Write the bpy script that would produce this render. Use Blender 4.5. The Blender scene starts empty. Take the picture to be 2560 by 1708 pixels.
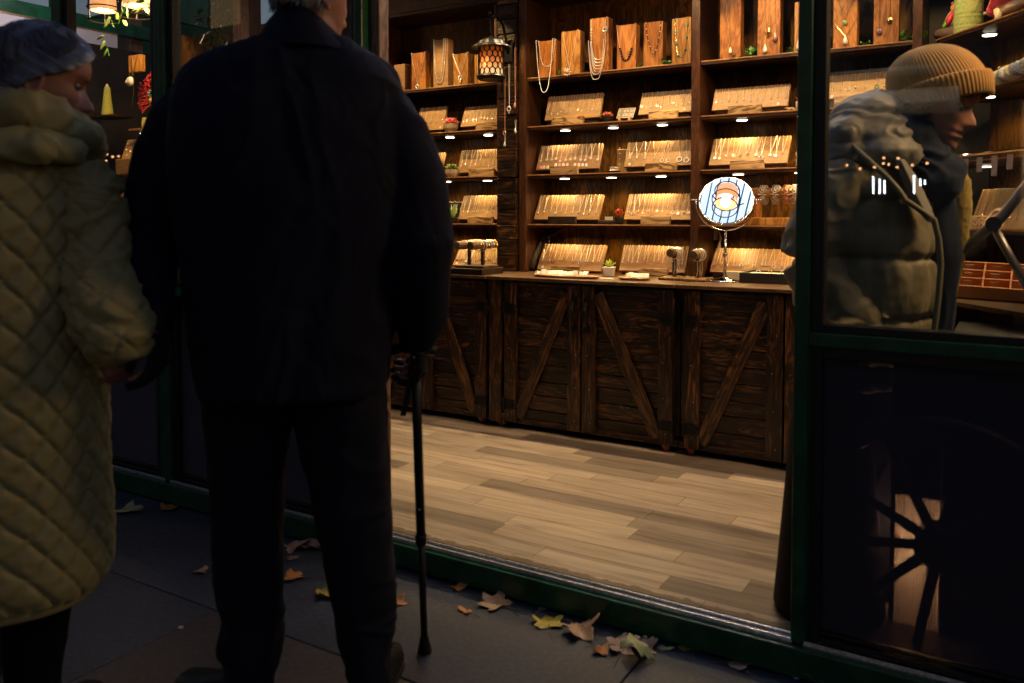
import bpy, bmesh, math, random
import numpy as np
from mathutils import Vector, Matrix, noise
S = bpy.context.scene
COL = S.collection
rnd = random.Random(7)
R_ = math.radians
# ------------------------------------------------------------------ camera
FPX, HC, PITCH, YAW = 2100.0, 1.17, R_(2.2), R_(31.4)
CXP, CYP = 1280.0, 537 + 2100.0 * math.tan(R_(2.2))
FWD = Vector((-math.sin(YAW) * math.cos(PITCH), math.cos(YAW) * math.cos(PITCH), -math.sin(PITCH)))
RGT = Vector((math.cos(YAW), math.sin(YAW), 0))
UPV = RGT.cross(FWD)
FH = Vector((-math.sin(YAW), math.cos(YAW), 0))
CAM = Vector((0, 0, HC))
cd = bpy.data.cameras.new('camera')
cam = bpy.data.objects.new('camera', cd)
COL.objects.link(cam)
cam.matrix_world = Matrix((( RGT.x, UPV.x, -FWD.x, CAM.x), (RGT.y, UPV.y, -FWD.y, CAM.y), (RGT.z, UPV.z, -FWD.z, CAM.z), (0, 0, 0, 1)))
cd.sensor_width = 36.0
cd.lens = 36.0 * FPX / 2560
cd.shift_x = 0.0
cd.shift_y = -(854 - CYP) / 2560
cd.clip_start = 0.05
cd.clip_end = 400
cd.dof.use_dof = True
cd.dof.focus_distance = 4.4
cd.dof.aperture_fstop = 3.2
S.camera = cam
S.render.resolution_x, S.render.resolution_y = 1024, 683
S.view_settings.view_transform = 'Standard'
S.view_settings.look = 'None'
S.view_settings.exposure = 0.0
S.view_settings.gamma = 1.0
try:
    S.cycles.use_denoising = True
    S.cycles.max_bounces = 8
    S.cycles.transparent_max_bounces = 16
    S.cycles.sample_clamp_indirect = 3.0
    S.cycles.caustics_reflective = False
    S.cycles.caustics_refractive = False
except Exception:
    pass

def P(u, v, x=None, y=None, z=None, w=None):
    """point of the photograph (2560 px wide) carried out to a real plane"""
    r = FWD + RGT * ((u - CXP) / FPX) - UPV * ((v - CYP) / FPX)
    if x is not None: t = x / r.x
    elif y is not None: t = y / r.y
    elif z is not None: t = (z - HC) / r.z
    else: t = w
    return CAM + r * t

def PP(u, v, p0, n):
    r = FWD + RGT * ((u - CXP) / FPX) - UPV * ((v - CYP) / FPX)
    return CAM + r * ((Vector(p0) - CAM).dot(Vector(n)) / r.dot(Vector(n)))

# ------------------------------------------------------------------ dusk sky and a faint broad sun
W = bpy.data.worlds.new("World")
S.world = W
W.use_nodes = True
wn = W.node_tree
bg = wn.nodes['Background']
sky = wn.nodes.new('ShaderNodeTexSky')
sky.sky_type = 'NISHITA'
sky.sun_disc = False
SUN_EL, SUN_ROT = R_(4), R_(200)
sky.sun_elevation = SUN_EL
sky.sun_rotation = SUN_ROT
sky.air_density = 1.3
sky.dust_density = 0.6
sky.ozone_density = 1.6
tint = wn.nodes.new('ShaderNodeVectorMath'); tint.operation = 'MULTIPLY'
tint.inputs[1].default_value = (1.0, 0.95, 1.35)
wn.links.new(sky.outputs[0], tint.inputs[0]); wn.links.new(tint.outputs[0], bg.inputs[0])
bg.inputs[1].default_value = 0.095
S.view_settings.exposure = 0.25
sl = bpy.data.lights.new('sun', 'SUN')
sl.energy = 0.42
sl.angle = R_(20)
sl.color = (0.78, 0.9, 1.0)
so = bpy.data.objects.new('sun', sl)
COL.objects.link(so)
sd = Vector((math.sin(SUN_ROT) * math.cos(R_(25)), math.cos(SUN_ROT) * math.cos(R_(25)), math.sin(R_(25))))
so.rotation_euler = sd.to_track_quat('Z', 'Y').to_euler()
so.location = (0, -5, 8)

# ------------------------------------------------------------------ materials
MATS = {}
def nmat(name):
    m = bpy.data.materials.new(name)
    m.use_nodes = True
    nt = m.node_tree
    return m, nt, nt.nodes['Principled BSDF'], nt.nodes['Material Output']

def N(nt, t, **kw):
    n = nt.nodes.new(t)
    for k, v in kw.items():
        if k.startswith('i_'):
            key = k[2:].replace('_', ' ')
            n.inputs[key].default_value = v
        else:
            setattr(n, k, v)
    return n

def ramp(nt, stops):
    r = nt.nodes.new('ShaderNodeValToRGB')
    e = r.color_ramp.elements
    while len(e) < len(stops): e.new(0.5)
    for i, (p, c) in enumerate(stops):
        e[i].position = p
        e[i].color = (*c, 1) if len(c) == 3 else c
    return r

def coords(nt, scale=(1, 1, 1), obj_rand=True, attr=True, shift=13.0):
    tc = N(nt, 'ShaderNodeTexCoord')
    v = tc.outputs['Object']
    mp = N(nt, 'ShaderNodeMapping')
    mp.inputs['Scale'].default_value = scale
    nt.links.new(v, mp.inputs['Vector'])
    v = mp.outputs[0]
    if obj_rand:
        oi = N(nt, 'ShaderNodeObjectInfo')
        ml = N(nt, 'ShaderNodeMath', operation='MULTIPLY'); ml.inputs[1].default_value = shift * 7
        nt.links.new(oi.outputs['Random'], ml.inputs[0])
        ad = N(nt, 'ShaderNodeVectorMath', operation='ADD')
        nt.links.new(v, ad.inputs[0]); nt.links.new(ml.outputs[0], ad.inputs[1])
        v = ad.outputs[0]
    if attr:
        at = N(nt, 'ShaderNodeAttribute', attribute_name='rnd')
        ml = N(nt, 'ShaderNodeMath', operation='MULTIPLY'); ml.inputs[1].default_value = shift * 5
        nt.links.new(at.outputs['Fac'], ml.inputs[0])
        ad = N(nt, 'ShaderNodeVectorMath', operation='ADD')
        nt.links.new(v, ad.inputs[0]); nt.links.new(ml.outputs[0], ad.inputs[1])
        v = ad.outputs[0]
    return v

def bump(nt, b, src, strength=0.3, dist=0.002):
    bn = N(nt, 'ShaderNodeBump')
    bn.inputs['Strength'].default_value = strength
    bn.inputs['Distance'].default_value = dist
    nt.links.new(src, bn.inputs['Height'])
    nt.links.new(bn.outputs[0], b.inputs['Normal'])
    return bn

def wood(name, c0, c1, c2, axis='X', fine=60, rough=0.5, bstr=0.4, stops=(0.3, 0.5, 0.72), knots=True, var=0.5, dist=0.0015, wavy=0.38):
    if name in MATS: return MATS[name]
    m, nt, b, o = nmat(name)
    s = {'X': (fine * 0.05, fine, fine), 'Y': (fine, fine * 0.05, fine), 'Z': (fine, fine, fine * 0.05)}[axis]
    v = coords(nt, s)
    n1 = N(nt, 'ShaderNodeTexNoise'); n1.inputs['Scale'].default_value = 1; n1.inputs['Detail'].default_value = 6
    n1.inputs['Distortion'].default_value = 1.2
    nt.links.new(v, n1.inputs['Vector'])
    s2 = {'X': (3, 16, 16), 'Y': (16, 3, 16), 'Z': (16, 16, 3)}[axis]
    v2 = coords(nt, s2)
    n2 = N(nt, 'ShaderNodeTexNoise'); n2.inputs['Scale'].default_value = 1; n2.inputs['Detail'].default_value = 2
    n2.inputs['Distortion'].default_value = 2.5 if knots else 0.5
    nt.links.new(v2, n2.inputs['Vector'])
    wv = N(nt, 'ShaderNodeMath', operation='SINE')
    mu = N(nt, 'ShaderNodeMath', operation='MULTIPLY'); mu.inputs[1].default_value = 26
    nt.links.new(n2.outputs['Fac'], mu.inputs[0]); nt.links.new(mu.outputs[0], wv.inputs[0])
    mr = N(nt, 'ShaderNodeMapRange'); mr.inputs['From Min'].default_value = -1; mr.inputs['From Max'].default_value = 1
    nt.links.new(wv.outputs[0], mr.inputs['Value'])
    mx = N(nt, 'ShaderNodeMix'); mx.inputs['Factor'].default_value = wavy
    nt.links.new(n1.outputs['Fac'], mx.inputs['A']); nt.links.new(mr.outputs[0], mx.inputs['B'])
    r = ramp(nt, [(stops[0], c0), (stops[1], c1), (stops[2], c2)])
    nt.links.new(mx.outputs[0], r.inputs[0])
    at = N(nt, 'ShaderNodeAttribute', attribute_name='rnd')
    mr2 = N(nt, 'ShaderNodeMapRange'); mr2.inputs['To Min'].default_value = 1 - var * 0.6; mr2.inputs['To Max'].default_value = 1 + var
    nt.links.new(at.outputs['Fac'], mr2.inputs['Value'])
    mm = N(nt, 'ShaderNodeMix', data_type='RGBA', blend_type='MULTIPLY'); mm.inputs['Factor'].default_value = 1
    nt.links.new(r.outputs[0], mm.inputs['A'])
    cb = N(nt, 'ShaderNodeCombineColor')
    for k in range(3): nt.links.new(mr2.outputs[0], cb.inputs[k])
    nt.links.new(cb.outputs[0], mm.inputs['B'])
    nt.links.new(mm.outputs['Result'], b.inputs['Base Color'])
    b.inputs['Roughness'].default_value = rough
    bump(nt, b, mx.outputs[0], bstr, dist)
    MATS[name] = m
    return m

def plain(name, c, rough=0.5, metal=0.0, nscale=0, namt=0.25, bstr=0.0, bdist=0.001, emis=None, estr=0, trans=0, coat=0, spec=None):
    if name in MATS: return MATS[name]
    m, nt, b, o = nmat(name)
    b.inputs['Base Color'].default_value = (*c, 1)
    b.inputs['Roughness'].default_value = rough
    b.inputs['Metallic'].default_value = metal
    if spec is not None: b.inputs['Specular IOR Level'].default_value = spec
    if coat: b.inputs['Coat Weight'].default_value = coat
    if nscale:
        v = coords(nt)
        n = N(nt, 'ShaderNodeTexNoise'); n.inputs['Scale'].default_value = nscale; n.inputs['Detail'].default_value = 5
        nt.links.new(v, n.inputs['Vector'])
        r = ramp(nt, [(0.3, tuple(x * (1 - namt) for x in c)), (0.7, tuple(min(1, x * (1 + namt)) for x in c))])
        nt.links.new(n.outputs['Fac'], r.inputs[0]); nt.links.new(r.outputs[0], b.inputs['Base Color'])
        if bstr: bump(nt, b, n.outputs['Fac'], bstr, bdist)
    if emis:
        b.inputs['Emission Color'].default_value = (*emis, 1)
        b.inputs['Emission Strength'].default_value = estr
    if trans: b.inputs['Transmission Weight'].default_value = trans
    MATS[name] = m
    return m

def glassmat(name, tint=(0.93, 0.95, 0.95), f0=0.04, rough=0.0):
    m, nt, b, o = nmat(name)
    nt.nodes.remove(b)
    tr = N(nt, 'ShaderNodeBsdfTransparent'); tr.inputs[0].default_value = (*tint, 1)
    gl = N(nt, 'ShaderNodeBsdfGlossy'); gl.inputs['Roughness'].default_value = rough
    ge = N(nt, 'ShaderNodeNewGeometry')
    dt = N(nt, 'ShaderNodeVectorMath', operation='DOT_PRODUCT')
    nt.links.new(ge.outputs['Normal'], dt.inputs[0]); nt.links.new(ge.outputs['Incoming'], dt.inputs[1])
    ab = N(nt, 'ShaderNodeMath', operation='ABSOLUTE'); nt.links.new(dt.outputs['Value'], ab.inputs[0])
    sb = N(nt, 'ShaderNodeMath', operation='SUBTRACT', use_clamp=True); sb.inputs[0].default_value = 1; nt.links.new(ab.outputs[0], sb.inputs[1])
    pw = N(nt, 'ShaderNodeMath', operation='POWER'); pw.inputs[1].default_value = 5; nt.links.new(sb.outputs[0], pw.inputs[0])
    ma = N(nt, 'ShaderNodeMath', operation='MULTIPLY_ADD', use_clamp=True); ma.inputs[1].default_value = 1 - f0; ma.inputs[2].default_value = f0
    nt.links.new(pw.outputs[0], ma.inputs[0])
    mx = N(nt, 'ShaderNodeMixShader')
    nt.links.new(ma.outputs[0], mx.inputs[0]); nt.links.new(tr.outputs[0], mx.inputs[1]); nt.links.new(gl.outputs[0], mx.inputs[2])
    nt.links.new(mx.outputs[0], o.inputs[0])
    return m

GLASS = glassmat('window_glass', f0=0.05)
DOORW = wood('stained_plank', (0.006, 0.0028, 0.0012), (0.020, 0.008, 0.003), (0.17, 0.068, 0.018), 'X', 85, 0.36, 0.9, (0.40, 0.55, 0.78), var=0.6, wavy=0.22, dist=0.002)
DOORV = wood('stained_plank_upright', (0.006, 0.0028, 0.0012), (0.022, 0.009, 0.0035), (0.17, 0.068, 0.018), 'Z', 85, 0.36, 0.9, (0.38, 0.54, 0.78), var=0.5, wavy=0.22, dist=0.002)
SHELFW = wood('dark_shelf_wood', (0.022, 0.009, 0.0028), (0.036, 0.015, 0.005), (0.06, 0.026, 0.008), 'X', 40, 0.38, 0.15, var=0.3)
SHELFV = wood('dark_shelf_upright_wood', (0.035, 0.016, 0.005), (0.06, 0.027, 0.009), (0.10, 0.046, 0.016), 'Z', 40, 0.4, 0.15, var=0.3)
BACKW = wood('dark_back_panel_wood', (0.040, 0.016, 0.003), (0.074, 0.032, 0.005), (0.15, 0.060, 0.007), 'Z', 7, 0.45, 0.1, var=0.3)
BACKW.node_tree.nodes['Principled BSDF'].inputs['Specular IOR Level'].default_value = 0.2
BRACEW = wood('brace_plank', (0.012, 0.005, 0.002), (0.048, 0.020, 0.007), (0.24, 0.10, 0.03), 'X', 85, 0.38, 0.9, (0.36, 0.52, 0.78), var=0.3, wavy=0.2, dist=0.002)
EDGEW = plain('pale_shelf_edge', (0.34, 0.15, 0.05), 0.4, nscale=40)  # paler strip along the upper front of each shelf
BOARDW = wood('pale_board_wood', (0.35, 0.19, 0.065), (0.41, 0.235, 0.085), (0.47, 0.28, 0.11), 'X', 12, 0.5, 0.08, (0.2, 0.5, 0.8), var=0.2)
BOARDW2 = wood('brown_board_wood', (0.28, 0.145, 0.06), (0.34, 0.185, 0.08), (0.40, 0.23, 0.11), 'X', 12, 0.5, 0.08, (0.2, 0.5, 0.8), var=0.2)
STOPW = wood('rough_stop_block_wood', (0.16, 0.08, 0.025), (0.46, 0.27, 0.10), (0.62, 0.40, 0.18), 'X', 30, 0.6, 0.6, (0.3, 0.42, 0.7), var=0.3)
DARKSTOP = wood('dark_stop_block_wood', (0.012, 0.006, 0.003), (0.03, 0.015, 0.007), (0.06, 0.03, 0.012), 'X', 40, 0.6, 0.4)
HONEY = wood('honey_block_wood', (0.24, 0.075, 0.013), (0.36, 0.125, 0.022), (0.46, 0.185, 0.038), 'Z', 14, 0.45, 0.2, var=0.35)
HONEY2 = wood('yellow_block_wood', (0.26, 0.10, 0.018), (0.40, 0.175, 0.036), (0.50, 0.25, 0.06), 'Z', 14, 0.45, 0.2, var=0.35)
SILVER = plain('silver', (0.86, 0.84, 0.80), 0.3, 0.55)
SILVD = plain('bright_chain', (0.78, 0.70, 0.58), 0.3, 0.2)
GOLD = plain('gold', (0.9, 0.62, 0.22), 0.25, 1.0)
BLACKM = plain('black_iron', (0.012, 0.011, 0.010), 0.45, 0.6, nscale=60)
GREENP = plain('green_paint', (0.005, 0.066, 0.026), 0.36, nscale=14, namt=0.45, bstr=0.25)
GASKET = plain('black_gasket', (0.006, 0.006, 0.007), 0.5)
ALU = plain('scuffed_aluminium', (0.55, 0.57, 0.6), 0.32, 0.9, nscale=120, namt=0.4, bstr=0.3)
BLACKP = plain('black_plastic', (0.010, 0.010, 0.011), 0.4)
WHITEP = plain('white_ceramic', (0.78, 0.74, 0.68), 0.35)
CREAM = plain('cream_card', (0.80, 0.74, 0.62), 0.6)
DARKWALL = plain('dark_wall', (0.02, 0.014, 0.010), 0.7, nscale=8)

# ------------------------------------------------------------------ mesh helpers
class MB:
    def __init__(s): s.v = []; s.f = []; s.r = []; s.m = []; s.cm = 0
    def add(s, vs, fs, r=None):
        o = len(s.v); s.v += [tuple(q) for q in vs]; s.f += [tuple(i + o for i in f) for f in fs]
        s.r += [rnd.random() if r is None else r] * len(vs); s.m += [s.cm] * len(fs); return s
    def box(s, a, b, M=None, r=None):
        x0, y0, z0 = a; x1, y1, z1 = b
        vs = [Vector(q) for q in ((x0, y0, z0), (x1, y0, z0), (x1, y1, z0), (x0, y1, z0), (x0, y0, z1), (x1, y0, z1), (x1, y1, z1), (x0, y1, z1))]
        if M is not None: vs = [M @ q for q in vs]
        return s.add(vs, [(0, 3, 2, 1), (4, 5, 6, 7), (0, 1, 5, 4), (1, 2, 6, 5), (2, 3, 7, 6), (3, 0, 4, 7)], r)
    def tube(s, pts, rad, n=8, cap=True, r=None, ell=1.0):
        pts = [Vector(p) for p in pts]
        if not hasattr(rad, '__len__'): rad = [rad] * len(pts)
        vs = []; fs = []; prev = None
        for i, p in enumerate(pts):
            t = (pts[min(i + 1, len(pts) - 1)] - pts[max(i - 1, 0)])
            t = t.normalized() if t.length > 1e-9 else Vector((0, 0, 1))
            if prev is None:
                a = t.cross(Vector((0, 0, 1)))
                if a.length < 0.1: a = t.cross(Vector((1, 0, 0)))
                a.normalize()
            else:
                a = (prev - t * prev.dot(t))
                a = a.normalized() if a.length > 1e-6 else prev
            prev = a; b = t.cross(a)
            for k in range(n):
                th = 2 * math.pi * k / n
                vs.append(p + a * (math.cos(th) * rad[i]) + b * (math.sin(th) * rad[i] * ell))
        for i in range(len(pts) - 1):
            for k in range(n):
                fs.append((i * n + k, i * n + (k + 1) % n, (i + 1) * n + (k + 1) % n, (i + 1) * n + k))
        if cap:
            fs.append(tuple(reversed(range(n)))); fs.append(tuple((len(pts) - 1) * n + k for k in range(n)))
        return s.add(vs, fs, r)
    def lathe(s, prof, c, n=20, M=None, r=None, wob=None):
        vs = []; fs = []
        for (rr, z) in prof:
            for k in range(n):
                th = 2 * math.pi * k / n; q = rr * (wob(th, z) if wob else 1)
                p = Vector((math.cos(th) * q, math.sin(th) * q, z))
                if M is not None: p = M @ p
                vs.append(p + Vector(c))
        for i in range(len(prof) - 1):
            for k in range(n): fs.append((i * n + k, i * n + (k + 1) % n, (i + 1) * n + (k + 1) % n, (i + 1) * n + k))
        fs.append(tuple(reversed(range(n)))); fs.append(tuple((len(prof) - 1) * n + k for k in range(n)))
        return s.add(vs, fs, r)
    def ball(s, c, r, n=8, sc=(1, 1, 1), M=None, rr=None):
        prof = []
        m = max(4, n // 2)
        vs = []; fs = []
        for i in range(1, m):
            ph = math.pi * i / m
            for k in range(n):
                th = 2 * math.pi * k / n
                p = Vector((math.cos(th) * math.sin(ph) * r * sc[0], math.sin(th) * math.sin(ph) * r * sc[1], -math.cos(ph) * r * sc[2]))
                if M is not None: p = M @ p
                vs.append(p + Vector(c))
        b = Vector((0, 0, -r * sc[2])); t = Vector((0, 0, r * sc[2]))
        if M is not None: b = M @ b; t = M @ t
        vs += [b + Vector(c), t + Vector(c)]
        for i in range(m - 2):
            for k in range(n): fs.append((i * n + k, i * n + (k + 1) % n, (i + 1) * n + (k + 1) % n, (i + 1) * n + k))
        nb = (m - 1) * n
        for k in range(n):
            fs.append((nb, (k + 1) % n, k)); fs.append((nb + 1, (m - 2) * n + k, (m - 2) * n + (k + 1) % n))
        return s.add(vs, fs, rr)
    def prism(s, poly, d, r=None):
        """poly: list of 3d points, extruded by vector d"""
        n = len(poly); d = Vector(d)
        vs = [Vector(p) for p in poly] + [Vector(p) + d for p in poly]
        fs = [tuple(reversed(range(n))), tuple(range(n, 2 * n))] + [(i, (i + 1) % n, n + (i + 1) % n, n + i) for i in range(n)]
        return s.add(vs, fs, r)
    def torus(s, c, R, r, n=16, k=6, M=None, sc=(1, 1)):
        pts = []
        for i in range(n):
            a = 2 * math.pi * i / n
            p = Vector((math.cos(a) * R * sc[0], math.sin(a) * R * sc[1], 0))
            if M is not None: p = M @ p
            pts.append(p + Vector(c))
        vs = []; fs = []
        cc = Vector(c)
        nn = (M @ Vector((0, 0, 1))) if M is not None else Vector((0, 0, 1))
        for p in pts:
            o = (p - cc).normalized()
            for j in range(k):
                b = 2 * math.pi * j / k
                vs.append(p + o * (math.cos(b) * r) + nn * (math.sin(b) * r))
        for i in range(n):
            for j in range(k):
                fs.append((i * k + j, ((i + 1) % n) * k + j, ((i + 1) % n) * k + (j + 1) % k, i * k + (j + 1) % k))
        return s.add(vs, fs)
    def build(s, name, mat, parent=None, smooth=False, bev=0, keep=None):
        off = Vector((0, 0, 0))
        q = parent
        while q is not None:
            off += q.location; q = q.parent
        me = bpy.data.meshes.new(name)
        me.from_pydata([(a - off.x, b - off.y, c - off.z) for a, b, c in s.v], [], s.f)
        at = me.attributes.new('rnd', 'FLOAT', 'POINT'); at.data.foreach_set('value', s.r)
        for mm in (mat if isinstance(mat, (list, tuple)) else [mat]): me.materials.append(mm)
        if any(s.m): me.polygons.foreach_set('material_index', s.m)
        if smooth: me.polygons.foreach_set('use_smooth', [True] * len(me.polygons))
        me.update()
        bmx = bmesh.new(); bmx.from_mesh(me); bmesh.ops.recalc_face_normals(bmx, faces=bmx.faces); bmx.to_mesh(me); bmx.free()
        o = bpy.data.objects.new(name, me); COL.objects.link(o)
        if parent is not None: o.parent = parent
        if bev:
            bm_ = o.modifiers.new('edge', 'BEVEL'); bm_.width = bev; bm_.segments = 2; bm_.limit_method = 'ANGLE'
        return o

def tag(o, label=None, cat=None, group=None, kind=None):
    if label: o['label'] = label
    if cat: o['category'] = cat
    if group: o['group'] = group
    if kind: o['kind'] = kind
    return o

def thing(name, label, cat, loc=(0, 0, 0), group=None):
    o = bpy.data.objects.new(name, None); COL.objects.link(o)
    o.location = loc; o.empty_display_size = 0.05
    return tag(o, label, cat, group)

def lamp(name, kind, loc, energy, color, parent=None, size=0.02, spot=None, target=None, blend=0.6, shape=None):
    l = bpy.data.lights.new(name, kind); l.energy = energy; l.color = color
    if kind == 'SPOT': l.spot_size = R_(spot); l.spot_blend = blend; l.shadow_soft_size = size
    elif kind == 'POINT': l.shadow_soft_size = size
    elif kind == 'AREA': l.size = size
    o = bpy.data.objects.new(name, l); COL.objects.link(o)
    loc = Vector(loc)
    if target is not None: o.rotation_euler = (loc - Vector(target)).to_track_quat('Z', 'Y').to_euler()
    if parent is not None:
        off = Vector((0, 0, 0)); q = parent
        while q is not None: off += q.location; q = q.parent
        o.parent = parent; loc = loc - off
    o.location = loc
    return o
WARM = (1.0, 0.64, 0.24)
WARM2 = (1.0, 0.58, 0.25)
# ================================================================== SETTING
YF = 2.2          # shop front plane
YC = 3.57         # counter door plane
YS, YB = 3.9, 4.15  # shelf front edge, shelf back
ZT = 0.863        # counter top
FZ = 0.10         # shop floor
LV = [1.90, 1.641, 1.384, 1.12]

def ground_mat():
    m, nt, b, o = nmat('slate_paving')
    v = coords(nt, (1, 1, 1), obj_rand=False)
    n = N(nt, 'ShaderNodeTexNoise'); n.inputs['Scale'].default_value = 3.0; n.inputs['Detail'].default_value = 7
    nt.links.new(v, n.inputs['Vector'])
    at = N(nt, 'ShaderNodeAttribute', attribute_name='rnd')
    r = ramp(nt, [(0.0, (0.070, 0.055, 0.050)), (0.45, (0.056, 0.051, 0.052)), (0.55, (0.040, 0.046, 0.062)), (1.0, (0.044, 0.053, 0.074))])
    nt.links.new(at.outputs['Fac'], r.inputs[0])
    r2 = ramp(nt, [(0.3, (0.7, 0.7, 0.7)), (0.7, (1.15, 1.15, 1.15))]); nt.links.new(n.outputs['Fac'], r2.inputs[0])
    n3 = N(nt, 'ShaderNodeTexNoise'); n3.inputs['Scale'].default_value = 60; n3.inputs['Detail'].default_value = 4
    tcn = N(nt, 'ShaderNodeTexCoord'); nt.links.new(tcn.outputs['Object'], n3.inputs['Vector'])
    r3 = ramp(nt, [(0.42, (0.75, 0.75, 0.75)), (0.6, (1.1, 1.1, 1.1)), (0.78, (1.5, 1.5, 1.5))]); nt.links.new(n3.outputs['Fac'], r3.inputs[0])
    mm = N(nt, 'ShaderNodeMix', data_type='RGBA', blend_type='MULTIPLY'); mm.inputs['Factor'].default_value = 1
    nt.links.new(r.outputs[0], mm.inputs['A']); nt.links.new(r2.outputs[0], mm.inputs['B'])
    m3 = N(nt, 'ShaderNodeMix', data_type='RGBA', blend_type='MULTIPLY'); m3.inputs['Factor'].default_value = 1
    nt.links.new(mm.outputs['Result'], m3.inputs['A']); nt.links.new(r3.outputs[0], m3.inputs['B'])
    nt.links.new(m3.outputs['Result'], b.inputs['Base Color'])
    rr = N(nt, 'ShaderNodeMapRange'); rr.inputs['To Min'].default_value = 0.42; rr.inputs['To Max'].default_value = 0.62
    nt.links.new(n.outputs['Fac'], rr.inputs['Value']); nt.links.new(rr.outputs[0], b.inputs['Roughness'])
    ad = N(nt, 'ShaderNodeMath', operation='ADD'); nt.links.new(n.outputs['Fac'], ad.inputs[0]); nt.links.new(n3.outputs['Fac'], ad.inputs[1])
    bump(nt, b, ad.outputs[0], 0.35, 0.004)
    return m
GM = ground_mat()
g = MB(); g.add([(-60, -60, -0.008), (60, -60, -0.008), (60, 60, -0.008), (-60, 60, -0.008)], [(0, 1, 2, 3)], 0.2)
tag(g.build('ground', plain('joint_dirt', (0.02, 0.018, 0.016), 0.9, nscale=30)), kind='structure')
g = MB(); r2 = random.Random(3)
rows = [1.63 + 0.6 * k for k in range(-16, 3)]
for i, y0 in enumerate(rows):
    x = -12 + r2.random() * 0.5
    if abs(y0 - 1.03) < 0.01: x = -2.02 - 0.95 * 10
    if abs(y0 - 1.63) < 0.01: x = -0.84 - 1.15 * 9
    while x < 6:
        L = r2.choice((0.75, 0.95, 1.15))
        if abs(y0 - 1.03) < 0.01: L = 0.95
        if abs(y0 - 1.63) < 0.01: L = 1.15
        t = r2.random() * 0.4 + (0.6 if y0 > 1.5 else 0.0)
        if y0 < 1.0: t = r2.random()
        if abs(y0 - 1.03) < 0.01 and x < -2.3: t = 0.8  # left slabs: bluish sky reflection put into the slab colour
        e = 0.002
        g.box((x + e, y0 + e, -0.03), (x + L - e, y0 + 0.6 - e, 0.0), r=t)
        x += L
tag(g.build('pavement', GM, bev=0.003), kind='structure')

def laminate():
    m, nt, b, o = nmat('grey_oak_laminate')
    v = coords(nt, (1.9, 22, 22), obj_rand=False, shift=9.0)
    n = N(nt, 'ShaderNodeTexNoise'); n.inputs['Scale'].default_value = 1; n.inputs['Detail'].default_value = 7; n.inputs['Distortion'].default_value = 1.5
    nt.links.new(v, n.inputs['Vector'])
    r = ramp(nt, [(0.28, (0.15, 0.105, 0.072)), (0.45, (0.27, 0.205, 0.145)), (0.70, (0.36, 0.285, 0.205))])
    nt.links.new(n.outputs['Fac'], r.inputs[0])
    at = N(nt, 'ShaderNodeAttribute', attribute_name='rnd')
    r2 = ramp(nt, [(0.0, (0.44, 0.43, 0.44)), (0.25, (0.60, 0.60, 0.61)), (0.32, (0.86, 0.85, 0.84)), (0.7, (1.0, 1.0, 1.0)), (1.0, (1.28, 1.27, 1.25))])
    nt.links.new(at.outputs['Fac'], r2.inputs[0])
    mm = N(nt, 'ShaderNodeMix', data_type='RGBA', blend_type='MULTIPLY'); mm.inputs['Factor'].default_value = 1
    nt.links.new(r.outputs[0], mm.inputs['A']); nt.links.new(r2.outputs[0], mm.inputs['B'])
    # trodden-in dirt along the threshold
    tc = N(nt, 'ShaderNodeTexCoord'); sp = N(nt, 'ShaderNodeSeparateXYZ'); nt.links.new(tc.outputs['Object'], sp.inputs[0])
    mr = N(nt, 'ShaderNodeMapRange'); mr.inputs['From Min'].default_value = 2.195; mr.inputs['From Max'].default_value = 2.235
    mr.inputs['To Min'].default_value = 0.42; mr.inputs['To Max'].default_value = -0.25
    nt.links.new(sp.outputs['Y'], mr.inputs['Value'])
    n2 = N(nt, 'ShaderNodeTexNoise'); n2.inputs['Scale'].default_value = 30; n2.inputs['Detail'].default_value = 5
    nt.links.new(tc.outputs['Object'], n2.inputs['Vector'])
    ad = N(nt, 'ShaderNodeMath', operation='ADD'); nt.links.new(mr.outputs[0], ad.inputs[0]); nt.links.new(n2.outputs['Fac'], ad.inputs[1])
    rr = ramp(nt, [(0.52, (0, 0, 0)), (0.66, (1, 1, 1))]); nt.links.new(ad.outputs[0], rr.inputs[0])
    m3 = N(nt, 'ShaderNodeMix', data_type='RGBA'); nt.links.new(rr.outputs[0], m3.inputs['Factor'])
    nt.links.new(mm.outputs['Result'], m3.inputs['A']); m3.inputs['B'].default_value = (0.10, 0.065, 0.04, 1)
    nt.links.new(m3.outputs['Result'], b.inputs['Base Color'])
    b.inputs['Roughness'].default_value = 0.34
    bump(nt, b, n.outputs['Fac'], 0.10, 0.001)
    return m
g = MB(); r2 = random.Random(11)
y = 2.24 - 0.0985; i = 0
seams = {2.24: -1.295, 2.4370: -0.905 , 2.5355: -1.10, 2.1415: -0.735}
while y < 4.3:
    x = -7.2 + r2.random() * 0.8
    key = [k for k in seams if abs(k - y) < 0.02]
    cuts = [x]
    if key:
        s0 = seams[key[0]]; cuts = [s0 - 0.62 * k for k in range(10, -1, -1)]; x = s0
    while cuts[-1] < 1.8: cuts.append(cuts[-1] + r2.choice((0.42, 0.55, 0.7, 0.85)))
    cuts[0] = -7.4
    for a, b_ in zip(cuts, cuts[1:]):
        y0 = max(y, 2.187)
        e = 0.0007; g.add([(a + e, y0 + e, FZ), (b_ - e, y0 + e, FZ), (b_ - e, y + 0.0985 - e, FZ), (a + e, y + 0.0985 - e, FZ)], [(0, 1, 2, 3)], r2.random())
    y += 0.0985
tag(g.build('shop_floor', laminate()), kind='structure')

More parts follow.
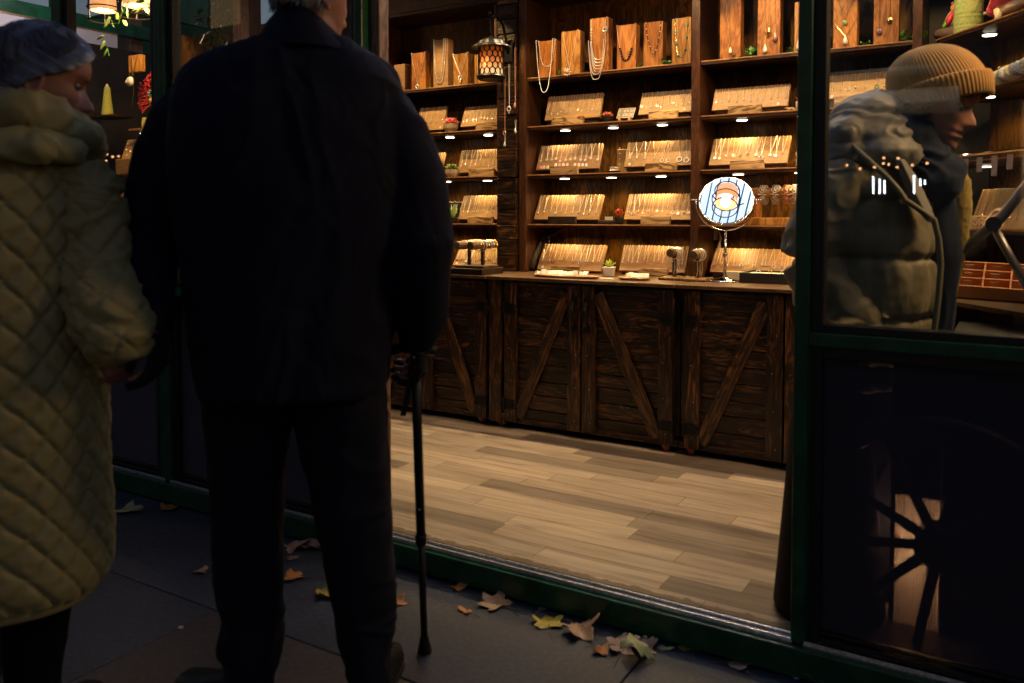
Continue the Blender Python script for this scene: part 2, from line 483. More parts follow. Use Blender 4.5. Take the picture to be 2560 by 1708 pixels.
# ------------------------------------------------------------------ the kiosk itself
K = thing('jewellery_kiosk', 'green framed glass kiosk with an open doorway onto a lit jewellery shop', 'kiosk', (-1.2, 3.0, 0))
def part(name, mat, build, parent=K, **kw):
    mb = MB(); build(mb); return mb.build(name, mat, parent, **kw)
part('rear_wall', DARKWALL, lambda m: m.box((-3.95, 4.2, 0), (1.7, 4.26, 2.72)))
part('side_wall', DARKWALL, lambda m: m.box((1.7, 2.3, 0), (1.76, 4.26, 2.72)))
part('floor_edge', DARKWALL, lambda m: m.box((-7.4, 2.21, 0.0), (1.7, 4.2, 0.09)))
sill = part('door_sill', GREENP, lambda m: m.box((-3.9, 2.135, 0.008), (1.7, 2.20, 0.083)), bev=0.004)
part('track', ALU, lambda m: (m.box((-3.9, 2.15, 0.083), (1.7, 2.186, 0.092)), m.box((-3.9, 2.1515, 0.092), (1.7, 2.157, 0.097)), m.box((-3.9, 2.176, 0.092), (1.7, 2.182, 0.101))), sill, bev=0.0015)
# translucent corrugated roof over the shop
def corrug(m):
    n = 260; x0, x1 = -4.6, 1.9
    vs = []; fs = []
    for i in range(n + 1):
        x = x0 + (x1 - x0) * i / n; z = 2.75 + 0.018 * math.sin(i * 2 * math.pi / 6.5)
        vs += [(x, 1.9, z), (x, 4.4, z), (x, 4.4, z + 0.004), (x, 1.9, z + 0.004)]
    for i in range(n):
        a = i * 4
        for k in range(4): fs.append((a + k, a + (k + 1) % 4, a + 4 + (k + 1) % 4, a + 4 + k))
    m.add(vs, fs, 0.5)
rm, nt, b, o = nmat('translucent_roof_sheet')
b.inputs['Base Color'].default_value = (0.86, 0.9, 0.95, 1); b.inputs['Roughness'].default_value = 0.5
tl = N(nt, 'ShaderNodeBsdfTranslucent'); tl.inputs[0].default_value = (0.85, 0.9, 0.98, 1)
mx = N(nt, 'ShaderNodeMixShader'); mx.inputs[0].default_value = 0.5
nt.links.new(b.outputs[0], mx.inputs[1]); nt.links.new(tl.outputs[0], mx.inputs[2]); nt.links.new(mx.outputs[0], o.inputs[0])
part('roof', rm, corrug, smooth=True)
def ribs_(m):
    for k in range(60): x = -2.6 + 0.055 * k; m.box((x, 2.3, 2.712), (x + 0.009, 4.2, 2.728))
part('roof_ribs', plain('blue_grey_rib', (0.10, 0.14, 0.2), 0.5), ribs_)
def fascia(m):
    m.box((-8.0, 2.08, 2.45), (1.9, 2.14, 2.9))
part('fascia', GREENP, fascia)
# front posts
def post(x0, x1, z0=0.0, z1=2.45, y0=2.15, y1=2.23, name='post', mat=GREENP): 
    return part(name, mat, lambda m: m.box((x0, y0, z0), (x1, y1, z1)), bev=0.004)
post(-0.487, -0.452, 0.03)
post(-3.012, -2.978, 0.03, y0=2.16); post(-2.970, -2.935, 0.03)
post(-3.716, -3.653, 0.03)
post(-1.935, -1.90, 0.03)
part('door_jamb', wood('worn_brown_jamb', (0.05, 0.025, 0.015), (0.10, 0.055, 0.035), (0.16, 0.09, 0.06), 'Z', 30), lambda m: m.box((-1.898, 2.19, 0.095), (-1.857, 2.24, 2.45)), bev=0.003)
def window(name, x0, x1, rail=(0.845, 0.878), zb=(0.036, 0.082), yg=2.19, lower=None, zt=2.45, rail_on=True):
    fr = MB()
    fr.box((x0, 2.155, zb[0]), (x1, 2.215, zb[1]))
    for a in (x0, x1 - 0.004): fr.box((a, 2.156, zb[1] - 0.01), (a + 0.004, 2.214, rail[0] + 0.01))
    if rail_on: fr.box((x0, 2.152, rail[0]), (x1, 2.218, rail[1]))
    w = fr.build(name, GREENP, K, bev=0.003)
    gk = MB()
    for (a, b_) in ((x0, x0 + 0.03), (x1 - 0.03, x1)):
        gk.box((a, 2.168, zb[1]), (b_, 2.212, rail[0])); gk.box((a, 2.168, rail[1]), (b_, 2.212, zt))
    gk.box((x0 + 0.03, 2.166, rail[1] + 0.0), (x1 - 0.03, 2.21, rail[1] + 0.02)); gk.box((x0 + 0.03, 2.17, rail[0] - 0.03), (x1 - 0.03, 2.208, rail[0] - 0.001))
    for q in range(3): gk.box((x0 + 0.03, 2.164 + 0.008 * q, zb[1] + 0.001 + q * 0.014), (x1 - 0.03, 2.212, zb[1] + 0.010 + q * 0.014))
    gk.build('gasket', GASKET, w, bev=0.002)
    p = MB(); p.box((x0 + 0.03, yg, rail[1] + 0.02), (x1 - 0.03, yg + 0.005, zt)); p.build('pane', GLASS, w)
    p = MB(); p.box((x0 + 0.03, yg, zb[1] + 0.04), (x1 - 0.03, yg + 0.005, rail[0] - 0.03)); p.build('lower_pane', lower or GLASS, w)
    return w
LOWDARK = plain('dark_lower_panel', (0.075, 0.068, 0.085), 0.25, nscale=3, namt=0.3)
SMOKED = glassmat('smoked_pane', (0.26, 0.25, 0.30), 0.05, 0.02)
_nt = SMOKED.node_tree; _o = [n for n in _nt.nodes if n.type == 'OUTPUT_MATERIAL'][0]; _s = _o.inputs[0].links[0].from_socket
_d = N(_nt, 'ShaderNodeBsdfDiffuse'); _d.inputs[0].default_value = (0.10, 0.095, 0.15, 1); _m = N(_nt, 'ShaderNodeMixShader'); _m.inputs[0].default_value = 0.30
_nt.links.new(_s, _m.inputs[1]); _nt.links.new(_d.outputs[0], _m.inputs[2]); _nt.links.new(_m.outputs[0], _o.inputs[0])
window('window', -0.452, 1.2, lower=SMOKED)
window('glazed_door', -3.651, -3.012, lower=LOWDARK)
window('window', -2.935, -1.935, lower=LOWDARK)
# far left walls; the solid green rear one is raised to shut out sky
part('rear_left_wall', GREENP, lambda m: (m.box((-9.9, 4.6, 0), (-5.3, 4.66, 2.98)),), bev=0.004)
part('rear_rail', wood('worn_brown_jamb', None, None, None), lambda m: (m.box((-5.3, 4.2, 2.32), (-3.96, 4.3, 2.52))), bev=0.004)
part('rear_panel', DARKWALL, lambda m: m.box((-5.6, 4.22, 0.0), (-3.96, 4.28, 2.30)))
XL = -5.2
w_ = part('side_window', GREENP, lambda m: (m.box((XL - .05, 2.2, 2.375), (XL, 4.2, 2.46)), m.box((XL - .04, 3.02, 2.45), (XL - .005, 3.06, 2.9)), m.box((XL - .04, 3.40, 2.45), (XL - .005, 3.44, 2.9)), m.box((XL - .04, 3.44, 2.55), (XL - .005, 4.2, 2.9))), bev=.003)
m = MB(); m.box((XL - .03, 2.2, 2.282), (XL - .002, 3.46, 2.374)); m.build('grey_panel', plain('pale_grey_board', (0.62, 0.58, 0.62), 0.7), w_)
m = MB(); m.box((XL - .001, 2.2, 2.368), (XL + .004, 3.46, 2.376)); m.build('brass_strip', plain('brass_strip', (0.8, 0.5, 0.2), 0.3, 0.9), w_)
part('side_panel', DARKWALL, lambda m: m.box((XL - .03, 2.26, 0.0), (XL - .002, 4.2, 2.28)))
lamp('panel_wash', 'SPOT', (-4.75, 2.75, 2.62), 7, (0.9, 0.85, 0.95), None, size=0.1, spot=150, target=(-5.2, 2.9, 2.3))

# ------------------------------------------------------------------ shelf bays
PUCKM = plain('puck_lens', (1, 1, 1), 0.5, emis=(1.0, 0.86, 0.62), estr=14)
STRIPW = plain('steel_rim', (0.6, 0.5, 0.38), 0.3, 0.8)
def puck(x, z, parent, y=4.0, e=2.1):
    m = MB(); m.lathe([(0.027, z - 0.0040), (0.029, z - 0.002), (0.029, z)], (x, y, 0), 20)
    h = m.build('puck_light', STRIPW, parent, smooth=False)
    m = MB(); m.lathe([(0.023, z - 0.0060), (0.0255, z - 0.0041)], (x, y, 0), 20)
    # lens is a piece of the puck
    m.build('lens', PUCKM, h)
    lamp('puck_glow', 'SPOT', (x, y, z - 0.02), e, WARM, parent, size=0.025, spot=150, target=(x, y + 0.02, z - 1), blend=0.5)
def bay(name_lbl, x0, x1, pucks2, pucks3, left=True, right=True, top=2.32):
    t = thing('shelf_bay', name_lbl, 'shelf', ((x0 + x1) / 2, 4.0, ZT), 'dark wood shelf bays along the back wall')
    part('back_panel', BACKW, lambda m: [m.box((x0 + 0.3 * k, YB, ZT), (min(x1, x0 + 0.3 * k + 0.2985), YB + 0.018, top + 0.2)) for k in range(int((x1 - x0) / 0.3) + 1)], t)
    for k, z in enumerate(LV):
        s = MB(); s.box((x0, YS + 0.004, z - 0.018), (x1, YB - 0.001, z)); sh = s.build('shelf', SHELFW, t)
        s = MB(); s.box((x0, YS, z - 0.0062), (x1, YS + 0.0038, z - 0.0005)); s.cm = 0; s.build('front_edge', EDGEW if k < 4 else SHELFW, sh, bev=0.001)
        if k == 1: [puck(px, z - 0.018, sh) for px in pucks2]
        if k == 2: [puck(px, z - 0.018, sh) for px in pucks3]
        if k == 3: [lamp('under_shelf_spot', 'SPOT', (px, 4.0, z - 0.03), 2.0, WARM, sh, size=0.02, spot=150, target=(px, 4.03, 0)) for px in pucks3]  # spots under the lowest shelf, no fitting built for them
    part('header', SHELFW, lambda m: (m.box((x0, YS - 0.03, top), (x1, YB, top + 0.02)), m.box((x0, YS - 0.035, top + 0.02), (x1, YS - 0.01, top + 0.2))), t, bev=0.002)
    return t
bA = bay('left dark wood shelf bay between the man and the plank pillar', -3.34, -2.452, (P(1125, 343, y=4.0).x, P(1221, 338, y=4.0).x, -3.2), (P(1117, 457, y=4.0).x, P(1219, 454, y=4.0).x, -3.2))
bB = bay('middle dark wood shelf bay behind the double cupboard doors', -2.285, -1.373, (-2.107, -1.828, -1.56), (-2.11, -1.836, -1.564))
bC = bay('right dark wood shelf bay with the round mirror in front', -1.329, -0.418, [P(u, v, y=4.0).x for u, v in ((1855, 300), (2008, 292))] + [-0.58], [P(u, v, y=4.0).x for u, v in ((1846, 438), (2001, 436))] + [-0.58])
UP = wood('reddish_upright', (0.035, 0.012, 0.004), (0.055, 0.019, 0.006), (0.085, 0.031, 0.010), 'Z', 40, 0.38, 0.2, var=0.1)
def upright(x0, x1, lbl_parent, y0=YS - 0.012):
    part('side_panel', UP, lambda m: m.box((x0, y0, ZT + 0.001), (x1, YB + 0.018, 2.52)), lbl_parent, bev=0.002)
upright(-3.36, -3.341, bA); upright(-2.470, -2.4535, bA)
upright(-2.330, -2.2865, bB); upright(-1.3715, -1.3305, bB)
upright(-0.4165, -0.380, bC)
# plank pillar between the left and the middle bay
t = thing('plank_pillar', 'narrow pillar of stacked dark planks between two shelf bays', 'pillar', (-2.39, 3.9, ZT))
def pil(m):
    z = ZT + 0.001; k = 0; rr = random.Random(5)
    while z < 2.45:
        h = 0.078 + rr.random() * 0.012
        m.box((-2.452 + rr.random() * 0.004, 3.868 - rr.random() * 0.014, z), (-2.336, 3.9, min(z + h - 0.004, 2.45)))
        z += h
part('planks', DOORW, pil, t, bev=0.003)
part('backing', SHELFV, lambda m: m.box((-2.4525, 3.902, ZT + 0.001), (-2.332, 3.96, 2.5)), t)
part('iron_plate', BLACKM, lambda m: m.box((-2.449, 3.846, 1.985), (-2.345, 3.852, 2.10)), t, bev=0.002)
part('corner_strip', UP, lambda m: m.box((-2.470, 3.862, 1.99), (-2.4545, 3.884, 2.3)), t)

# ------------------------------------------------------------------ counter cupboards
def leaf(x0, x1, parent, brace, z0=0.135, z1=0.835, stl=0.068, handle=None, hinge=None, seed=1, sl=True, sr=True):
    rr = random.Random(seed)
    d = MB(); n = 9 + seed % 2; h = (z1 - z0) / n; xa = x0 + 0.003; xb = x1 - 0.003
    zz = z0
    for k in range(n):
        hh = h * (0.85 + 0.3 * rr.random()) if k < n - 1 else z1 - zz
        yy = YC + rr.random() * 0.007
        d.box((xa, yy, zz + 0.0015), (xb, yy + 0.018, zz + hh - 0.0015)); zz += hh
    dr = d.build('door', DOORW, parent, bev=0.0025)
    s = MB(); st_ = s
    if sl: s.box((xa, YC - 0.022, z0), (xa + stl, YC - 0.001, z1))
    if sr: s.box((xb - stl, YC - 0.022, z0), (xb, YC - 0.001, z1))
    ix0, ix1 = xa + (stl if sl else 0), xb - (stl if sr else 0)
    a, b_ = ((ix0, z0 + 0.01), (ix1, z1 - 0.02)) if brace > 0 else ((ix0, z1 - 0.02), (ix1, z0 + 0.01))
    L = Vector((b_[0] - a[0], 0, b_[1] - a[1])); ang = math.atan2(L.z, L.x); wd = 0.03
    s = MB(); hl = L.length / 2 - 0.018
    s.box((-hl, -0.0185, -wd), (hl, -0.0015, wd))
    br = s.build('brace', BRACEW, None, bev=0.003); br.parent = dr
    br.location = Vector(((a[0] + b_[0]) / 2, YC, (a[1] + b_[1]) / 2)) - parent.location; br.rotation_euler = (0, -ang, 0)
    s = st_; s.cm = 1
    for (nx, ny, nz) in [(q, YC - 0.0225, z0 + 0.05 + 0.16 * k_) for q in ((xa + stl * .5) if sl else xb - stl * .5, (xb - stl * .5) if sr else xa + stl * .5) for k_ in range(5)]: s.ball((nx + rr.uniform(-.012, .012), ny, nz), 0.0028, 6)
    s.build('stile', [DOORV, STRIPW], dr, bev=0.003)
    if hinge is not None:
        for hz in (z0 + 0.09, z1 - 0.13):
            s = MB(); hx = (xa + 0.02) if hinge < 0 else (xb - 0.02)
            sgn = 1 if hinge < 0 else -1
            s.box((hx - 0.03, YC - 0.0262, hz - 0.024), (hx + 0.03, YC - 0.0223, hz + 0.024))
            s.lathe([(0.006, -0.03), (0.008, -0.028), (0.008, 0.028), (0.006, 0.03)], (hx - sgn * 0.02, YC - 0.029, hz), 8)
            for q in (-1, 1):
                s.torus((hx + sgn * 0.04, YC - 0.0245, hz + q * 0.012), 0.009, 0.003, 12, 6, Matrix.Rotation(R_(90), 4, 'X'))
            s.build('hinge', BLACKM, dr, bev=0.001)
    if handle is not None:
        hx = xb - 0.030 if handle > 0 else xa + 0.030
        zc = z1 - 0.135
        s = MB()
        pts = [(hx, YC - 0.022, zc + 0.06), (hx, YC - 0.036, zc + 0.055), (hx, YC - 0.052, zc + 0.02), (hx, YC - 0.052, zc - 0.02), (hx, YC - 0.036, zc - 0.055), (hx, YC - 0.022, zc - 0.06)]
        s.tube(pts, [0.005, 0.007, 0.008, 0.008, 0.007, 0.005], 8)
        for q in (-1, 1):
            s.prism([(hx + 0.018 * math.cos(a_), YC - 0.0225, zc + q * 0.068 + 0.022 * math.sin(a_)) for a_ in [k * math.pi / 4 for k in range(8)]], (0, -0.004, 0))
        s.build('handle', BLACKM, dr, smooth=False, bev=0.001)
    return dr
CASTW = plain('caster_metal', (0.62, 0.6, 0.56), 0.35, 0.7); RUBR = plain('red_rubber', (0.30, 0.03, 0.02), 0.5)
def caster(x, y, parent):
    m = MB(); m.box((x - 0.028, y - 0.028, 0.166), (x + 0.028, y + 0.028, 0.170))
    m.box((x - 0.016, y - 0.02, 0.118), (x - 0.0135, y + 0.016, 0.166)); m.box((x + 0.0135, y - 0.02, 0.118), (x + 0.016, y + 0.016, 0.166))
    c = m.build('caster', CASTW, parent, bev=0.001)
    m = MB(); m.lathe([(0.0235, -0.011), (0.026, -0.006), (0.026, 0.006), (0.0235, 0.011)], (x, y, FZ + 0.027), 18, M=Matrix.Rotation(R_(90), 4, 'Y'))
    m.build('wheel', RUBR, c)
    m = MB(); m.lathe([(0.018, -0.0125), (0.018, 0.0125)], (x, y, FZ + 0.027), 16, M=Matrix.Rotation(R_(90), 4, 'Y'))
    m.build('hub', CASTW, c)
TOPW = wood('counter_top_wood', (0.045, 0.02, 0.008), (0.075, 0.036, 0.014), (0.12, 0.06, 0.024), 'X', 34, 0.36, 0.12, var=0.1)
def cupboard(label, x0, x1, leaves):
    t = thing('cupboard', label, 'cupboard', ((x0 + x1) / 2, 3.8, FZ), 'wheeled plank cupboards forming the counter')
    part('carcass', DOORV, lambda m: (m.box((x0, YC + 0.025, 0.171), (x1, 4.195, 0.845)),), t)
    part('plinth_rail', DOORW, lambda m: m.box((x0, YC - 0.004, 0.128), (x1, YC + 0.024, 0.160)), t, bev=0.002)
    part('counter_top', TOPW, lambda m: (m.box((x0 - 0.004, YC - 0.045, 0.846), (x1 - 0.0055, 4.149, ZT)),), t, bev=0.003)
    for l in leaves: leaf(parent=t, **l)
    for cx in (x0 + 0.055, x1 - 0.055):
        for cy in (YC + 0.012, 4.05): caster(cx, cy, t)
    return t
cA = cupboard('left plank cupboard beyond the walking stick, its brace falling to the right', -3.35, -2.305, [dict(x0=-3.10, x1=-2.705, brace=1, seed=2, hinge=-1, sr=False), dict(x0=-2.735, x1=-2.318, brace=-1, seed=3, hinge=1)])
cB = cupboard('middle double door plank cupboard with two iron handles and V shaped braces', -2.298, -1.31, [dict(x0=-2.215, x1=-1.785, brace=1, seed=4, hinge=-1, handle=1), dict(x0=-1.783, x1=-1.325, brace=-1, seed=5, hinge=1, handle=-1)])
part('corner_post', DOORV, lambda m: m.box((-2.297, YC - 0.03, 0.128), (-2.228, YC + 0.024, 0.845)), cB, bev=0.003)
cC = cupboard('right plank cupboard under the mirror, its brace rising to the right', -1.303, -0.40, [dict(x0=-1.275, x1=-0.845, brace=1, seed=6, hinge=-1), dict(x0=-0.842, x1=-0.41, brace=-1, seed=7, hinge=1)])

# ------------------------------------------------------------------ diagonal corner bay on the right (seen through the glass)
DD = Vector((0.6, -0.8, 0)); DN = Vector((-0.8, -0.6, 0)); D0 = Vector((-0.317, 3.937, 0))
def Dp(u, v=None, back=0.0):
    return PP(u, v, D0 - DN * back, DN)
t = thing('corner_shelf_bay', 'dark slanting corner shelf bay behind the person in the beanie', 'shelf', (0, 3.6, ZT))
MD = Matrix(((DD.x, -DN.x, 0, D0.x), (DD.y, -DN.y, 0, D0.y), (0, 0, 1, 0), (0, 0, 0, 1)))
part('back_panel', BACKW, lambda m: m.box((-0.03, 0.25, 0.1), (1.8, 0.27, 2.5), M=MD), t)
for k, z in enumerate((1.905, 1.66, 1.384, 1.115)):
    s = MB(); s.box((-0.03, 0.004, z - 0.018), (1.8, 0.249, z), M=MD); sh = s.build('shelf', SHELFW, t)
    s = MB(); s.box((-0.03, 0.0, z - 0.0062), (1.8, 0.0038, z - 0.0005), M=MD); s.build('front_edge', EDGEW, sh)
    for a in ((0.17, 0.55, 0.95) if k < 3 else ()):
        q = MD @ Vector((a, 0.1, 0)); puck(q.x, z - 0.018, sh, y=q.y, e=2.0)
part('lower_cupboard', DOORV, lambda m: m.box((-0.03, 0.0, 0.1), (1.8, 0.24, 0.84), M=MD), t)
part('slanting_top', TOPW, lambda m: m.box((0.02, -0.25, 0.845), (1.8, 0.248, 0.86), M=MD), t)

# ------------------------------------------------------------------ lamps of the shop (ceiling spots just above the picture)
for k, x in enumerate((-3.15, -2.62, -1.98, -1.5, -0.95, -0.35)):
    lamp('ceiling_spot', 'SPOT', (x, 3.43, 2.52), 29, (1.0, 0.65, 0.26), None, size=0.012, spot=66, target=(x, 3.95, 1.57), blend=0.3)
for k, x in enumerate((-2.75, -2.15, -1.55, -0.95)):
    lamp('floor_spot', 'SPOT', (x, 3.80, 2.46), 98, (1.0, 0.73, 0.40), None, size=0.012, spot=56, target=(x, 3.22, 0.1), blend=0.75)
# added cool area lamp above the roof sheet, stronger than the dusk sky alone
rl = lamp('roof_fill', 'AREA', (-1.1, 2.95, 3.15), 62, (0.72, 0.86, 1.0), None, size=1.5, target=(-1.1, 2.95, 0))
# warm lamp on the right, over the till
lamp('till_lamp', 'SPOT', (0.62, 2.58, 2.25), 66, (1.0, 0.60, 0.26), None, size=0.25, spot=130, target=(-0.1, 2.6, 1.2), blend=0.6)
# ================================================================== GOODS
ORD = ['first', 'second', 'third', 'fourth', 'fifth', 'sixth', 'seventh', 'eighth', 'ninth', 'tenth', 'eleventh', 'twelfth', 'thirteenth', 'fourteenth', 'fifteenth']
TURQ = plain('turquoise_stone', (0.03, 0.30, 0.20), 0.3); ROSE = plain('rose_metal', (0.85, 0.45, 0.3), 0.3, 0.8)
PEARL = plain('pearl', (0.85, 0.8, 0.72), 0.25, coat=0.4); BLKB = plain('black_bead', (0.02, 0.015, 0.02), 0.2); REDST = plain('red_stone', (0.6, 0.12, 0.04), 0.3)
ENAMEL = plain('pastel_enamel', (0.85, 0.6, 0.6), 0.3)
def pendant(kind, c, R3, k=0):
    """R3: columns across, up, out of the board"""
    m = MB(); c = Vector(c)
    ax, up, out = R3
    M3 = Matrix((ax, up, out)).transposed().to_4x4()
    if kind == 'drop': m.ball(c - up * 0.006, 0.0042, 8, (1, 1.5, 0.8), M3)
    elif kind == 'disc': m.lathe([(0.0075, -0.001), (0.008, 0), (0.0075, 0.001)], c - up * 0.008, 14, M3)
    elif kind == 'ring': m.torus(c - up * 0.009, 0.0085, 0.0017, 16, 6, M3)
    elif kind == 'bigring': m.torus(c - up * 0.013, 0.0125, 0.0024, 20, 6, M3)
    elif kind == 'cross':
        m.box((-0.0013, -0.018, -0.001), (0.0013, 0.002, 0.001), M=Matrix.Translation(c) @ M3); m.box((-0.006, -0.0075, -0.0012), (0.006, -0.0045, 0.0012), M=Matrix.Translation(c) @ M3)
    elif kind == 'bar': m.tube([c - ax * 0.013 - up * 0.001, c + ax * 0.013 - up * 0.001], 0.0016, 6)
    elif kind == 'heart':
        m.torus(c - up * 0.005, 0.006, 0.0013, 10, 6, M3, (1.2, 0.8)); m.ball(c - up * 0.011, 0.002, 6)
    elif kind == 'letter':
        for q in range(3):
            a = ((k * 7 + q * 3) % 5 - 2) * 0.0016
            if q == 0: m.tube([c + ax * -0.004 - up * 0.002, c + ax * -0.004 - up * 0.014], 0.0012, 5)
            else: m.tube([c + ax * -0.004 - up * (0.002 + q * 0.006 + a), c + ax * 0.005 - up * (0.002 + q * 0.005)], 0.0011, 5)
    elif kind == 'bead': m.ball(c - up * 0.004, 0.0038, 8)
    return m

def small_chain(m, a, b, sag=0.0, r=0.0008, n=5, beads=None):
    pts = [a.lerp(b, t / n) - Vector((0, 0, sag * 4 * (t / n) * (1 - t / n))) for t in range(n + 1)]
    m.tube(pts, r, 4, cap=False)

def board(short, where, BL, BR, TL, yb, neck, wood_=BOARDW, stop=None, stopw=None, label_extra='', rail=True, group=None, extra=None, chainmat=None, pendmats=None, n_max=99, rad=0.0009):
    A = P(*BL, y=yb); B = P(*BR, y=yb); z0 = (A.z + B.z) / 2
    A.z = B.z = z0
    T = P(*TL, x=A.x)
    up = Vector((0, T.y - yb, T.z - z0)); H = up.length; up.normalize()
    if up.y < 0.1: up = Vector((0, 0.3, 1)).normalized()
    ax = Vector((1, 0, 0)); out = ax.cross(up); out = out if out.y < 0 else -out
    Wd = B.x - A.x
    M = Matrix.Translation(A) @ Matrix((ax, up, -out)).transposed().to_4x4()
    t = thing('necklace_board', f'{label_extra}slanted wooden necklace board, {where}', 'display board', A)
    t['group'] = 'slanted necklace display boards'
    m = MB(); m.box((0, 0, 0), (Wd, H, 0.017), M=M); m.build('panel', wood_, t, bev=0.002)
    zs = min([FZ] + [q for q in (LV + [ZT]) if q < z0 + 0.004], key=lambda q: abs(z0 - q)) if False else max([q for q in LV + [ZT, 0.0] if q < z0 + 0.006])
    if rail and z0 - zs > 0.004:
        m = MB(); m.box((A.x + 0.012, yb + 0.012, zs + 0.0005), (B.x - 0.012, yb + 0.03, z0 + 0.004)); m.build('foot_rail', DARKSTOP, t)
    if stop:
        u0, u1, vt = stop
        ys = yb - 0.022
        a = P(u0, BL[1], y=ys).x; b_ = P(u1, BL[1], y=ys).x; zt = P((u0 + u1) / 2, vt, y=ys).z
        zt = max(min(zt, zs + 0.06), zs + 0.022)
        m = MB(); m.box((a, ys, zs + 0.0006), (b_, yb - 0.0015, zt)); m.build('stop_block', stopw or STOPW, t, bev=0.003)
    if int(A.x * 1000) % 3 != 1:
        q = MB(); tx = Wd * (.86 if int(A.x * 1000) % 2 else .07); q.box((tx, H * .05, -0.0016), (tx + .011, H * .05 + .013, -0.0004), M=M); q.build('price_tag', CREAM, t)
    # the necklaces, each a thing of its own
    rr = random.Random(int(abs(A.x * 1000) + z0 * 777))
    kinds, tp, n, spread = neck[:4]
    rev = neck[4] if len(neck) > 4 else 0.0
    for i in range(min(n, n_max)):
        s = (i + 0.6 + rr.uniform(-0.2, 0.2)) / (n + 0.2) * Wd
        kd = kinds[i % len(kinds)]
        lab_m = 'silver'
        cm = chainmat or SILVD
        if pendmats: cm2, lab_m = pendmats[i % len(pendmats)]
        else: cm2 = SILVER
        h = H * (tp + rr.uniform(-0.06, 0.05))
        sp_ = spread * rr.uniform(.6, 1.5); s1, s2 = s - sp_ / 2, s + sp_ / 2 + rr.uniform(-.002, .006)
        tilt = rev * Wd * 0.02
        o1 = M @ Vector((max(0.003, s1 + tilt), H + 0.001, -0.0016)); o2 = M @ Vector((min(Wd - 0.003, s2 + tilt), H + 0.001, -0.0016)); pc = M @ Vector((s, h, -0.0022))
        nk = thing('pendant_necklace', f'{ORD[i]} {kd.replace("bigring","ring")} necklace from left, {short}', 'necklace', pc)
        nk['group'] = f'necklaces on the {where}'[:90]
        m = MB()
        wfl = 0.0 if kd not in ('bar', 'heart') else 0.006
        m.tube([o1 + up * 0.002 - out * 0.004, o1, pc - ax * wfl + up * 0.0], rad, 4, cap=False); m.tube([o2 + up * 0.002 - out * 0.004, o2, pc + ax * wfl], rad, 4, cap=False)
        if extra == 'beads':
            for q in range(3):
                f = rr.uniform(0.2, 0.9); m.ball(o1.lerp(pc, f), 0.0026, 6)
        m.build('chain', cm, nk)
        pendant(kd, pc + out * 0.0015, (ax, up, out), i).build('pendant', cm2, nk)
    return M, Wd, H, t

sv = (SILVER, 'silver'); gd = (GOLD, 'gold'); ro = (ROSE, 'rose')
YBD = 3.95
board("second shelf board left of coral plant", 'second shelf, middle bay, left of the red plant', (1361, 300), (1499, 295), (1371.5, 243), YBD, (['letter'], 0.36, 11, 0.014), stop=(1378, 1457, 291.5))
board("second shelf board right of price sign", 'second shelf, middle bay, right of the price sign', (1595, 287), (1727, 279), (1606, 233), YBD, (['heart', 'letter', 'drop'], 0.4, 10, 0.016), stop=(1621, 1693, 276))
board("board above the enamel charms", 'third shelf, middle bay, above enamel charms', (1339.5, 424), (1496, 422.5), (1352, 366), YBD, (['disc'], 0.45, 12, 0.012), wood_=BOARDW2, stop=(1375, 1443, 415))
board("middle bay board right of upright stud panel", 'third shelf, middle bay, right side with ring pendants', (1559, 418), (1727, 412), (1570, 357), YBD, (['bead', 'bead', 'drop', 'drop', 'ring', 'ring', 'bigring', 'bigring'], 0.32, 8, 0.030), stop=(1612, 1690, 407))
board("board left of the red flower cluster", 'fourth shelf, middle bay, with a dark stop block', (1334, 549), (1495, 549), (1350, 489), YBD, (['drop', 'drop', 'bead', 'disc'], 0.30, 11, 0.016), stop=(1369, 1438, 541), stopw=DARKSTOP, pendmats=[sv, sv, ro, sv, gd], extra='beads')
board("board right of the red flower cluster", 'fourth shelf, middle bay, right of the red flowers', (1559, 549), (1727, 549), (1573, 486), YBD, (['heart', 'ring', 'disc', 'drop'], 0.33, 13, 0.014), stop=(1601, 1674, 540), pendmats=[sv, sv, gd])
board("counter board behind the oval plate", 'counter, middle bay, behind the plate of earring cards', (1342, 674), (1501, 677.5), (1360, 610), 3.965, (['drop', 'heart', 'ring', 'bar'], 0.38, 10, 0.020), wood_=BOARDW2, stop=(1377, 1449, 666), pendmats=[sv, sv, ro])
board("counter board right of the lime succulent", 'counter, middle bay, behind the bracelet stand', (1547, 677.5), (1712, 681), (1560, 613), 3.965, (['bead', 'drop', 'cross'], 0.38, 13, 0.018), wood_=BOARDW2, stop=(1595, 1668, 671), extra='beads', pendmats=[sv, gd, ro])
board("board left of the red air plant", 'second shelf, right bay, beside the red spiky plant', (1779, 275), (1969, 265.5), (1788, 224), YBD, (['bead', 'drop'], 0.42, 11, 0.016), stop=(1819, 1903, 263))
board("right bay board above the round mirror", 'third shelf, right bay, left of the notched sign', (1771, 412), (1967, 409), (1784.5, 348), YBD, (['disc', 'disc', 'letter', 'heart', 'heart', 'heart', 'disc', 'ring'], 0.34, 11, 0.018), stop=(1824, 1909, 401), pendmats=[sv, (PEARL, ''), sv, sv, (TURQ, ''), (REDST, ''), (PEARL, ''), sv, (PEARL, ''), sv, (REDST, '')])
board("counter board behind the round mirror", 'counter, right bay, behind the round mirror', (1774, 683), (1978, 683), (1789, 620), 3.965, (['heart', 'heart', 'drop', 'bar', 'ring'], 0.34, 12, 0.022), wood_=BOARDW2, stop=(1808, 1880, 679), stopw=CREAM)
board("board left of the pink succulent", 'second shelf, left bay, partly behind the man', (1040, 328), (1107.5, 324), (1050, 271), YBD, (['drop'], 0.42, 5, 0.006), stop=None)
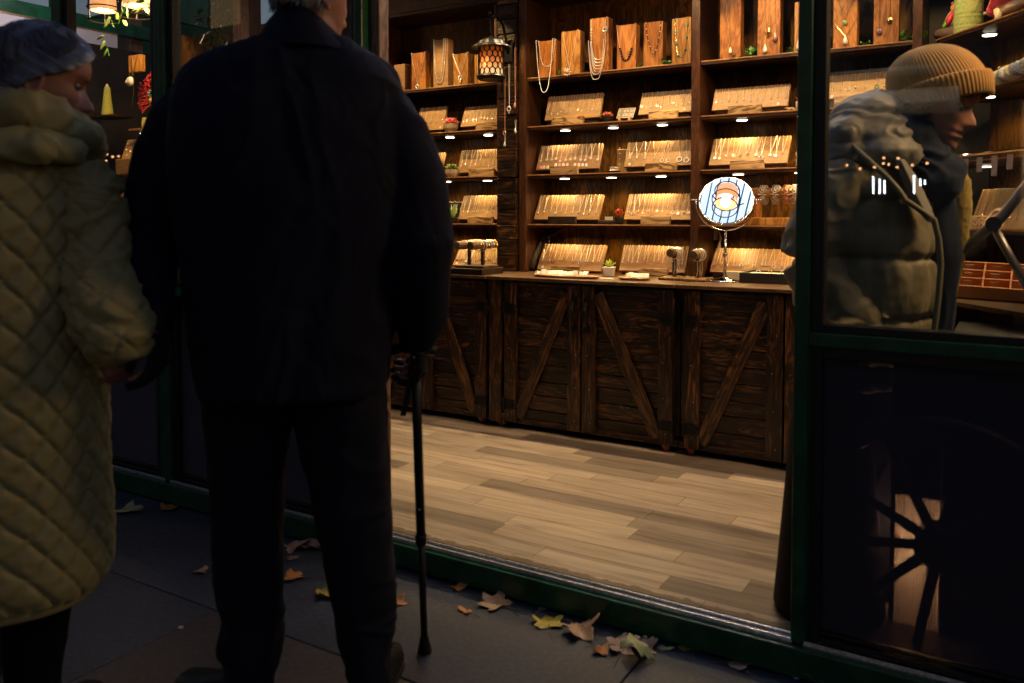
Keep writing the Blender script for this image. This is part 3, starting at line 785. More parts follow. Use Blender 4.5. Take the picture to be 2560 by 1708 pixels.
board("board right of the pink succulent", 'second shelf, left bay, next to the plank pillar', (1150.6, 317), (1250, 311), (1163.4, 268), YBD, (['cross', 'cross', 'drop'], 0.35, 11, 0.014), stop=(1189, 1249, 305))
board("third shelf board beside the man's arm", 'third shelf, left bay, mostly behind the man', (1040, 441), (1099, 440), (1054, 384), YBD, (['cross', 'bigring'], 0.35, 5, 0.018), stop=None)
board("board right of the small green succulent", 'third shelf, left bay, right of the small green plant', (1142.5, 432), (1250, 429), (1154, 377), YBD, (['cross', 'drop'], 0.35, 9, 0.016), stop=(1171, 1235, 422))
board("board right of the aloe", 'fourth shelf, left bay, right of the aloe', (1144.6, 548.5), (1250, 548.5), (1160, 490), YBD, (['bead', 'drop', 'bar', 'heart'], 0.35, 8, 0.016), stop=(1168, 1231, 541), extra='beads')
board("board behind the double bracelet stand", 'counter, left bay, behind the double bracelet stand', (1131, 663), (1238, 667), (1152, 611), 3.965, (['drop', 'heart', 'disc'], 0.3, 9, 0.014), stop=(1161, 1215, 661), stopw=DARKSTOP, pendmats=[sv, gd])
board("board behind the beanie", 'second shelf behind the beanie, seen through glass', (2062, 247), (2270, 236), (2070, 190), YBD, (['drop', 'bead', 'ring'], 0.4, 9, 0.014), stop=(2085, 2140, 240), pendmats=[gd, (ENAMEL, ''), (PEARL, ''), gd, gd, (TURQ, '')])

# enamel charm cards stuck to one board
ch = MB()
# ---- upright wooden display blocks on the top shelf
def block(lbl, u0, u1, vt, vb, wood_=HONEY, depth=0.055, yf=3.925):
    a = P(u0, vb, y=yf); b = P(u1, vb, y=yf); zt = P((u0 + u1) / 2, vt, y=yf).z
    t = tag(MB().box((a.x, yf, LV[0] + 0.0006), (b.x, yf + depth, zt)).build('display_block', wood_, None, bev=0.003), lbl, 'display block', 'wooden necklace display blocks on the top shelf')
    return a.x, b.x, zt, yf
def necklace(lbl, pts, mat=SILVER, r=0.0011, beads=None, pend=None, name='necklace', n=0):
    """pts: polyline in world coordinates"""
    m = MB(); pts = [Vector(p) for p in pts]
    m.tube(pts, r, 5, cap=False)
    t = thing(name, lbl, 'necklace', pts[len(pts) // 2], 'necklaces on the top shelf')
    m.build('chain', mat, t)
    if beads:
        m = MB()
        L = [0]
        for a, b in zip(pts, pts[1:]): L.append(L[-1] + (b - a).length)
        step, rad, f0, f1, bm = beads
        d = L[-1] * f0
        while d < L[-1] * f1:
            k = max(i for i in range(len(L)) if L[i] <= d)
            if k >= len(pts) - 1: break
            m.ball(pts[k].lerp(pts[k + 1], (d - L[k]) / (L[k + 1] - L[k])), rad * rnd.uniform(0.85, 1.15), 6); d += step
        m.build('beads', bm, t, smooth=True)
    if pend:
        kind, c, sc, pm = pend; c = Vector(c); m = MB()
        if kind == 'ring': m.torus(c, 0.011 * sc, 0.0035 * sc, 16, 8, Matrix.Rotation(R_(90), 4, 'X'))
        elif kind == 'drop':
            m.lathe([(0.001, 0.022 * sc), (0.004 * sc, 0.014 * sc), (0.009 * sc, 0.0), (0.0085 * sc, -0.008 * sc), (0.003 * sc, -0.014 * sc)], c, 10)
        elif kind == 'cluster':
            for k in range(16): m.ball(c + Vector((rnd.uniform(-.018, .018), -rnd.uniform(0, .006), rnd.uniform(-.012, .01))), 0.0042, 6)
            for k in (-1, 0, 1): m.ball(c + Vector((k * 0.012, -0.004, -0.024 - 0.003 * (k == 0))), 0.0052, 8)
        elif kind == 'flower':
            for k in range(8):
                a_ = k * math.pi / 4; m.ball(c + Vector((math.cos(a_) * 0.011, 0, math.sin(a_) * 0.012)), 0.0046, 6)
            m.ball(c + Vector((0, 0, -0.022)), 0.005, 6)
        elif kind == 'disc':
            m.lathe([(0.008 * sc, -0.0015), (0.009 * sc, 0), (0.008 * sc, 0.0015)], c, 14, Matrix.Rotation(R_(90), 4, 'X'))
        m.build('pendant', pm, t, smooth=True)
    return t
def vee(x0, x1, zt, xb, zb, yf, sag=0.15, n=10, y=None, back=0.012):
    """a chain over the block top, hanging in a soft V"""
    y = yf - 0.004
    L = []
    L.append(Vector((x0, yf + back, zt + 0.003))); 
    for k in range(n + 1):
        f = k / n; x = x0 + (xb - x0) * (f ** (1 + sag)) if sag else x0 + (xb - x0) * f
        L.append(Vector((x, y, zt + 0.002 + (zb - zt) * f)))
    Rr = []
    for k in range(n, -1, -1):
        f = k / n; x = x1 + (xb - x1) * (f ** (1 + sag))
        Rr.append(Vector((x, y, zt + 0.002 + (zb - zt) * f)))
    Rr.append(Vector((x1, yf + back, zt + 0.003)))
    return L + Rr
def ucat(x0, x1, zt, zb, yf, n=14, pw=2.6, back=0.012):
    xc = (x0 + x1) / 2; hw = (x1 - x0) / 2; y = yf - 0.004
    pts = [Vector((x0, yf + back, zt + 0.003))]
    for k in range(-n, n + 1):
        f = k / n
        pts.append(Vector((xc + hw * math.copysign(abs(f) ** 0.8, f), y, zb + (zt + 0.002 - zb) * abs(f) ** pw)))
    return pts + [Vector((x1, yf + back, zt + 0.003))]

block('small dark block at the far left of the top shelf, behind the man', 985, 1012, 161, 200, BOARDW2)
x0, x1, zt, yf = block('orange grained block holding a ring pendant, left end of top shelf', 1029, 1064, 132, 222)
necklace('silver chain with a ring pendant on the orange grained block', vee(x0 + .002, x1 + .0, zt, (x0 + x1) / 2 - 0.003, LV[0] + 0.026, yf), pend=('ring', ((x0 + x1) / 2 - 0.003, yf - 0.008, LV[0] + 0.016), 1.0, SILVER))
x0, x1, zt, yf = block('tall brown block draped with two long beaded strands, left bay', 1083, 1120, 99, 213, BOARDW2)
necklace('long silver beaded strand on the tall block of the left bay', ucat(x0 + .006, x1 - .012, zt, LV[0] + 0.022, yf), beads=(0.0075, 0.0034, 0.03, 0.97, SILVER))
necklace('second, narrower beaded strand on the tall block of the left bay', ucat(x0 + .014, x1 - .022, zt, LV[0] + 0.05, yf - 0.004), beads=(0.009, 0.0038, 0.6, 0.97, SILVER))
x0, x1, zt, yf = block('short wide block with a flower pendant, left of the lantern', 1133, 1170, 134, 208, HONEY2)
necklace('double chain with a beaded flower pendant, left of the lantern', vee(x0, x1, zt, (x0 + x1) / 2 + .002, LV[0] + 0.058, yf), r=0.0018, pend=('flower', ((x0 + x1) / 2 + .002, yf - 0.008, LV[0] + 0.040), 1.0, SILVER))
necklace('short tail of beads in the middle of the block left of the lantern', [((x0 + x1) / 2 - .003, yf - 0.003, zt - 0.002), ((x0 + x1) / 2 - .003, yf - 0.003, zt - 0.05)], beads=(0.006, 0.002, 0, 1, BLKB))
x0, x1, zt, yf = block('block half hidden behind the glowing lantern', 1186, 1224, 135, 203, HONEY2)
necklace('dark beaded strand on the block half hidden by the lantern', [(x0 + .012, yf - 0.003, zt + 0.002), (x0 + .014, yf - 0.003, zt - 0.07), (x0 + .022, yf - 0.004, LV[0] + 0.004)], beads=(0.010, 0.003, 0, 1, BLKB))
# middle bay
x0, x1, zt, yf = block('first block of the middle bay, hung with white strands that drop below the shelf', 1347, 1389, 102, 188)
necklace('triple strand of pale beads on the first block of the middle bay', ucat(x0, x1, zt, LV[0] + 0.055, yf), r=0.0014, beads=(0.014, 0.0034, 0.2, 0.95, PEARL), mat=PEARL)
pts = ucat(x0 - .001, x1 - .002, zt, LV[0] - 0.085, yf - 0.024, pw=2.2, back=0.03)
necklace('long white strand dangling below the top shelf, middle bay', pts, r=0.0018, mat=PEARL, beads=(0.012, 0.0032, 0.3, 0.7, PEARL))
x0, x1, zt, yf = block('second block of the middle bay with a pearl cluster pendant', 1403, 1450, 78, 181, HONEY2)
necklace('pearl necklace ending in a cluster with three drops', vee(x0 + .012, x1 - .014, zt, (x0 + x1) / 2 - .004, LV[0] + 0.03, yf), mat=PEARL, beads=(0.011, 0.0022, 0.3, 0.7, PEARL), pend=('cluster', ((x0 + x1) / 2 - .004, yf - 0.026, LV[0] + 0.020), 1, PEARL))
x0, x1, zt, yf = block('tallest block of the middle bay with many looping strands', 1474, 1520.5, 45, 174)
for q in range(7):
    necklace(['topmost', 'second', 'third', 'fourth', 'fifth', 'sixth', 'lowest'][q] + ' looping silver strand on the tallest block of the middle bay', ucat(x0 + .011 - q * .0005, x1 - .012 + q * .0004, zt - 0.12, LV[0] + 0.062 - q * 0.0155 - (0.012 if q == 6 else 0), yf - 0.0015 * q - (0.02 if q > 4 else 0), pw=3.0, back=-0.002), r=0.0016)
necklace('short double chain with rings above the looping strands', [(x0 + .010, yf + .01, zt + .003), (x0 + .010, yf - .004, zt - .01), (x0 + .012, yf - .004, zt - .12)], r=0.0016, beads=(0.016, 0.005, 0.5, 1.0, SILVER))
necklace('silver rose clasp chain at the upper right of the tallest block', [(x1 - .014, yf + .01, zt + .003), (x1 - .014, yf - .004, zt - .01), (x1 - .014, yf - .004, zt - .12)], r=0.0018, pend=('flower', (x1 - .014, yf - .008, zt - .062), 1, SILVER))
x0, x1, zt, yf = block('fourth block of the middle bay with a black beaded necklace', 1542, 1589, 62, 168)
necklace('rose chain with big black and silver beads', ucat(x0, x1 - .001, zt, LV[0] + 0.045, yf, pw=1.9), mat=ROSE, r=0.0015, beads=(0.0135, 0.0062, 0.33, 0.67, BLKB))
x0, x1, zt, yf = block('fifth block of the middle bay with a thin dark pointed necklace', 1608.5, 1656, 55, 161)
necklace('thin dark pointed necklace of long beads', vee(x0 + .014, x1 - .008, zt, (x0 + x1) / 2 + .006, LV[0] + 0.045, yf, sag=0.9), mat=BLKB, r=0.0015, beads=(0.03, 0.0028, 0.05, 0.95, SILVER))
x0, x1, zt, yf = block('last block of the middle bay with a green stone necklace', 1679, 1727, 45, 153, HONEY2)
necklace('fine gold chain spaced with dark green stones', ucat(x0 + .016, x1 - .014, zt, LV[0] + 0.035, yf, pw=3), mat=GOLD, r=0.0011, beads=(0.058, 0.0065, 0.06, 0.98, TURQ))
# right bay
x0, x1, zt, yf = block('tall block nearest the upright in the right bay', 1799, 1851, -35, 146)
necklace('thin chain with two small leaf charms on the first tall block, right bay', vee(x0 + .022, x1 - .02, zt, (x0 + x1) / 2 + .002, LV[0] + 0.045, yf), mat=GOLD, r=0.001, pend=('drop', ((x0 + x1) / 2 + .004, yf - .008, LV[0] + 0.035), 0.9, PEARL))
x0, x1, zt, yf = block('widest tall block of the right bay with three hanging stones', 1893, 1950, -40, 137)
for q, (f, zz, mt, nm) in enumerate(((0.36, 0.035, PEARL, 'lowest white'), (0.53, 0.115, GOLD, 'highest amber'), (0.80, 0.085, ROSE, 'middle pink'))):
    xx = x0 + (x1 - x0) * f
    necklace(nm + ' drop stone on a long chain, right bay', [(xx - .004, yf - .003, zt), (xx, yf - .004, LV[0] + zz)], mat=GOLD, r=0.0013, pend=('drop', (xx, yf - .008, LV[0] + zz - 0.01), 1.25, mt))
x0, x1, zt, yf = block('tall block of the right bay beside the green post', 1985, 2038, 3, 129, HONEY2)
necklace('beaded chain with a large white teardrop stone beside the green post', vee(x0 + .024, x1 - .018, zt, x0 + .030, LV[0] + 0.075, yf), mat=PEARL, r=0.0012, beads=(0.006, 0.0022, 0.05, 0.95, PEARL), pend=('drop', (x0 + .032, yf - .012, LV[0] + 0.028), 2.3, PEARL))
x0, x1, zt, yf = block('orange block just right of the green post with two gold pendants', 2082, 2142, -25, 118)
necklace('gold chain with a green square stone behind the glass', vee(x0 + .01, x1 - .004, zt, (x0 + x1) / 2, LV[0] + 0.12, yf), mat=GOLD, r=0.0012, pend=('disc', ((x0 + x1) / 2, yf - .008, LV[0] + 0.108), 1.2, plain('green_stone', (0.2, 0.3, 0.1), 0.3)))
necklace('gold chain with a white drop below the green square stone', vee(x0 + .001, x1, LV[0] + 0.12, (x0 + x1) / 2 + .004, LV[0] + 0.045, yf - .003, back=-0.002), mat=GOLD, r=0.0012, pend=('drop', ((x0 + x1) / 2 + .004, yf - .012, LV[0] + 0.026), 1.2, PEARL))
x0, x1, zt, yf = block('brown block left of the rightmost upright, with round pendants', 2183, 2246, -35, 109)
for q, (f, zz, mt, nm) in enumerate(((0.25, 0.065, plain('violet_stone', (0.18, 0.07, 0.16), 0.3), 'violet'), (0.66, 0.11, GOLD, 'gold'))):
    xx = x0 + (x1 - x0) * f
    necklace('long chain with a round ' + nm + ' pendant behind the glass', [(xx, yf - .003, zt), (xx, yf - .004, LV[0] + zz)], mat=GOLD, r=0.001, pend=('disc', (xx, yf - .008, LV[0] + zz - 0.012), 1.3, mt))

# ---- enamel charms on the third shelf board (one card of them)
A = P(1339.5, 424, y=YBD)
rr = random.Random(2)
for k in range(12):
    u = 1349 + k * 9.6 + (10 if k > 7 else 0); v = 418.5 - (k > 3) * 6
    if k == 3: continue
    q = P(u, v - 1, y=YBD + 0.0)
    c = [(0.85, 0.25, 0.2), (0.9, 0.6, 0.5), (0.8, 0.85, 0.6), (0.9, 0.7, 0.3), (0.9, 0.9, 0.8), (0.85, 0.45, 0.6), (0.95, 0.85, 0.85), (0.9, 0.7, 0.75), (0.9, 0.85, 0.8), (0.9, 0.8, 0.75), (0.95, 0.9, 0.9), (0.9, 0.9, 0.95)][k]
    m = MB(); zz = q.z; yo = YBD - 0.006 + (zz - A.z) * 0.42
    m.prism([(q.x - .007, yo, zz - .010), (q.x + .007, yo, zz - .010), (q.x + .007, yo + .004, zz + .003), (q.x + .004, yo + .0055, zz + .008), (q.x - .004, yo + .0055, zz + .008), (q.x - .007, yo + .004, zz + .003)], (0, 0.004, -0.0015))
    tag(m.build('charm', plain('enamel_%d' % k, c, 0.3), None, bev=0.001), f'{ORD[k]} arched enamel charm from the left below the disc necklaces', 'charm', 'enamel charms at the foot of the board')

# ---- plants
SOIL = plain('soil', (0.03, 0.02, 0.012), 0.9)
def leafm(name, c, tip=None, rough=0.4):
    if name in MATS: return MATS[name]
    m, nt, b, o = nmat(name)
    at = N(nt, 'ShaderNodeAttribute', attribute_name='rnd')
    r = ramp(nt, [(0.0, c), (1.0, tip or tuple(min(1, x * 1.6) for x in c))]); nt.links.new(at.outputs['Fac'], r.inputs[0])
    nt.links.new(r.outputs[0], b.inputs['Base Color']); b.inputs['Roughness'].default_value = rough
    b.inputs['Subsurface Weight'].default_value = 0.15; b.inputs['Subsurface Radius'].default_value = (0.01, 0.01, 0.005)
    MATS[name] = m; return m
def fleshleaf(m, base, d, L, w, curl=0.3, th=0.35, r=None):
    """pointed fleshy leaf from base along d"""
    d = Vector(d).normalized(); side = d.cross(Vector((0, 0, 1)));
    if side.length < 0.05: side = Vector((1, 0, 0))
    side.normalize(); nrm = side.cross(d)
    rings = []; n = 6; vs = []; fs = []
    for i in range(6):
        f = i / 5; ww = w * math.sin(math.pi * min(0.97, 0.18 + 0.8 * f)) ** 0.8 * (1 if f < 0.99 else 0.15)
        c = Vector(base) + d * L * f + nrm * (curl * L * f * f)
        for k in range(n):
            a = 2 * math.pi * k / n
            vs.append(c + side * math.cos(a) * ww + nrm * math.sin(a) * ww * th)
    for i in range(5):
        for k in range(n): fs.append((i * n + k, i * n + (k + 1) % n, (i + 1) * n + (k + 1) % n, (i + 1) * n + k))
    fs.append(tuple(range(n))); fs.append(tuple((5 * n + k) for k in range(n)))
    m.add(vs, fs, rnd.random() if r is None else r)
def succulent(lbl, u0, u1, vb, vp, vt, y, zb, potm, leafmat, style='rosette', square=False, potname='pot'):
    a = P(u0, vb, y=y); b = P(u1, vb, y=y); x = (a.x + b.x) / 2; w = (b.x - a.x) / 2
    hp = max(0.02, (vb - vp) / FPX * (Vector((x, y, 1.2)) - CAM).dot(FWD)); H = (vp - vt) / FPX * (Vector((x, y, 1.2)) - CAM).dot(FWD)
    t = thing('potted_succulent', lbl, 'plant', (x, y, zb))
    m = MB()
    if square:
        for (s0, s1, z0, z1) in ((0.72, 1.0, 0, hp),):
            M = Matrix.Translation((x, y, zb + 0.0006)) @ Matrix.Rotation(R_(12), 4, 'Z')
            q = [(-w * s0, -w * s0), (w * s0, -w * s0), (w * s0, w * s0), (-w * s0, w * s0)]
            p_ = [(-w, -w), (w, -w), (w, w), (-w, w)]
            vs = [M @ Vector((*c, 0)) for c in q] + [M @ Vector((*c, hp)) for c in p_] + [M @ Vector((c[0] * .86, c[1] * .86, hp)) for c in p_] + [M @ Vector((c[0] * .84, c[1] * .84, hp * 0.9)) for c in p_]
            fs = [(3, 2, 1, 0)]
            for l in range(3):
                for k in range(4): fs.append((l * 4 + k, l * 4 + (k + 1) % 4, l * 4 + 4 + (k + 1) % 4, l * 4 + 4 + k))
            fs.append((12, 13, 14, 15))
            m.add(vs, fs)
        m.build(potname, potm, t, bev=0.002)
    else:
        m.lathe([(w * 0.7, 0.0006), (w * 0.95, hp * 0.5), (w, hp), (w * 0.86, hp), (w * 0.84, hp * 0.88)], (x, y, zb), 20)
        m.build(potname, potm, t, smooth=False, bev=0.001)
    top = zb + hp * 0.92; m = MB()
    rr = random.Random(int(u0))
    if style == 'rosette':
        for ring, (nn, el, LL, ww) in enumerate(((9, 12, 1.15, 0.32), (8, 38, 1.0, 0.30), (6, 62, 0.8, 0.26), (3, 82, 0.6, 0.2))):
            for k in range(nn):
                az = 2 * math.pi * (k + 0.5 * ring) / nn + rr.uniform(-.1, .1); e = R_(el + rr.uniform(-6, 6))
                fleshleaf(m, (x, y, top + 0.004), (math.cos(az) * math.cos(e), math.sin(az) * math.cos(e), math.sin(e)), w * LL * 1.15 if H < w * 1.2 else H * 0.95 * (0.7 + 0.3 * LL) , w * ww, 0.15, 0.4)
    elif style == 'spike':
        for k in range(16):
            az = rr.uniform(0, 6.28); e = R_(rr.uniform(25, 85))
            fleshleaf(m, (x, y, top), (math.cos(az) * math.cos(e), math.sin(az) * math.cos(e), math.sin(e)), H * rr.uniform(0.85, 1.1), w * 0.17, 0.12, 0.5)
    elif style == 'aloe':
        for k in range(11):
            az = rr.uniform(0, 6.28); e = R_(rr.uniform(66, 88))
            fleshleaf(m, (x + math.cos(az) * w * .4, y + math.sin(az) * w * .4, top), (math.cos(az) * math.cos(e), math.sin(az) * math.cos(e), math.sin(e)), H * rr.uniform(0.75, 1.02), w * 0.26, -0.05, 0.5)
    elif style == 'flowers':
        for k in range(11):
            az = k * 2.4; rad = w * 1.0 * math.sqrt(k / 11); c = Vector((x + math.cos(az) * rad, y + math.sin(az) * rad * 0.8, top + H * (0.75 - 0.4 * (k / 11)) + rr.uniform(0, .004)))
            for j in range(6):
                a2 = j * math.pi / 3; fleshleaf(m, c, (math.cos(a2), math.sin(a2), 0.7), w * 0.36, w * 0.14, 0.2, 0.4)
            m.tube([(x, y, top), c], 0.0012, 4, r=0)
    m.build('leaves', leafmat, t, smooth=True)
    m = MB(); m.lathe([(w * 0.8, hp * 0.86), (w * 0.8, hp * 0.92)], (x, y, zb), 14); m.build('soil', SOIL, t)
    return t
PINKL = leafm('pink_leaves', (0.70, 0.10, 0.10), (0.92, 0.38, 0.32)); GRN = leafm('green_leaves', (0.05, 0.12, 0.02), (0.20, 0.32, 0.05)); LIME = leafm('lime_leaves', (0.22, 0.36, 0.02), (0.50, 0.58, 0.06))
ALOE = leafm('aloe_leaves', (0.16, 0.28, 0.03), (0.50, 0.56, 0.28)); REDL = leafm('red_leaves', (0.55, 0.03, 0.02), (0.85, 0.16, 0.10)); BEIGE = plain('beige_pot', (0.48, 0.36, 0.22), 0.6, nscale=90); BLKPOT = plain('black_pot', (0.02, 0.016, 0.014), 0.35)
CORAL = leafm('coral_leaves', (0.70, 0.09, 0.03), (0.95, 0.42, 0.2))
succulent('pink rosette succulent in a pale round pot, left bay', 1113, 1143, 327, 307, 293, 3.935, LV[1], BEIGE, PINKL)
succulent('small green succulent in a beige pot on the third shelf, left bay', 1116, 1142.5, 440, 421, 409, 3.94, LV[2], BEIGE, GRN)
succulent('tall pale green aloe in a black pot in front of a sign', 1119, 1140, 556, 541, 506, 3.93, LV[3], BLKPOT, ALOE, 'aloe')
succulent('coral rosette succulent in a black pot left of the price sign', 1506, 1531, 297, 284, 268, 3.93, LV[1], BLKPOT, CORAL)
succulent('red flower cluster in a black pot on the fourth shelf', 1536, 1559, 558, 540, 514, 3.94, LV[3], BLKPOT, REDL, 'flowers')
succulent('lime green spiky succulent in a white square pot on the counter', 1509, 1536, 689, 666, 643, 3.83, ZT, WHITEP, LIME, 'spike', square=True)
succulent('red spiky air plant in a pale ribbed pot, right bay', 1989, 2014, 271, 249, 228, 3.935, LV[1], CREAM, leafm('scarlet_leaves', (0.75, 0.04, 0.02), (0.95, 0.2, 0.1)), 'spike')
# raffia at the foot of the red air plant
m = MB()
for k in range(14):
    c = Vector((P(1983, 270, y=3.925).x + rnd.uniform(-.03, .03), 3.925 + rnd.uniform(-.01, .01), LV[1] + 0.004)); pts = [c + Vector((math.cos(a) * rnd.uniform(.008, .02), math.sin(a) * .01, abs(math.sin(a * 1.3)) * 0.012)) for a in [q * 0.8 for q in range(7)]]
    m.tube(pts, 0.0008, 4)
tag(m.build('raffia_tuft', plain('raffia', (0.55, 0.36, 0.16), 0.7)), 'loose tuft of straw at the foot of the red air plant', 'straw')
# sprigs of artificial ivy along the top shelf
VINE = leafm('ivy_leaves', (0.03, 0.14, 0.015), (0.12, 0.36, 0.05))
def sprig(lbl, u, v, size, y=3.95, z=None, n=14, seed=0):
    rr = random.Random(seed); z = LV[0] if z is None else z
    c = P(u, v, y=y); c.z = z + 0.003
    m = MB(); st = MB()
    for s in range(max(2, n // 5)):
        d = Vector((rr.uniform(-1, 1), rr.uniform(-.35, .15), rr.uniform(.3, 1.2))).normalized()
        pts = [c + d * size * f + Vector((0, 0, -size * 0.6 * f * f)) + Vector((rr.uniform(-.002, .002),) * 3) for f in (0, .25, .5, .75, 1)]
        pts = [Vector((p.x, p.y, max(p.z, z + 0.002))) for p in pts]
        st.tube(pts, 0.0009, 4)
        for q in range(5):
            p = pts[0].lerp(pts[-1], rr.uniform(.2, 1)) + Vector((rr.uniform(-.006, .006), rr.uniform(-.006, .006), rr.uniform(0, .008)))
            a = rr.uniform(0, 6.28); fleshleaf(m, p, (math.cos(a), math.sin(a) * .4, rr.uniform(-.1, .8)), size * rr.uniform(.22, .34), size * 0.10, 0.3, 0.15)
    t = thing('ivy_sprig', lbl, 'plant', c, 'artificial ivy sprigs on the top shelf')
    m.build('leaves', VINE, t); st.build('stems', VINE, t)
sprig('tiny green sprig between the orange and the tall brown block, left bay', 1076, 213, 0.035, seed=1)
sprig('green sprig between the first and second blocks of the middle bay', 1398, 183, 0.06, seed=2, n=20)
sprig('green sprig between the fourth and fifth blocks of the middle bay', 1601, 161, 0.06, seed=3, n=20)
sprig('green sprig left of the green stone block, middle bay', 1668, 157, 0.05, seed=4, n=20)
sprig('bushiest green sprig, between two tall blocks of the right bay', 1876, 141, 0.085, seed=5, n=55)
sprig('small green sprig beside the tall block next to the green post', 1975, 134, 0.045, seed=6, n=18)
sprig('dark green sprig behind the glass between two blocks', 2165, 112, 0.045, seed=7, n=18)
sprig('green sprig against the rightmost upright behind the glass', 2268, 104, 0.10, seed=8, n=30)

# ---- signs
CHALK = plain('chalkboard', (0.03, 0.028, 0.025), 0.35); CHALKL = plain('worn_chalkboard', (0.28, 0.22, 0.14), 0.4)
def textobj(txt, size, M, mat, parent, ext=0.0004):
    cu = bpy.data.curves.new('writing', 'FONT'); cu.body = txt; cu.size = size; cu.extrude = ext; cu.align_x = 'CENTER'; cu.align_y = 'CENTER'
    tmp = bpy.data.objects.new('tmp', cu); COL.objects.link(tmp)
    bpy.context.view_layer.update()
    me = bpy.data.meshes.new_from_object(tmp.evaluated_get(bpy.context.evaluated_depsgraph_get()))
    COL.objects.unlink(tmp); bpy.data.objects.remove(tmp)
    me.transform(Matrix.Translation(-Vector(parent.location)) @ M); me.materials.clear(); me.materials.append(mat)
    o = bpy.data.objects.new('writing', me); COL.objects.link(o); o.parent = parent
    return o
def sign(lbl, outline, y, zb, face, lines, up, size, lean=0.45, rim=True):
    """outline in pixels (front face at y on its foot)"""
    pts = [P(u, v, y=y) for u, v in outline]
    z0 = min(p.z for p in pts); cx = sum(p.x for p in pts) / len(pts)
    base = Vector((cx, y, z0))
    upv = Vector((0, math.sin(lean), math.cos(lean))); axv = Vector((1, 0, 0))
    nrm = axv.cross(upv); nrm = nrm if nrm.y < 0 else -nrm
    t = thing('chalk_sign', lbl, 'sign', (cx, y, zb))
    out = [base + axv * (p.x - cx) + upv * ((p.z - z0) / math.cos(lean)) for p in pts]
    m = MB(); m.prism(out, -nrm * 0.004); m.build('board', face, t)
    m = MB(); m.tube(out + [out[0], out[1]], 0.0018, 6, cap=False); m.build('rim', CREAM, t)
    H = max(p.z for p in pts) - z0
    for k, (txt, f, dx, sz) in enumerate(lines):
        c = base + upv * (H / math.cos(lean) * f) + nrm * 0.001 + axv * dx
        M = Matrix.Translation(c) @ Matrix((axv, upv, nrm)).transposed().to_4x4()
        textobj(txt, sz, M, CREAM, t)
    m = MB()
    for s in (-0.6, 0.6):
        hw = (max(p.x for p in out) - min(p.x for p in out)) / 2
        m.box((cx + s * hw - .006, y - 0.008, zb + 0.0006), (cx + s * hw + .006, y + 0.02, z0 + 0.006))
    m.build('foot', STOPW, t, bev=0.001)
    return t
# back to the shelf: pictured parallelogram comes from the lean
sign('white rimmed chalk price sign on the second shelf, middle bay', [(1541, 296), (1582, 293.5), (1582, 268), (1541, 270)], 3.925, LV[1], CHALKL, [('1  £4.50', 0.70, 0, 0.026), ('2  £8.00', 0.30, 0, 0.026)], None, 0.02, lean=0.62)
def notch(u0, u1, v0, v1):
    q = []
    for (a, b) in ((0, .05), (.06, 0), (.40, .03), (.5, -.06), (.6, .03), (.94, 0), (1, .06), (.95, .30), (.90, .46), (.97, .58), (.92, .80), (.94, .96), (.86, 1), (.14, 1), (.06, .96), (.08, .8), (.03, .58), (.10, .46), (.05, .30)):
        q.append((u0 + (u1 - u0) * a, v0 + (v1 - v0) * b))
    return q
sign('dark notched price sign behind the aloe', notch(1112, 1152, 505, 546), 3.975, LV[3], CHALK, [('1 £30', 0.72, 0, 0.022), ('2  £45', 0.35, 0, 0.022)], None, 0.02, lean=0.2)
sign('dark notched sign beside the green post, numbers 1 and 2', notch(1988, 2032, 380, 414), 3.94, LV[2], CHALK, [('1  £', 0.75, -0.012, 0.020), ('2  £', 0.38, -0.012, 0.020)], None, 0.02, lean=0.25)

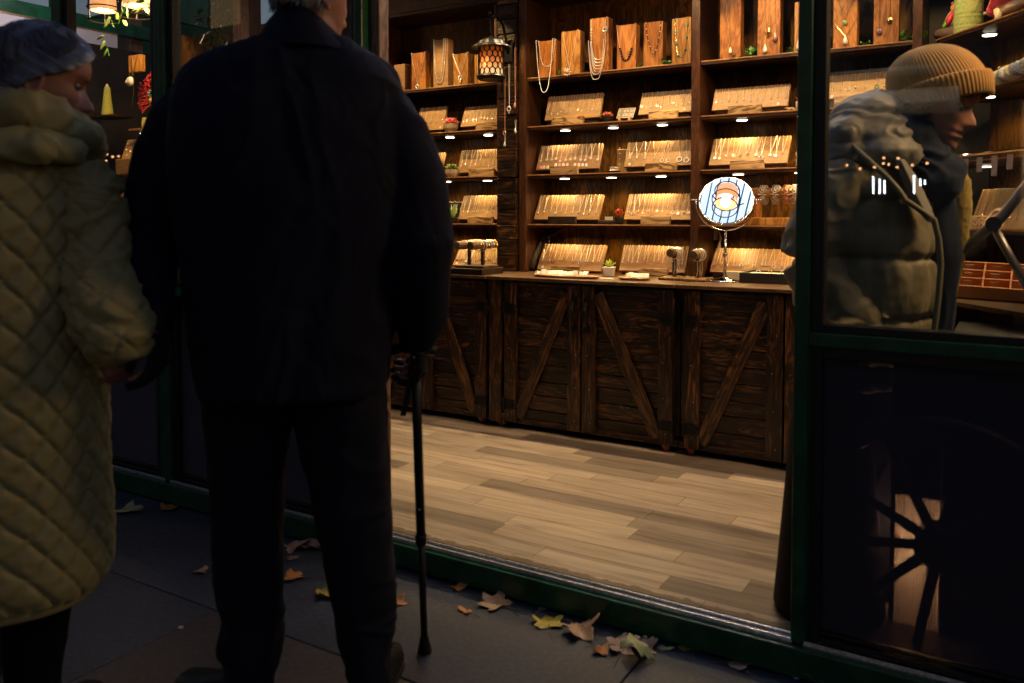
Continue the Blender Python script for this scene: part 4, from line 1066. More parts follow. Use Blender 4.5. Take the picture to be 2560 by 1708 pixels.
# ---- bracelet stands
LOGW = wood('log_wood', (0.05, 0.024, 0.008), (0.11, 0.055, 0.018), (0.19, 0.10, 0.034), 'Y', 40, 0.5, 0.4); LOGE = wood('log_end', (0.03, 0.018, 0.008), (0.06, 0.035, 0.014), (0.09, 0.05, 0.02), 'Y', 40, 0.6, 0.2)
def bstand(lbl, x, y, zc, L, r, posts=((0.5, 0.006),), nb=8, base=(0.055, 0.07), zb=ZT, bracelets=True, which='', hang=4, two=None):
    t = thing('bracelet_stand', lbl, 'bracelet stand', (x, y, zb))
    for (dx, dy) in (two or [(0, 0)]):
        m = MB(); m.lathe([(r * 0.97, -L / 2), (r, -L / 2 + .003), (r, L / 2 - .003), (r * 0.97, L / 2)], (x + dx, y + dy, zc), 20, M=Matrix.Rotation(R_(90), 4, 'X'))
        b_ = m.build('roll', LOGW, t, bev=0.002)
        m = MB(); m.lathe([(r * 0.85, -L / 2 - 0.0012), (r * 0.86, -L / 2 + .001)], (x + dx, y + dy, zc), 20, M=Matrix.Rotation(R_(90), 4, 'X') @ Matrix.Scale(-1, 4, (0, 0, 1)))
        m.build('roll_end', LOGE, b_)
        m = MB(); m.box((x + dx - 0.008, y + dy - 0.008, zb + 0.014), (x + dx + 0.008, y + dy + 0.008, zc - r * 0.9)); m.build('post', DARKSTOP, t, bev=0.001)
    bx = base[0]; by = base[1]
    m = MB(); m.box((x - bx, y - by, zb + 0.0006), (x + bx, y + by, zb + 0.014)); m.build('base', LOGW, t, bev=0.004)
    k = 0
    for (dx, dy) in (two or [(0, 0)]):
        for q in range(nb):
            yy = y + dy - L / 2 + L * (0.3 + 0.62 * q / max(1, nb - 1)) + rnd.uniform(-.003, .003)
            m = MB(); c = Vector((x + dx, yy, zc - 0.004))
            tt = Matrix.Rotation(R_(90) + rnd.uniform(-.15, .15), 4, 'X') @ Matrix.Rotation(rnd.uniform(-.1, .1), 4, 'Y')
            m.torus(c, r + 0.0035, 0.0014, 22, 5, tt, (1, 1.15))
            if q % 2 == 0:
                m.tube([c + Vector((0.006, 0, -r * 1.1)), c + Vector((0.008, 0, -r * 1.1 - 0.05)), c + Vector((0.004, 0, -r * 1.1 - 0.075 if zc - r - zb > 0.1 else -r * 1.1 - 0.03))], 0.0011, 4)
            tag(m.build('bracelet', [SILVER, GOLD, SILVER][k % 3]), f'{ORD[k]} bracelet from the front on the {which}', 'bracelet', f'bracelets on the {which}'); k += 1
    return t
bs1 = P(1686, 699, z=ZT); bs2 = P(1744, 702, z=ZT)
zc1 = P(1670, 632, y=bs1.y - 0.045).z; zc2 = P(1722, 637, y=bs2.y - 0.05).z
bstand('log topped bracelet stand on the counter, left one of the pair by the mirror', bs1.x, bs1.y + 0.0, zc1, 0.12, 0.020, nb=10, which='left log stand of the pair')
bstand('log topped bracelet stand on the counter nearest the round mirror', bs2.x, bs2.y, zc2, 0.13, 0.021, nb=8, which='log stand nearest the mirror')
# a dark wooden stand with two rolls, on its own dark box
bx = P(1200, 687, z=ZT)
m = MB(); m.box((-2.535, 3.535, ZT + 0.0006), (-2.335, 3.74, ZT + 0.032)); tag(m.build('wooden_box', DOORW, None, bev=0.003), 'low dark wooden box under the double bracelet stand', 'box')
bstand('dark wooden stand with two rolls of bracelets in front of the plank pillar', -2.435, 3.64, ZT + 0.150, 0.235, 0.0215, nb=7, base=(0.085, 0.075), zb=ZT + 0.032, which='double roll stand', two=[(-0.042, -0.01), (0.036, 0.0)])
# long bar of cuffs on the fourth shelf of the right bay
t = thing('cuff_bar', 'long pale wooden bar of chunky cuffs on a flat base, right bay', 'bracelet stand', (-0.99, 3.99, LV[3]))
xa = P(1870, 488, y=3.95).x; xb = -0.60
m = MB(); m.lathe([(0.026, -(xb - xa) / 2), (0.026, (xb - xa) / 2)], ((xa + xb) / 2, 3.98, LV[3] + 0.150), 20, M=Matrix.Rotation(R_(90), 4, 'Y')); m.build('bar', HONEY2, t, bev=0.003)
for px_ in (P(1893, 500, y=3.97).x, -0.66):
    m = MB(); m.lathe([(0.019, 0.036), (0.021, 0.13)], (px_, 3.98, LV[3]), 14); m.build('post', HONEY, t)
m = MB(); m.box((P(1866, 560, y=3.93).x, 3.93, LV[3] + 0.0006), (-0.58, 4.05, LV[3] + 0.036)); m.build('base', HONEY2, t, bev=0.003)
for k, u in enumerate((1907, 1938, 1966, 1987, 2006)):
    c = Vector((P(u, 488, y=3.96).x, 3.98, LV[3] + 0.143)); m = MB()
    for dx in (-.010, 0, .010):
        nseg = 9
        for q in range(nseg):
            a = 2 * math.pi * q / nseg + (dx * 40); cc = c + Vector((dx, math.cos(a) * 0.031, math.sin(a) * 0.034))
            m.torus(cc, 0.0095, 0.0017, 8, 4, Matrix.Rotation(-a, 4, 'X'), (0.8, 1.2))
    tag(m.build('cuff', SILVER if k != 2 else ROSE, smooth=True), f'{ORD[k]} chunky openwork cuff from the left on the long wooden bar', 'bracelet', 'openwork cuffs on the long bar')
m = MB(); m.box((P(1783, 556, y=3.93).x, 3.935, LV[3] + .0006), (P(1862, 556, y=3.93).x, 4.03, LV[3] + .024)); tag(m.build('wooden_tray', wood('red_tray', (0.15, 0.05, 0.02), (0.26, 0.09, 0.03), (0.34, 0.13, 0.05), 'X', 30), None, bev=0.003), 'low reddish wooden tray behind the round mirror', 'tray')

# ---- shaving mirror, ceiling lantern it reflects
CHROME = plain('chrome', (0.85, 0.83, 0.8), 0.08, 1.0); MIRR = plain('mirror_glass', (0.95, 0.95, 0.96), 0.0, 1.0)
mb_ = Vector((P(1812, 697, z=ZT).x, 3.80, ZT)); mb_.x = P(1812, 697, y=3.80).x
mc = P(1815, 500, y=3.80)
t = thing('table_mirror', 'round chrome table mirror on a tall stand, reflecting a lamp', 'mirror', mb_)
m = MB(); m.lathe([(0.074, 0.001), (0.076, 0.004), (0.070, 0.009), (0.03, 0.014), (0.012, 0.022), (0.0065, 0.035)], mb_, 32); m.build('base', CHROME, t, smooth=True)
R0 = 0.118
m = MB(); m.tube([mb_ + Vector((0, 0, 0.03)), (mc.x, mc.y, mc.z - R0 - 0.02)], 0.0058, 12); zc_ = P(1812, 638, y=3.8).z; m.lathe([(0.010, zc_ - 0.009), (0.011, zc_ - 0.007), (0.011, zc_ + 0.007), (0.010, zc_ + 0.009)], (mb_.x, mb_.y, 0), 14); m.build('stem', CHROME, t, smooth=True)
# normal of the mirror: tilted up toward the room lamp
LP = Vector((-1.12, 3.05, 2.30))
v1 = (CAM - mc).normalized(); v2 = (LP - mc).normalized(); mn = (v1 + v2).normalized()
mx_ = Vector((0, 0, 1)).cross(mn).normalized(); mu = mn.cross(mx_)
MM = Matrix((mx_, mu, mn)).transposed().to_4x4()
m = MB(); 
vs = [mc]; nr = 12; ns = 40; Rc = 30.0   # slightly convex glass
for i in range(1, nr + 1):
    rr_ = R0 * i / nr
    for k in range(ns):
        a = 2 * math.pi * k / ns; vs.append(mc + MM @ Vector((math.cos(a) * rr_, math.sin(a) * rr_, -rr_ * rr_ / (2 * Rc))))
fs = [(0, 1 + k, 1 + (k + 1) % ns) for k in range(ns)]
for i in range(nr - 1):
    for k in range(ns): fs.append((1 + i * ns + k, 1 + (i + 1) * ns + k, 1 + (i + 1) * ns + (k + 1) % ns, 1 + i * ns + (k + 1) % ns))
m.add(vs, fs); g_ = m.build('mirror_glass', MIRR, t, smooth=True)
m = MB(); m.torus(mc + MM @ Vector((0, 0, -0.010)), R0 + 0.003, 0.005, 48, 8, MM); m.lathe([(R0, -0.018), (R0 * 0.6, -0.030), (0.01, -0.033)], mc, 40, M=MM); m.build('ring_frame', CHROME, t, smooth=True)
hx = RGT
pts = [mc + hx * ((R0 + 0.022) * math.cos(a)) + Vector((0, 0, (R0 + 0.022) * math.sin(a))) for a in [math.pi + math.pi * q / 20 for q in range(21)]]
m = MB(); m.tube(pts, 0.0032, 8)
for s in (-1, 1): m.tube([mc + hx * s * (R0 + 0.004), mc + hx * s * (R0 + 0.036)], 0.004, 8); m.ball(mc + hx * s * (R0 + 0.038), 0.006, 8)
m.build('yoke', CHROME, t, smooth=True)

def lantern(lbl, c, R=0.066, H=0.145, hang=None, lightW=6.0, bulbZ=0, cage='lattice', name='hanging_lantern', cat='lantern', shade=None):
    """c = centre of the glazed drum"""
    c = Vector(c)
    t = thing(name, lbl, cat, c)
    if cage == 'lattice':
        m = MB()
        nC = 14
        rowsN = 5; hh = H / rowsN
        for i in range(rowsN):
            for k in range(nC):
                a0 = 2 * math.pi * (k + 0.5 * (i % 2)) / nC
                z0 = c.z - H / 2 + (i + 0.5) * hh
                # pointed-oval ring on the drum
                pts = []
                for q in range(13):
                    b = 2 * math.pi * q / 12
                    da = 0.93 * math.pi / nC * math.sin(b); pts.append(c + Vector((math.cos(a0 + da) * R, math.sin(a0 + da) * R, z0 - c.z + hh * 0.62 * math.cos(b))))
                m.tube(pts, 0.0030, 5, cap=False)
        m.build('lattice', BLACKM, t)
        m = MB(); m.lathe([(R * 0.90, -H / 2 + .004), (R * 0.90, H / 2 - .004)], c, 28); m.build('amber_glass', shade, t, smooth=True)
        m = MB(); m.lathe([(R * 1.1, -H / 2 - 0.018), (R * 1.16, -H / 2 - 0.010), (R * 1.02, -H / 2)], c, 28)
        m.lathe([(R * 0.95, -H / 2 - 0.026), (R * 1.1, -H / 2 - 0.0185)], c, 28); m.build('tray', BLACKM, t)
        m = MB(); m.lathe([(R * 1.55, H / 2 - 0.004), (R * 1.5, H / 2 + .003), (R * 1.12, H / 2 + 0.012), (R * 0.95, H / 2 + 0.030), (R * 0.45, H / 2 + 0.046), (R * 0.1, H / 2 + 0.05)], c, 48, wob=lambda th, z: 1 + 0.03 * math.cos(th * 16))
        m.build('roof', plain('weathered_iron_roof', (0.010, 0.010, 0.012), 0.5, 0.3, nscale=80), t)
    return t
am, nt, b, o = nmat('amber_glass')
b.inputs['Base Color'].default_value = (0.5, 0.13, 0.03, 1); b.inputs['Roughness'].default_value = 0.4
tcn = N(nt, 'ShaderNodeTexCoord'); sp = N(nt, 'ShaderNodeSeparateXYZ'); nt.links.new(tcn.outputs['Object'], sp.inputs[0])
r = ramp(nt, [(0.15, (1.0, 0.60, 0.24)), (0.4, (1.0, 0.36, 0.08)), (0.8, (0.8, 0.14, 0.02))])
mr = N(nt, 'ShaderNodeMapRange'); mr.inputs['From Min'].default_value = -0.07; mr.inputs['From Max'].default_value = 0.07; nt.links.new(sp.outputs['Z'], mr.inputs['Value']); nt.links.new(mr.outputs[0], r.inputs[0])
nt.links.new(r.outputs[0], b.inputs['Emission Color'])
r2_ = ramp(nt, [(0.0, (1, 1, 1)), (0.5, (0.35, 0.35, 0.35)), (1.0, (0.06, 0.06, 0.06))]); nt.links.new(mr.outputs[0], r2_.inputs[0])
ml = N(nt, 'ShaderNodeMath', operation='MULTIPLY'); ml.inputs[1].default_value = 1.05; nt.links.new(r2_.outputs[0], ml.inputs[0]); nt.links.new(ml.outputs[0], b.inputs['Emission Strength'])
LC = Vector((-2.385, 3.70, 1.968))
t = lantern('black lattice lantern glowing amber on an iron hook by the plank pillar', LC, shade=am)
lamp('lantern_glow', 'POINT', LC + Vector((0, -0.085, -0.02)), 0.9, (1.0, 0.38, 0.12), t, size=0.03)
m = MB()
for k in range(5):
    m.torus(LC + Vector((0, 0, 0.135 + 0.018 * k)), 0.010, 0.0022, 12, 5, Matrix.Rotation(R_(90), 4, 'X') @ Matrix.Rotation(R_(90 * (k % 2)), 4, 'Y'), (0.7, 1.0))
m.build('chain', BLACKM, t)
t = thing('iron_bracket', 'curved black iron bracket carrying the amber lantern', 'bracket', (-2.40, 3.85, 2.05))
m = MB(); top = LC + Vector((0, 0, 0.222))
m.tube([(-2.375, 3.845, 2.03), (-2.375, 3.83, 2.10), (-2.376, 3.80, 2.17), (-2.38, 3.765, 2.20), (-2.383, 3.73, 2.205), (top.x, top.y, top.z + 0.004)], [0.007, 0.007, 0.0075, 0.007, 0.006, 0.005], 10)
m.ball((top.x - 0.0, top.y - 0.012, top.z + 0.02), 0.011, 8); m.tube([(top.x, top.y, top.z + 0.004), (top.x, top.y - 0.012, top.z + 0.02)], 0.005, 8)
m.build('arm', BLACKM, t, smooth=True)
# necklaces hung on the pillar
for k, (u, v0, v1, mt, pd, nm) in enumerate(((1273, 160, 270, SILVER, 'flower', 'silver chain with a star flower hung on the plank pillar'), (1288, 118, 262, ROSE, 'drop', 'rose chain with a small drop on the right of the plank pillar'), (1262, 190, 330, ROSE, 'ring', 'long rose chain with rings at the left edge of the plank pillar'), (1289, 300, 326, SILVER, 'drop', 'short silver charm low on the plank pillar'), (1262.5, 338, 360, SILVER, 'drop', 'white drop earring low on the left edge of the pillar'))):
    a = P(u, v0, y=3.846); b_ = P(u, v1, y=3.846)
    necklace(nm, [a + Vector((-0.004, 0, 0)), b_, b_ + Vector((0.0015, 0, 0.001)), a + Vector((0.004, 0, 0))], mat=mt, r=0.0012, pend=(pd, b_ + Vector((0, -0.004, -0.006)), 0.8, mt))
# the room lantern seen only in the mirror (a copper cylinder in a black cage)
COP, nt, b, o = nmat('copper_shade'); b.inputs['Base Color'].default_value = (0.9, 0.4, 0.2, 1); b.inputs['Roughness'].default_value = 0.4; b.inputs['Emission Color'].default_value = (1.0, 0.42, 0.16, 1); b.inputs['Emission Strength'].default_value = 0.9
BULB = plain('warm_bulb', (1, 1, 1), 0.4, emis=(1.0, 0.72, 0.42), estr=22)
def cage_lamp(lbl, c, R=0.07, H=0.16, e=10, group=None, light=True):
    c = Vector(c); t = thing('cage_lamp', lbl, 'lamp', c, group)
    m = MB(); vsn = [(R * 0.8, -H * 0.1), (R * 0.8, H * 0.5), (R * 0.77, H * 0.5), (R * 0.77, -H * 0.1), (R * 0.8, -H * 0.1)]
    prof = vsn; n = 24; vs = []; fs = []
    for (rr_, z) in prof[:-1]:
        for k in range(n): vs.append(c + Vector((math.cos(2 * math.pi * k / n) * rr_, math.sin(2 * math.pi * k / n) * rr_, z)))
    for i in range(4):
        for k in range(n): fs.append((i * n + k, i * n + (k + 1) % n, ((i + 1) % 4) * n + (k + 1) % n, ((i + 1) % 4) * n + k))
    m.add(vs, fs); m.build('shade', COP, t, smooth=True)
    m = MB(); m.ball(c + Vector((0, 0, H * 0.08)), 0.026, 14, (1, 1, 1.5)); m.build('bulb', BULB, t, smooth=True)
    m = MB(); m.torus(c + Vector((0, 0, -H * 0.42)), R * 0.9, 0.004, 28, 6); m.torus(c + Vector((0, 0, 0)), R * 1.0, 0.0035, 28, 6); m.torus(c + Vector((0, 0, H * 0.5)), R * 0.9, 0.004, 28, 6)
    for k in range(3):
        a = 2 * math.pi * k / 3 + 0.4; d = Vector((math.cos(a), math.sin(a), 0))
        m.tube([c + d * R * 1.35 + Vector((0, 0, -H * 0.36)), c + d * R * 0.92 + Vector((0, 0, -H * 0.42)), c + d * R * 1.0, c + d * R * 0.9 + Vector((0, 0, H * 0.5)), c + d * 0.01 + Vector((0, 0, H * 0.75))], 0.0042, 6)
    m.tube([c + Vector((0, 0, H * 0.7)), c + Vector((0, 0, 2.74 - c.z))], 0.004, 6)
    m.build('cage', BLACKM, t)
    if light: lamp('cage_lamp_glow', 'POINT', c + Vector((0, 0, -H * 0.15)), e, (1.0, 0.62, 0.32), t, size=0.03)
    return t
cage_lamp('black caged copper lamp over the shop floor, mirrored in the round mirror', LP + Vector((0, 0, 0)), R=0.088, H=0.2, e=12)

# ---- trays, plates, cards
def cards(parent_lbl, c0, c1, y0, y1, z, n, seed, lbl_fmt, mats=(CREAM,)):
    rr = random.Random(seed)
    for k in range(n):
        x = c0 + (c1 - c0) * (k + 0.5) / n + rr.uniform(-.004, .004); y = rr.uniform(y0, y1); w = rr.uniform(.011, .017); h = rr.uniform(.014, .026)
        M = Matrix.Translation((x, y, z + 0.001)) @ Matrix.Rotation(rr.uniform(-.6, .6), 4, 'Z') @ Matrix.Rotation(rr.uniform(-.9, -.25), 4, 'X')
        m = MB(); m.box((-w, -0.0012, 0), (w, 0.0012, h), M=M); 
        if k % 3 == 0: m.torus(Vector((x, y - 0.012, z + 0.010)), 0.007, 0.0014, 12, 5, Matrix.Rotation(R_(70), 4, 'X'))
        tag(m.build('earring_card', mats[k % len(mats)], None), f'{ORD[k]} small white earring card from the left on the {lbl_fmt}', 'card', f'earring cards on the {lbl_fmt}')
PLW = wood('plate_wood', (0.12, 0.05, 0.02), (0.36, 0.2, 0.09), (0.55, 0.36, 0.2), 'X', 26, 0.5, 0.3)
def slab(lbl, u0, u1, v, hx=None, th=0.012, ar=0.35, n=24, name='wooden_plate', up=0.0):
    a = P(u0, v, z=ZT + th); b_ = P(u1, v, z=ZT + th); c = (a + b_) / 2; rx = (b_.x - a.x) / 2 * 1.0
    rx = abs((b_ - a).dot(RGT)) / 2 * 1.06; c.z = ZT + 0.0006
    m = MB(); m.lathe([(rx * 0.9, 0), (rx, th * 0.6), (rx, th + up), (rx * 0.93, th + up)], c, n, wob=lambda q, z: 1.0)
    # squash in depth
    m.v = [(x, c.y + (y - c.y) * ar, z) for x, y, z in m.v]
    tag(m.build(name, PLW, None, bev=0.0015), lbl, 'plate'); return c, rx
c, rx = slab('long oval wooden plate heaped with white earring cards', 1327, 1502, 688, ar=0.30)
cards('', c.x - rx * 0.85, c.x + rx * 0.55, c.y - 0.022, c.y + 0.022, ZT + 0.013, 15, 4, 'long oval plate')
c, rx = slab('small round plate of earring cards at the left end of the counter', 1147, 1206, 677, ar=0.55)
cards('', c.x - rx * 0.6, c.x + rx * 0.8, c.y - 0.02, c.y + 0.02, ZT + 0.013, 7, 5, 'small round plate')
c, rx = slab('six sided wooden slab with white cards near the bracelet stands', 1545, 1626, 694, ar=0.55, n=6)
cards('', c.x - rx * 0.6, c.x + rx * 0.7, c.y - 0.02, c.y + 0.02, ZT + 0.013, 7, 6, 'six sided slab')
m = MB(); q = P(1515, 697, z=ZT); m.box((q.x - 0.035, q.y - 0.02, ZT + 0.0006), (q.x + 0.035, q.y + 0.012, ZT + 0.003), M=None); tag(m.build('paper_note', CREAM, None), 'loose cream paper note lying in front of the white square pot', 'note')
# dark ring tray
a = P(1848, 707, z=ZT); x0, x1, y0, y1 = a.x, -0.62, a.y, a.y + 0.20
t = thing('ring_tray', 'long black ring tray with a cream lining on the right counter', 'tray', ((x0 + x1) / 2, (y0 + y1) / 2, ZT))
m = MB(); m.box((x0, y0, ZT + .0006), (x1, y0 + 0.006, ZT + 0.046)); m.box((x0, y1 - 0.006, ZT + .0006), (x1, y1, ZT + 0.046)); m.box((x0, y0 + .006, ZT + .0006), (x0 + .006, y1 - .006, ZT + 0.046)); m.box((x1 - .006, y0 + .006, ZT + .0006), (x1, y1 - .006, ZT + 0.046)); m.build('sides', BLACKP, t, bev=0.001)
m = MB(); m.box((x0 + .0065, y0 + .0065, ZT + .0006), (x1 - .0065, y1 - .0065, ZT + 0.038)); m.build('lining', CREAM, t)
for k in range(6):
    m = MB(); m.torus((x0 + 0.05 + k * 0.055, (y0 + y1) / 2 + 0.03, ZT + 0.043), 0.009, 0.0016, 16, 6, Matrix.Rotation(R_(75), 4, 'X')); tag(m.build('finger_ring', GOLD if k % 2 else SILVER, None, smooth=True), f'{ORD[k]} finger ring from the left in the black ring tray', 'ring', 'finger rings in the black tray')
# dish and card boxes on the shelves
t = tag(MB().box((P(1496, 557, y=3.93).x, 3.925, LV[3] + .0006), (P(1546, 557, y=3.93).x, 3.99, LV[3] + 0.022)).build('small_box', DARKSTOP, None, bev=0.003), 'small dark wooden box under a white card, fourth shelf', 'box')
q = P(1522, 545, y=3.95); m = MB(); m.box((q.x - .022, 3.95, LV[3] + .0226), (q.x + .022, 3.952, LV[3] + 0.040), M=None); tag(m.build('price_card', CREAM, None), 'little white card standing on the dark box, fourth shelf', 'card')
t = tag(MB().box((P(1103, 439, y=3.93).x, 3.915, LV[2] + .0006), (P(1128, 439, y=3.93).x, 3.96, LV[2] + 0.022)).build('small_box', DARKSTOP, None, bev=0.002), 'small dark box with a card in front of the green succulent', 'box')
q = P(1113, 428, y=3.93); m = MB(); m.box((q.x - .017, 3.93, LV[2] + .0226), (q.x + .017, 3.932, LV[2] + 0.034)); tag(m.build('price_card', CREAM, None), 'white card on the small box by the green succulent', 'card')
m = MB(); q = P(1555, 400, y=4.0); m.box((q.x - .028, 4.0, LV[2] + .0006), (q.x + .028, 4.006, q.z + 0.055), M=None); tag(m.build('stud_display_board', BOARDW, None, bev=0.002), 'pale upright panel with studs behind the ring necklace board', 'display panel')
m = MB()
for k in range(4): m.ball((q.x - 0.012, 3.998, LV[2] + 0.045 + 0.028 * k), 0.0035, 6)
tag(m.build('stud_earrings', SILVER, None), 'row of studs pinned to the pale upright panel', 'earrings')
c = P(1534, 425, y=3.94); m = MB(); m.lathe([(0.02, 0.0006), (0.034, 0.007), (0.034, 0.009), (0.02, 0.004)], (c.x, 3.945, LV[2]), 20); tag(m.build('dish', DARKSTOP, None), 'little dark dish with thin bracelets on the third shelf', 'dish')
for k in range(4):
    m = MB(); m.torus((c.x + rnd.uniform(-.008, .008), 3.945, LV[2] + 0.013 + k * 0.005), 0.022, 0.0012, 20, 5, Matrix.Rotation(rnd.uniform(-.3, .3), 4, 'X') @ Matrix.Rotation(rnd.uniform(-.2, .2), 4, 'Y')); tag(m.build('bangle', SILVER, None), f'{["lowest", "second lowest", "second highest", "highest"][k]} thin bangle piled on the little dark dish', 'bangle', 'thin bangles on the dish')
# socket strip and cables
t = thing('power_strip', 'white socket strip with a bundle of cables on the back panel', 'power strip', P(1787, 588, y=4.14))
a = P(1780, 600, y=4.14); b_ = P(1794, 577, y=4.14)
m = MB(); m.box((a.x, 4.118, a.z), (b_.x, 4.1495, b_.z)); m.build('housing', CREAM, t, bev=0.003)
m = MB()
for k in range(3): m.lathe([(0.004, -0.002), (0.004, 0.0)], ((a.x + b_.x) / 2, 4.117, a.z + (b_.z - a.z) * (0.2 + 0.3 * k)), 10, M=Matrix.Rotation(R_(90), 4, 'X'))
m.build('socket', BLACKP, t)
m = MB()
for k in range(5):
    q = Vector((b_.x + 0.004, 4.12, a.z + 0.03)); m.tube([q + Vector((0.01 + .002 * k, -0.01, 0.015 - .003 * k)), q + Vector((0.022 + 0.006 * math.sin(k), -0.012, -0.02)), q + Vector((0.008 + .003 * k, -.01, -0.06)), q + Vector((-0.004 + .002 * k, 0, -0.12)), q + Vector((0.002, 0.01, -0.16))], 0.0022, 5)
m.build('cable', CREAM, t, smooth=True)
# dark driftwood and a twig leaning in the shadow by the left of the middle bay
t = thing('driftwood', 'dark twisted driftwood branch leaning in the corner of the middle bay', 'branch', (-2.26, 3.9, ZT))
m = MB(); m.tube([P(1328, 672, y=3.93), P(1336, 640, y=3.98), P(1350, 610, y=4.02), P(1357, 592, y=4.04), P(1384, 588, y=4.04), P(1396, 578, y=4.05), P(1412, 574, y=4.05)], [0.02, 0.022, 0.016, 0.010, 0.004, 0.0025, 0.001], 8)
m.tube([P(1334, 650, y=3.96), P(1331, 620, y=4.0), P(1342, 592, y=4.03)], [0.012, 0.012, 0.004], 7); m.tube([P(1352, 605, y=4.02), P(1368, 596, y=4.03), P(1374, 606, y=4.0)], [0.008, 0.008, 0.004], 7)
m.build('branch', plain('dark_bark', (0.02, 0.014, 0.010), 0.7, nscale=60, bstr=0.8, bdist=0.004), t, smooth=True)
# ================================================================== LEFT WINDOW DISPLAY (seen through the glazed door)
YL = 3.05
t = thing('window_rack', 'dark rack of small shelves inside the glazed door, holding the red fan', 'shelf', P(350, 500, y=YL))
zA = P(365, 318, y=YL).z; zB = P(330, 436, y=YL).z; zC = P(310, 520, y=YL).z; zD = P(268, 318, y=YL + .3).z
xa, xb = P(322, 318, y=YL).x, P(440, 318, y=YL).x
for z, e in ((zA, 1), (zB, 0), (zC, 0)):
    m = MB(); m.box((xa, YL, z - 0.014), (xb, YL + 0.26, z)); s_ = m.build('shelf', SHELFW, t)
    if e: m = MB(); m.box((xa, YL - 0.002, z - 0.013), (xb, YL - 0.0003, z - 0.002)); m.build('front_edge', EDGEW, s_)
m = MB(); m.box((xb, YL - 0.004, FZ), (xb + 0.03, YL + 0.26, zA + 0.5)); m.box((xa - 0.0, YL + 0.262, FZ), (xb, YL + 0.275, zA - 0.3)); m.build('frame', SHELFV, t)
def puckz(x, y, z, parent, e):
    m = MB(); m.lathe([(0.036, z - 0.008), (0.04, z)], (x, y, 0), 20); h = m.build('puck_light', STRIPW, parent)
    m = MB(); m.lathe([(0.031, z - 0.0105), (0.033, z - 0.0081)], (x, y, 0), 20); m.build('lens', PUCKM, h)
    lamp('puck_glow', 'SPOT', (x, y, z - 0.02), e, WARM, parent, size=0.02, spot=150, target=(x, y, 0))
puckz(P(364, 295, y=YL + .1).x, YL + 0.10, zA - 0.014, t, 1.0)
# a lamp above the rack lights the fan
# red and silver beaded peacock-like fan on a yellow stand
c = P(384, 268, y=YL + 0.1); c.z = zA
t = thing('beaded_fan', 'round red and silver beaded fan ornament on a yellow foot behind the door glass', 'ornament', c)
m = MB(); m.lathe([(0.030, 0.0006), (0.034, 0.03), (0.03, 0.07)], (P(368, 268, y=YL + .1).x, YL + 0.1, zA), 16); m.build('foot', plain('yellow_yarn', (0.62, 0.55, 0.14), 0.7, nscale=100, bstr=0.4), t)
fc = P(398, 240, y=YL + 0.08); RB = plain('red_beads', (0.75, 0.03, 0.01), 0.25); TB = plain('teal_beads', (0.25, 0.5, 0.45), 0.25, 0.3)
mr_, mt_ = MB(), MB()
rr = random.Random(9)
for ring in range(9):
    r_ = 0.045 + ring * 0.0165; n = int(14 + ring * 4)
    for k in range(n):
        a = R_(-40) + R_(260) * (k + 0.5 * (ring % 2)) / n
        d = Vector((math.cos(a), -0.15, math.sin(a)))
        p0 = fc + Vector((math.cos(a) * r_, rr.uniform(-.01, .01), math.sin(a) * r_ * 0.82)); p1 = p0 + Vector((math.cos(a), -0.4, math.sin(a))) * 0.014
        (mr_ if ring > 2 else mt_).tube([p0, p0.lerp(p1, .5), p1], [0.0045, 0.0055, 0.001], 5)
        if ring > 2 and k % 2: mt_.ball(p1, 0.0028, 5)
mr_.build('red_feathers', RB, t, smooth=True); mt_.build('silver_beads', TB, t, smooth=True)
m = MB(); m.tube([(fc.x + 0.0, YL + .1, zA + 0.001), (fc.x, YL + 0.1, fc.z)], 0.012, 8); m.ball((fc.x + 0.01, YL + 0.05, fc.z - 0.03), 0.024, 10); m.build('body', plain('blue_black', (0.01, 0.02, 0.035), 0.3), t)
m = MB(); m.ball((fc.x + 0.025, YL + 0.01, fc.z - 0.035), 0.014, 8); m.build('head', plain('orange_yarn', (0.75, 0.3, 0.04), 0.6), t)
# yarn cones
YARN = plain('yellow_green_yarn', (0.50, 0.48, 0.08), 0.8, nscale=150, bstr=0.5); ORY = plain('orange_red_yarn', (0.75, 0.14, 0.03), 0.8, nscale=120, bstr=0.5)
def cone(lbl, u, vb, vt, w0, w1, y, matl, zb=None, tip=True, shelf=True):
    b = P(u, vb, y=y); tp = P(u, vt, y=y); zb_ = b.z
    h = tp.z - zb_; 
    t = thing('yarn_cone', lbl, 'yarn cone', (b.x, y, zb_))
    m = MB(); prof = [(w0, 0.001)]
    for k in range(1, 22): f = k / 22; prof.append(((w0 + (w1 - w0) * f) * (1 + 0.02 * math.sin(k * 2.3)), h * f))
    prof.append((w1 * 0.6, h)); m.lathe(prof, (b.x, y, zb_), 22); m.build('wound_yarn', matl, t, smooth=True)
    if tip: m = MB(); m.lathe([(w1 * 0.5, h), (w1 * 0.35, h + 0.014)], (b.x, y, zb_), 10); m.build('spool_tip', WHITEP, t)
    if shelf:
        m = MB(); m.box((b.x - 0.12, y - 0.05, zb_ - 0.012), (b.x + 0.12, y + 0.1, zb_)); tag(m.build('wall_shelf', SHELFW, None), f'small dark shelf under the {lbl[:40]}', 'shelf')
    return t
cone('tall yellow green yarn cone left of the red fan', 269, 290, 216, 0.036, 0.016, YL + .1, YARN)
cone('small orange yarn cone beside the grey haired woman\'s nose', 238, 284, 252, 0.030, 0.016, YL + .35, ORY, shelf=False)
for (u, v) in ((364, 318), (269, 316)): pass
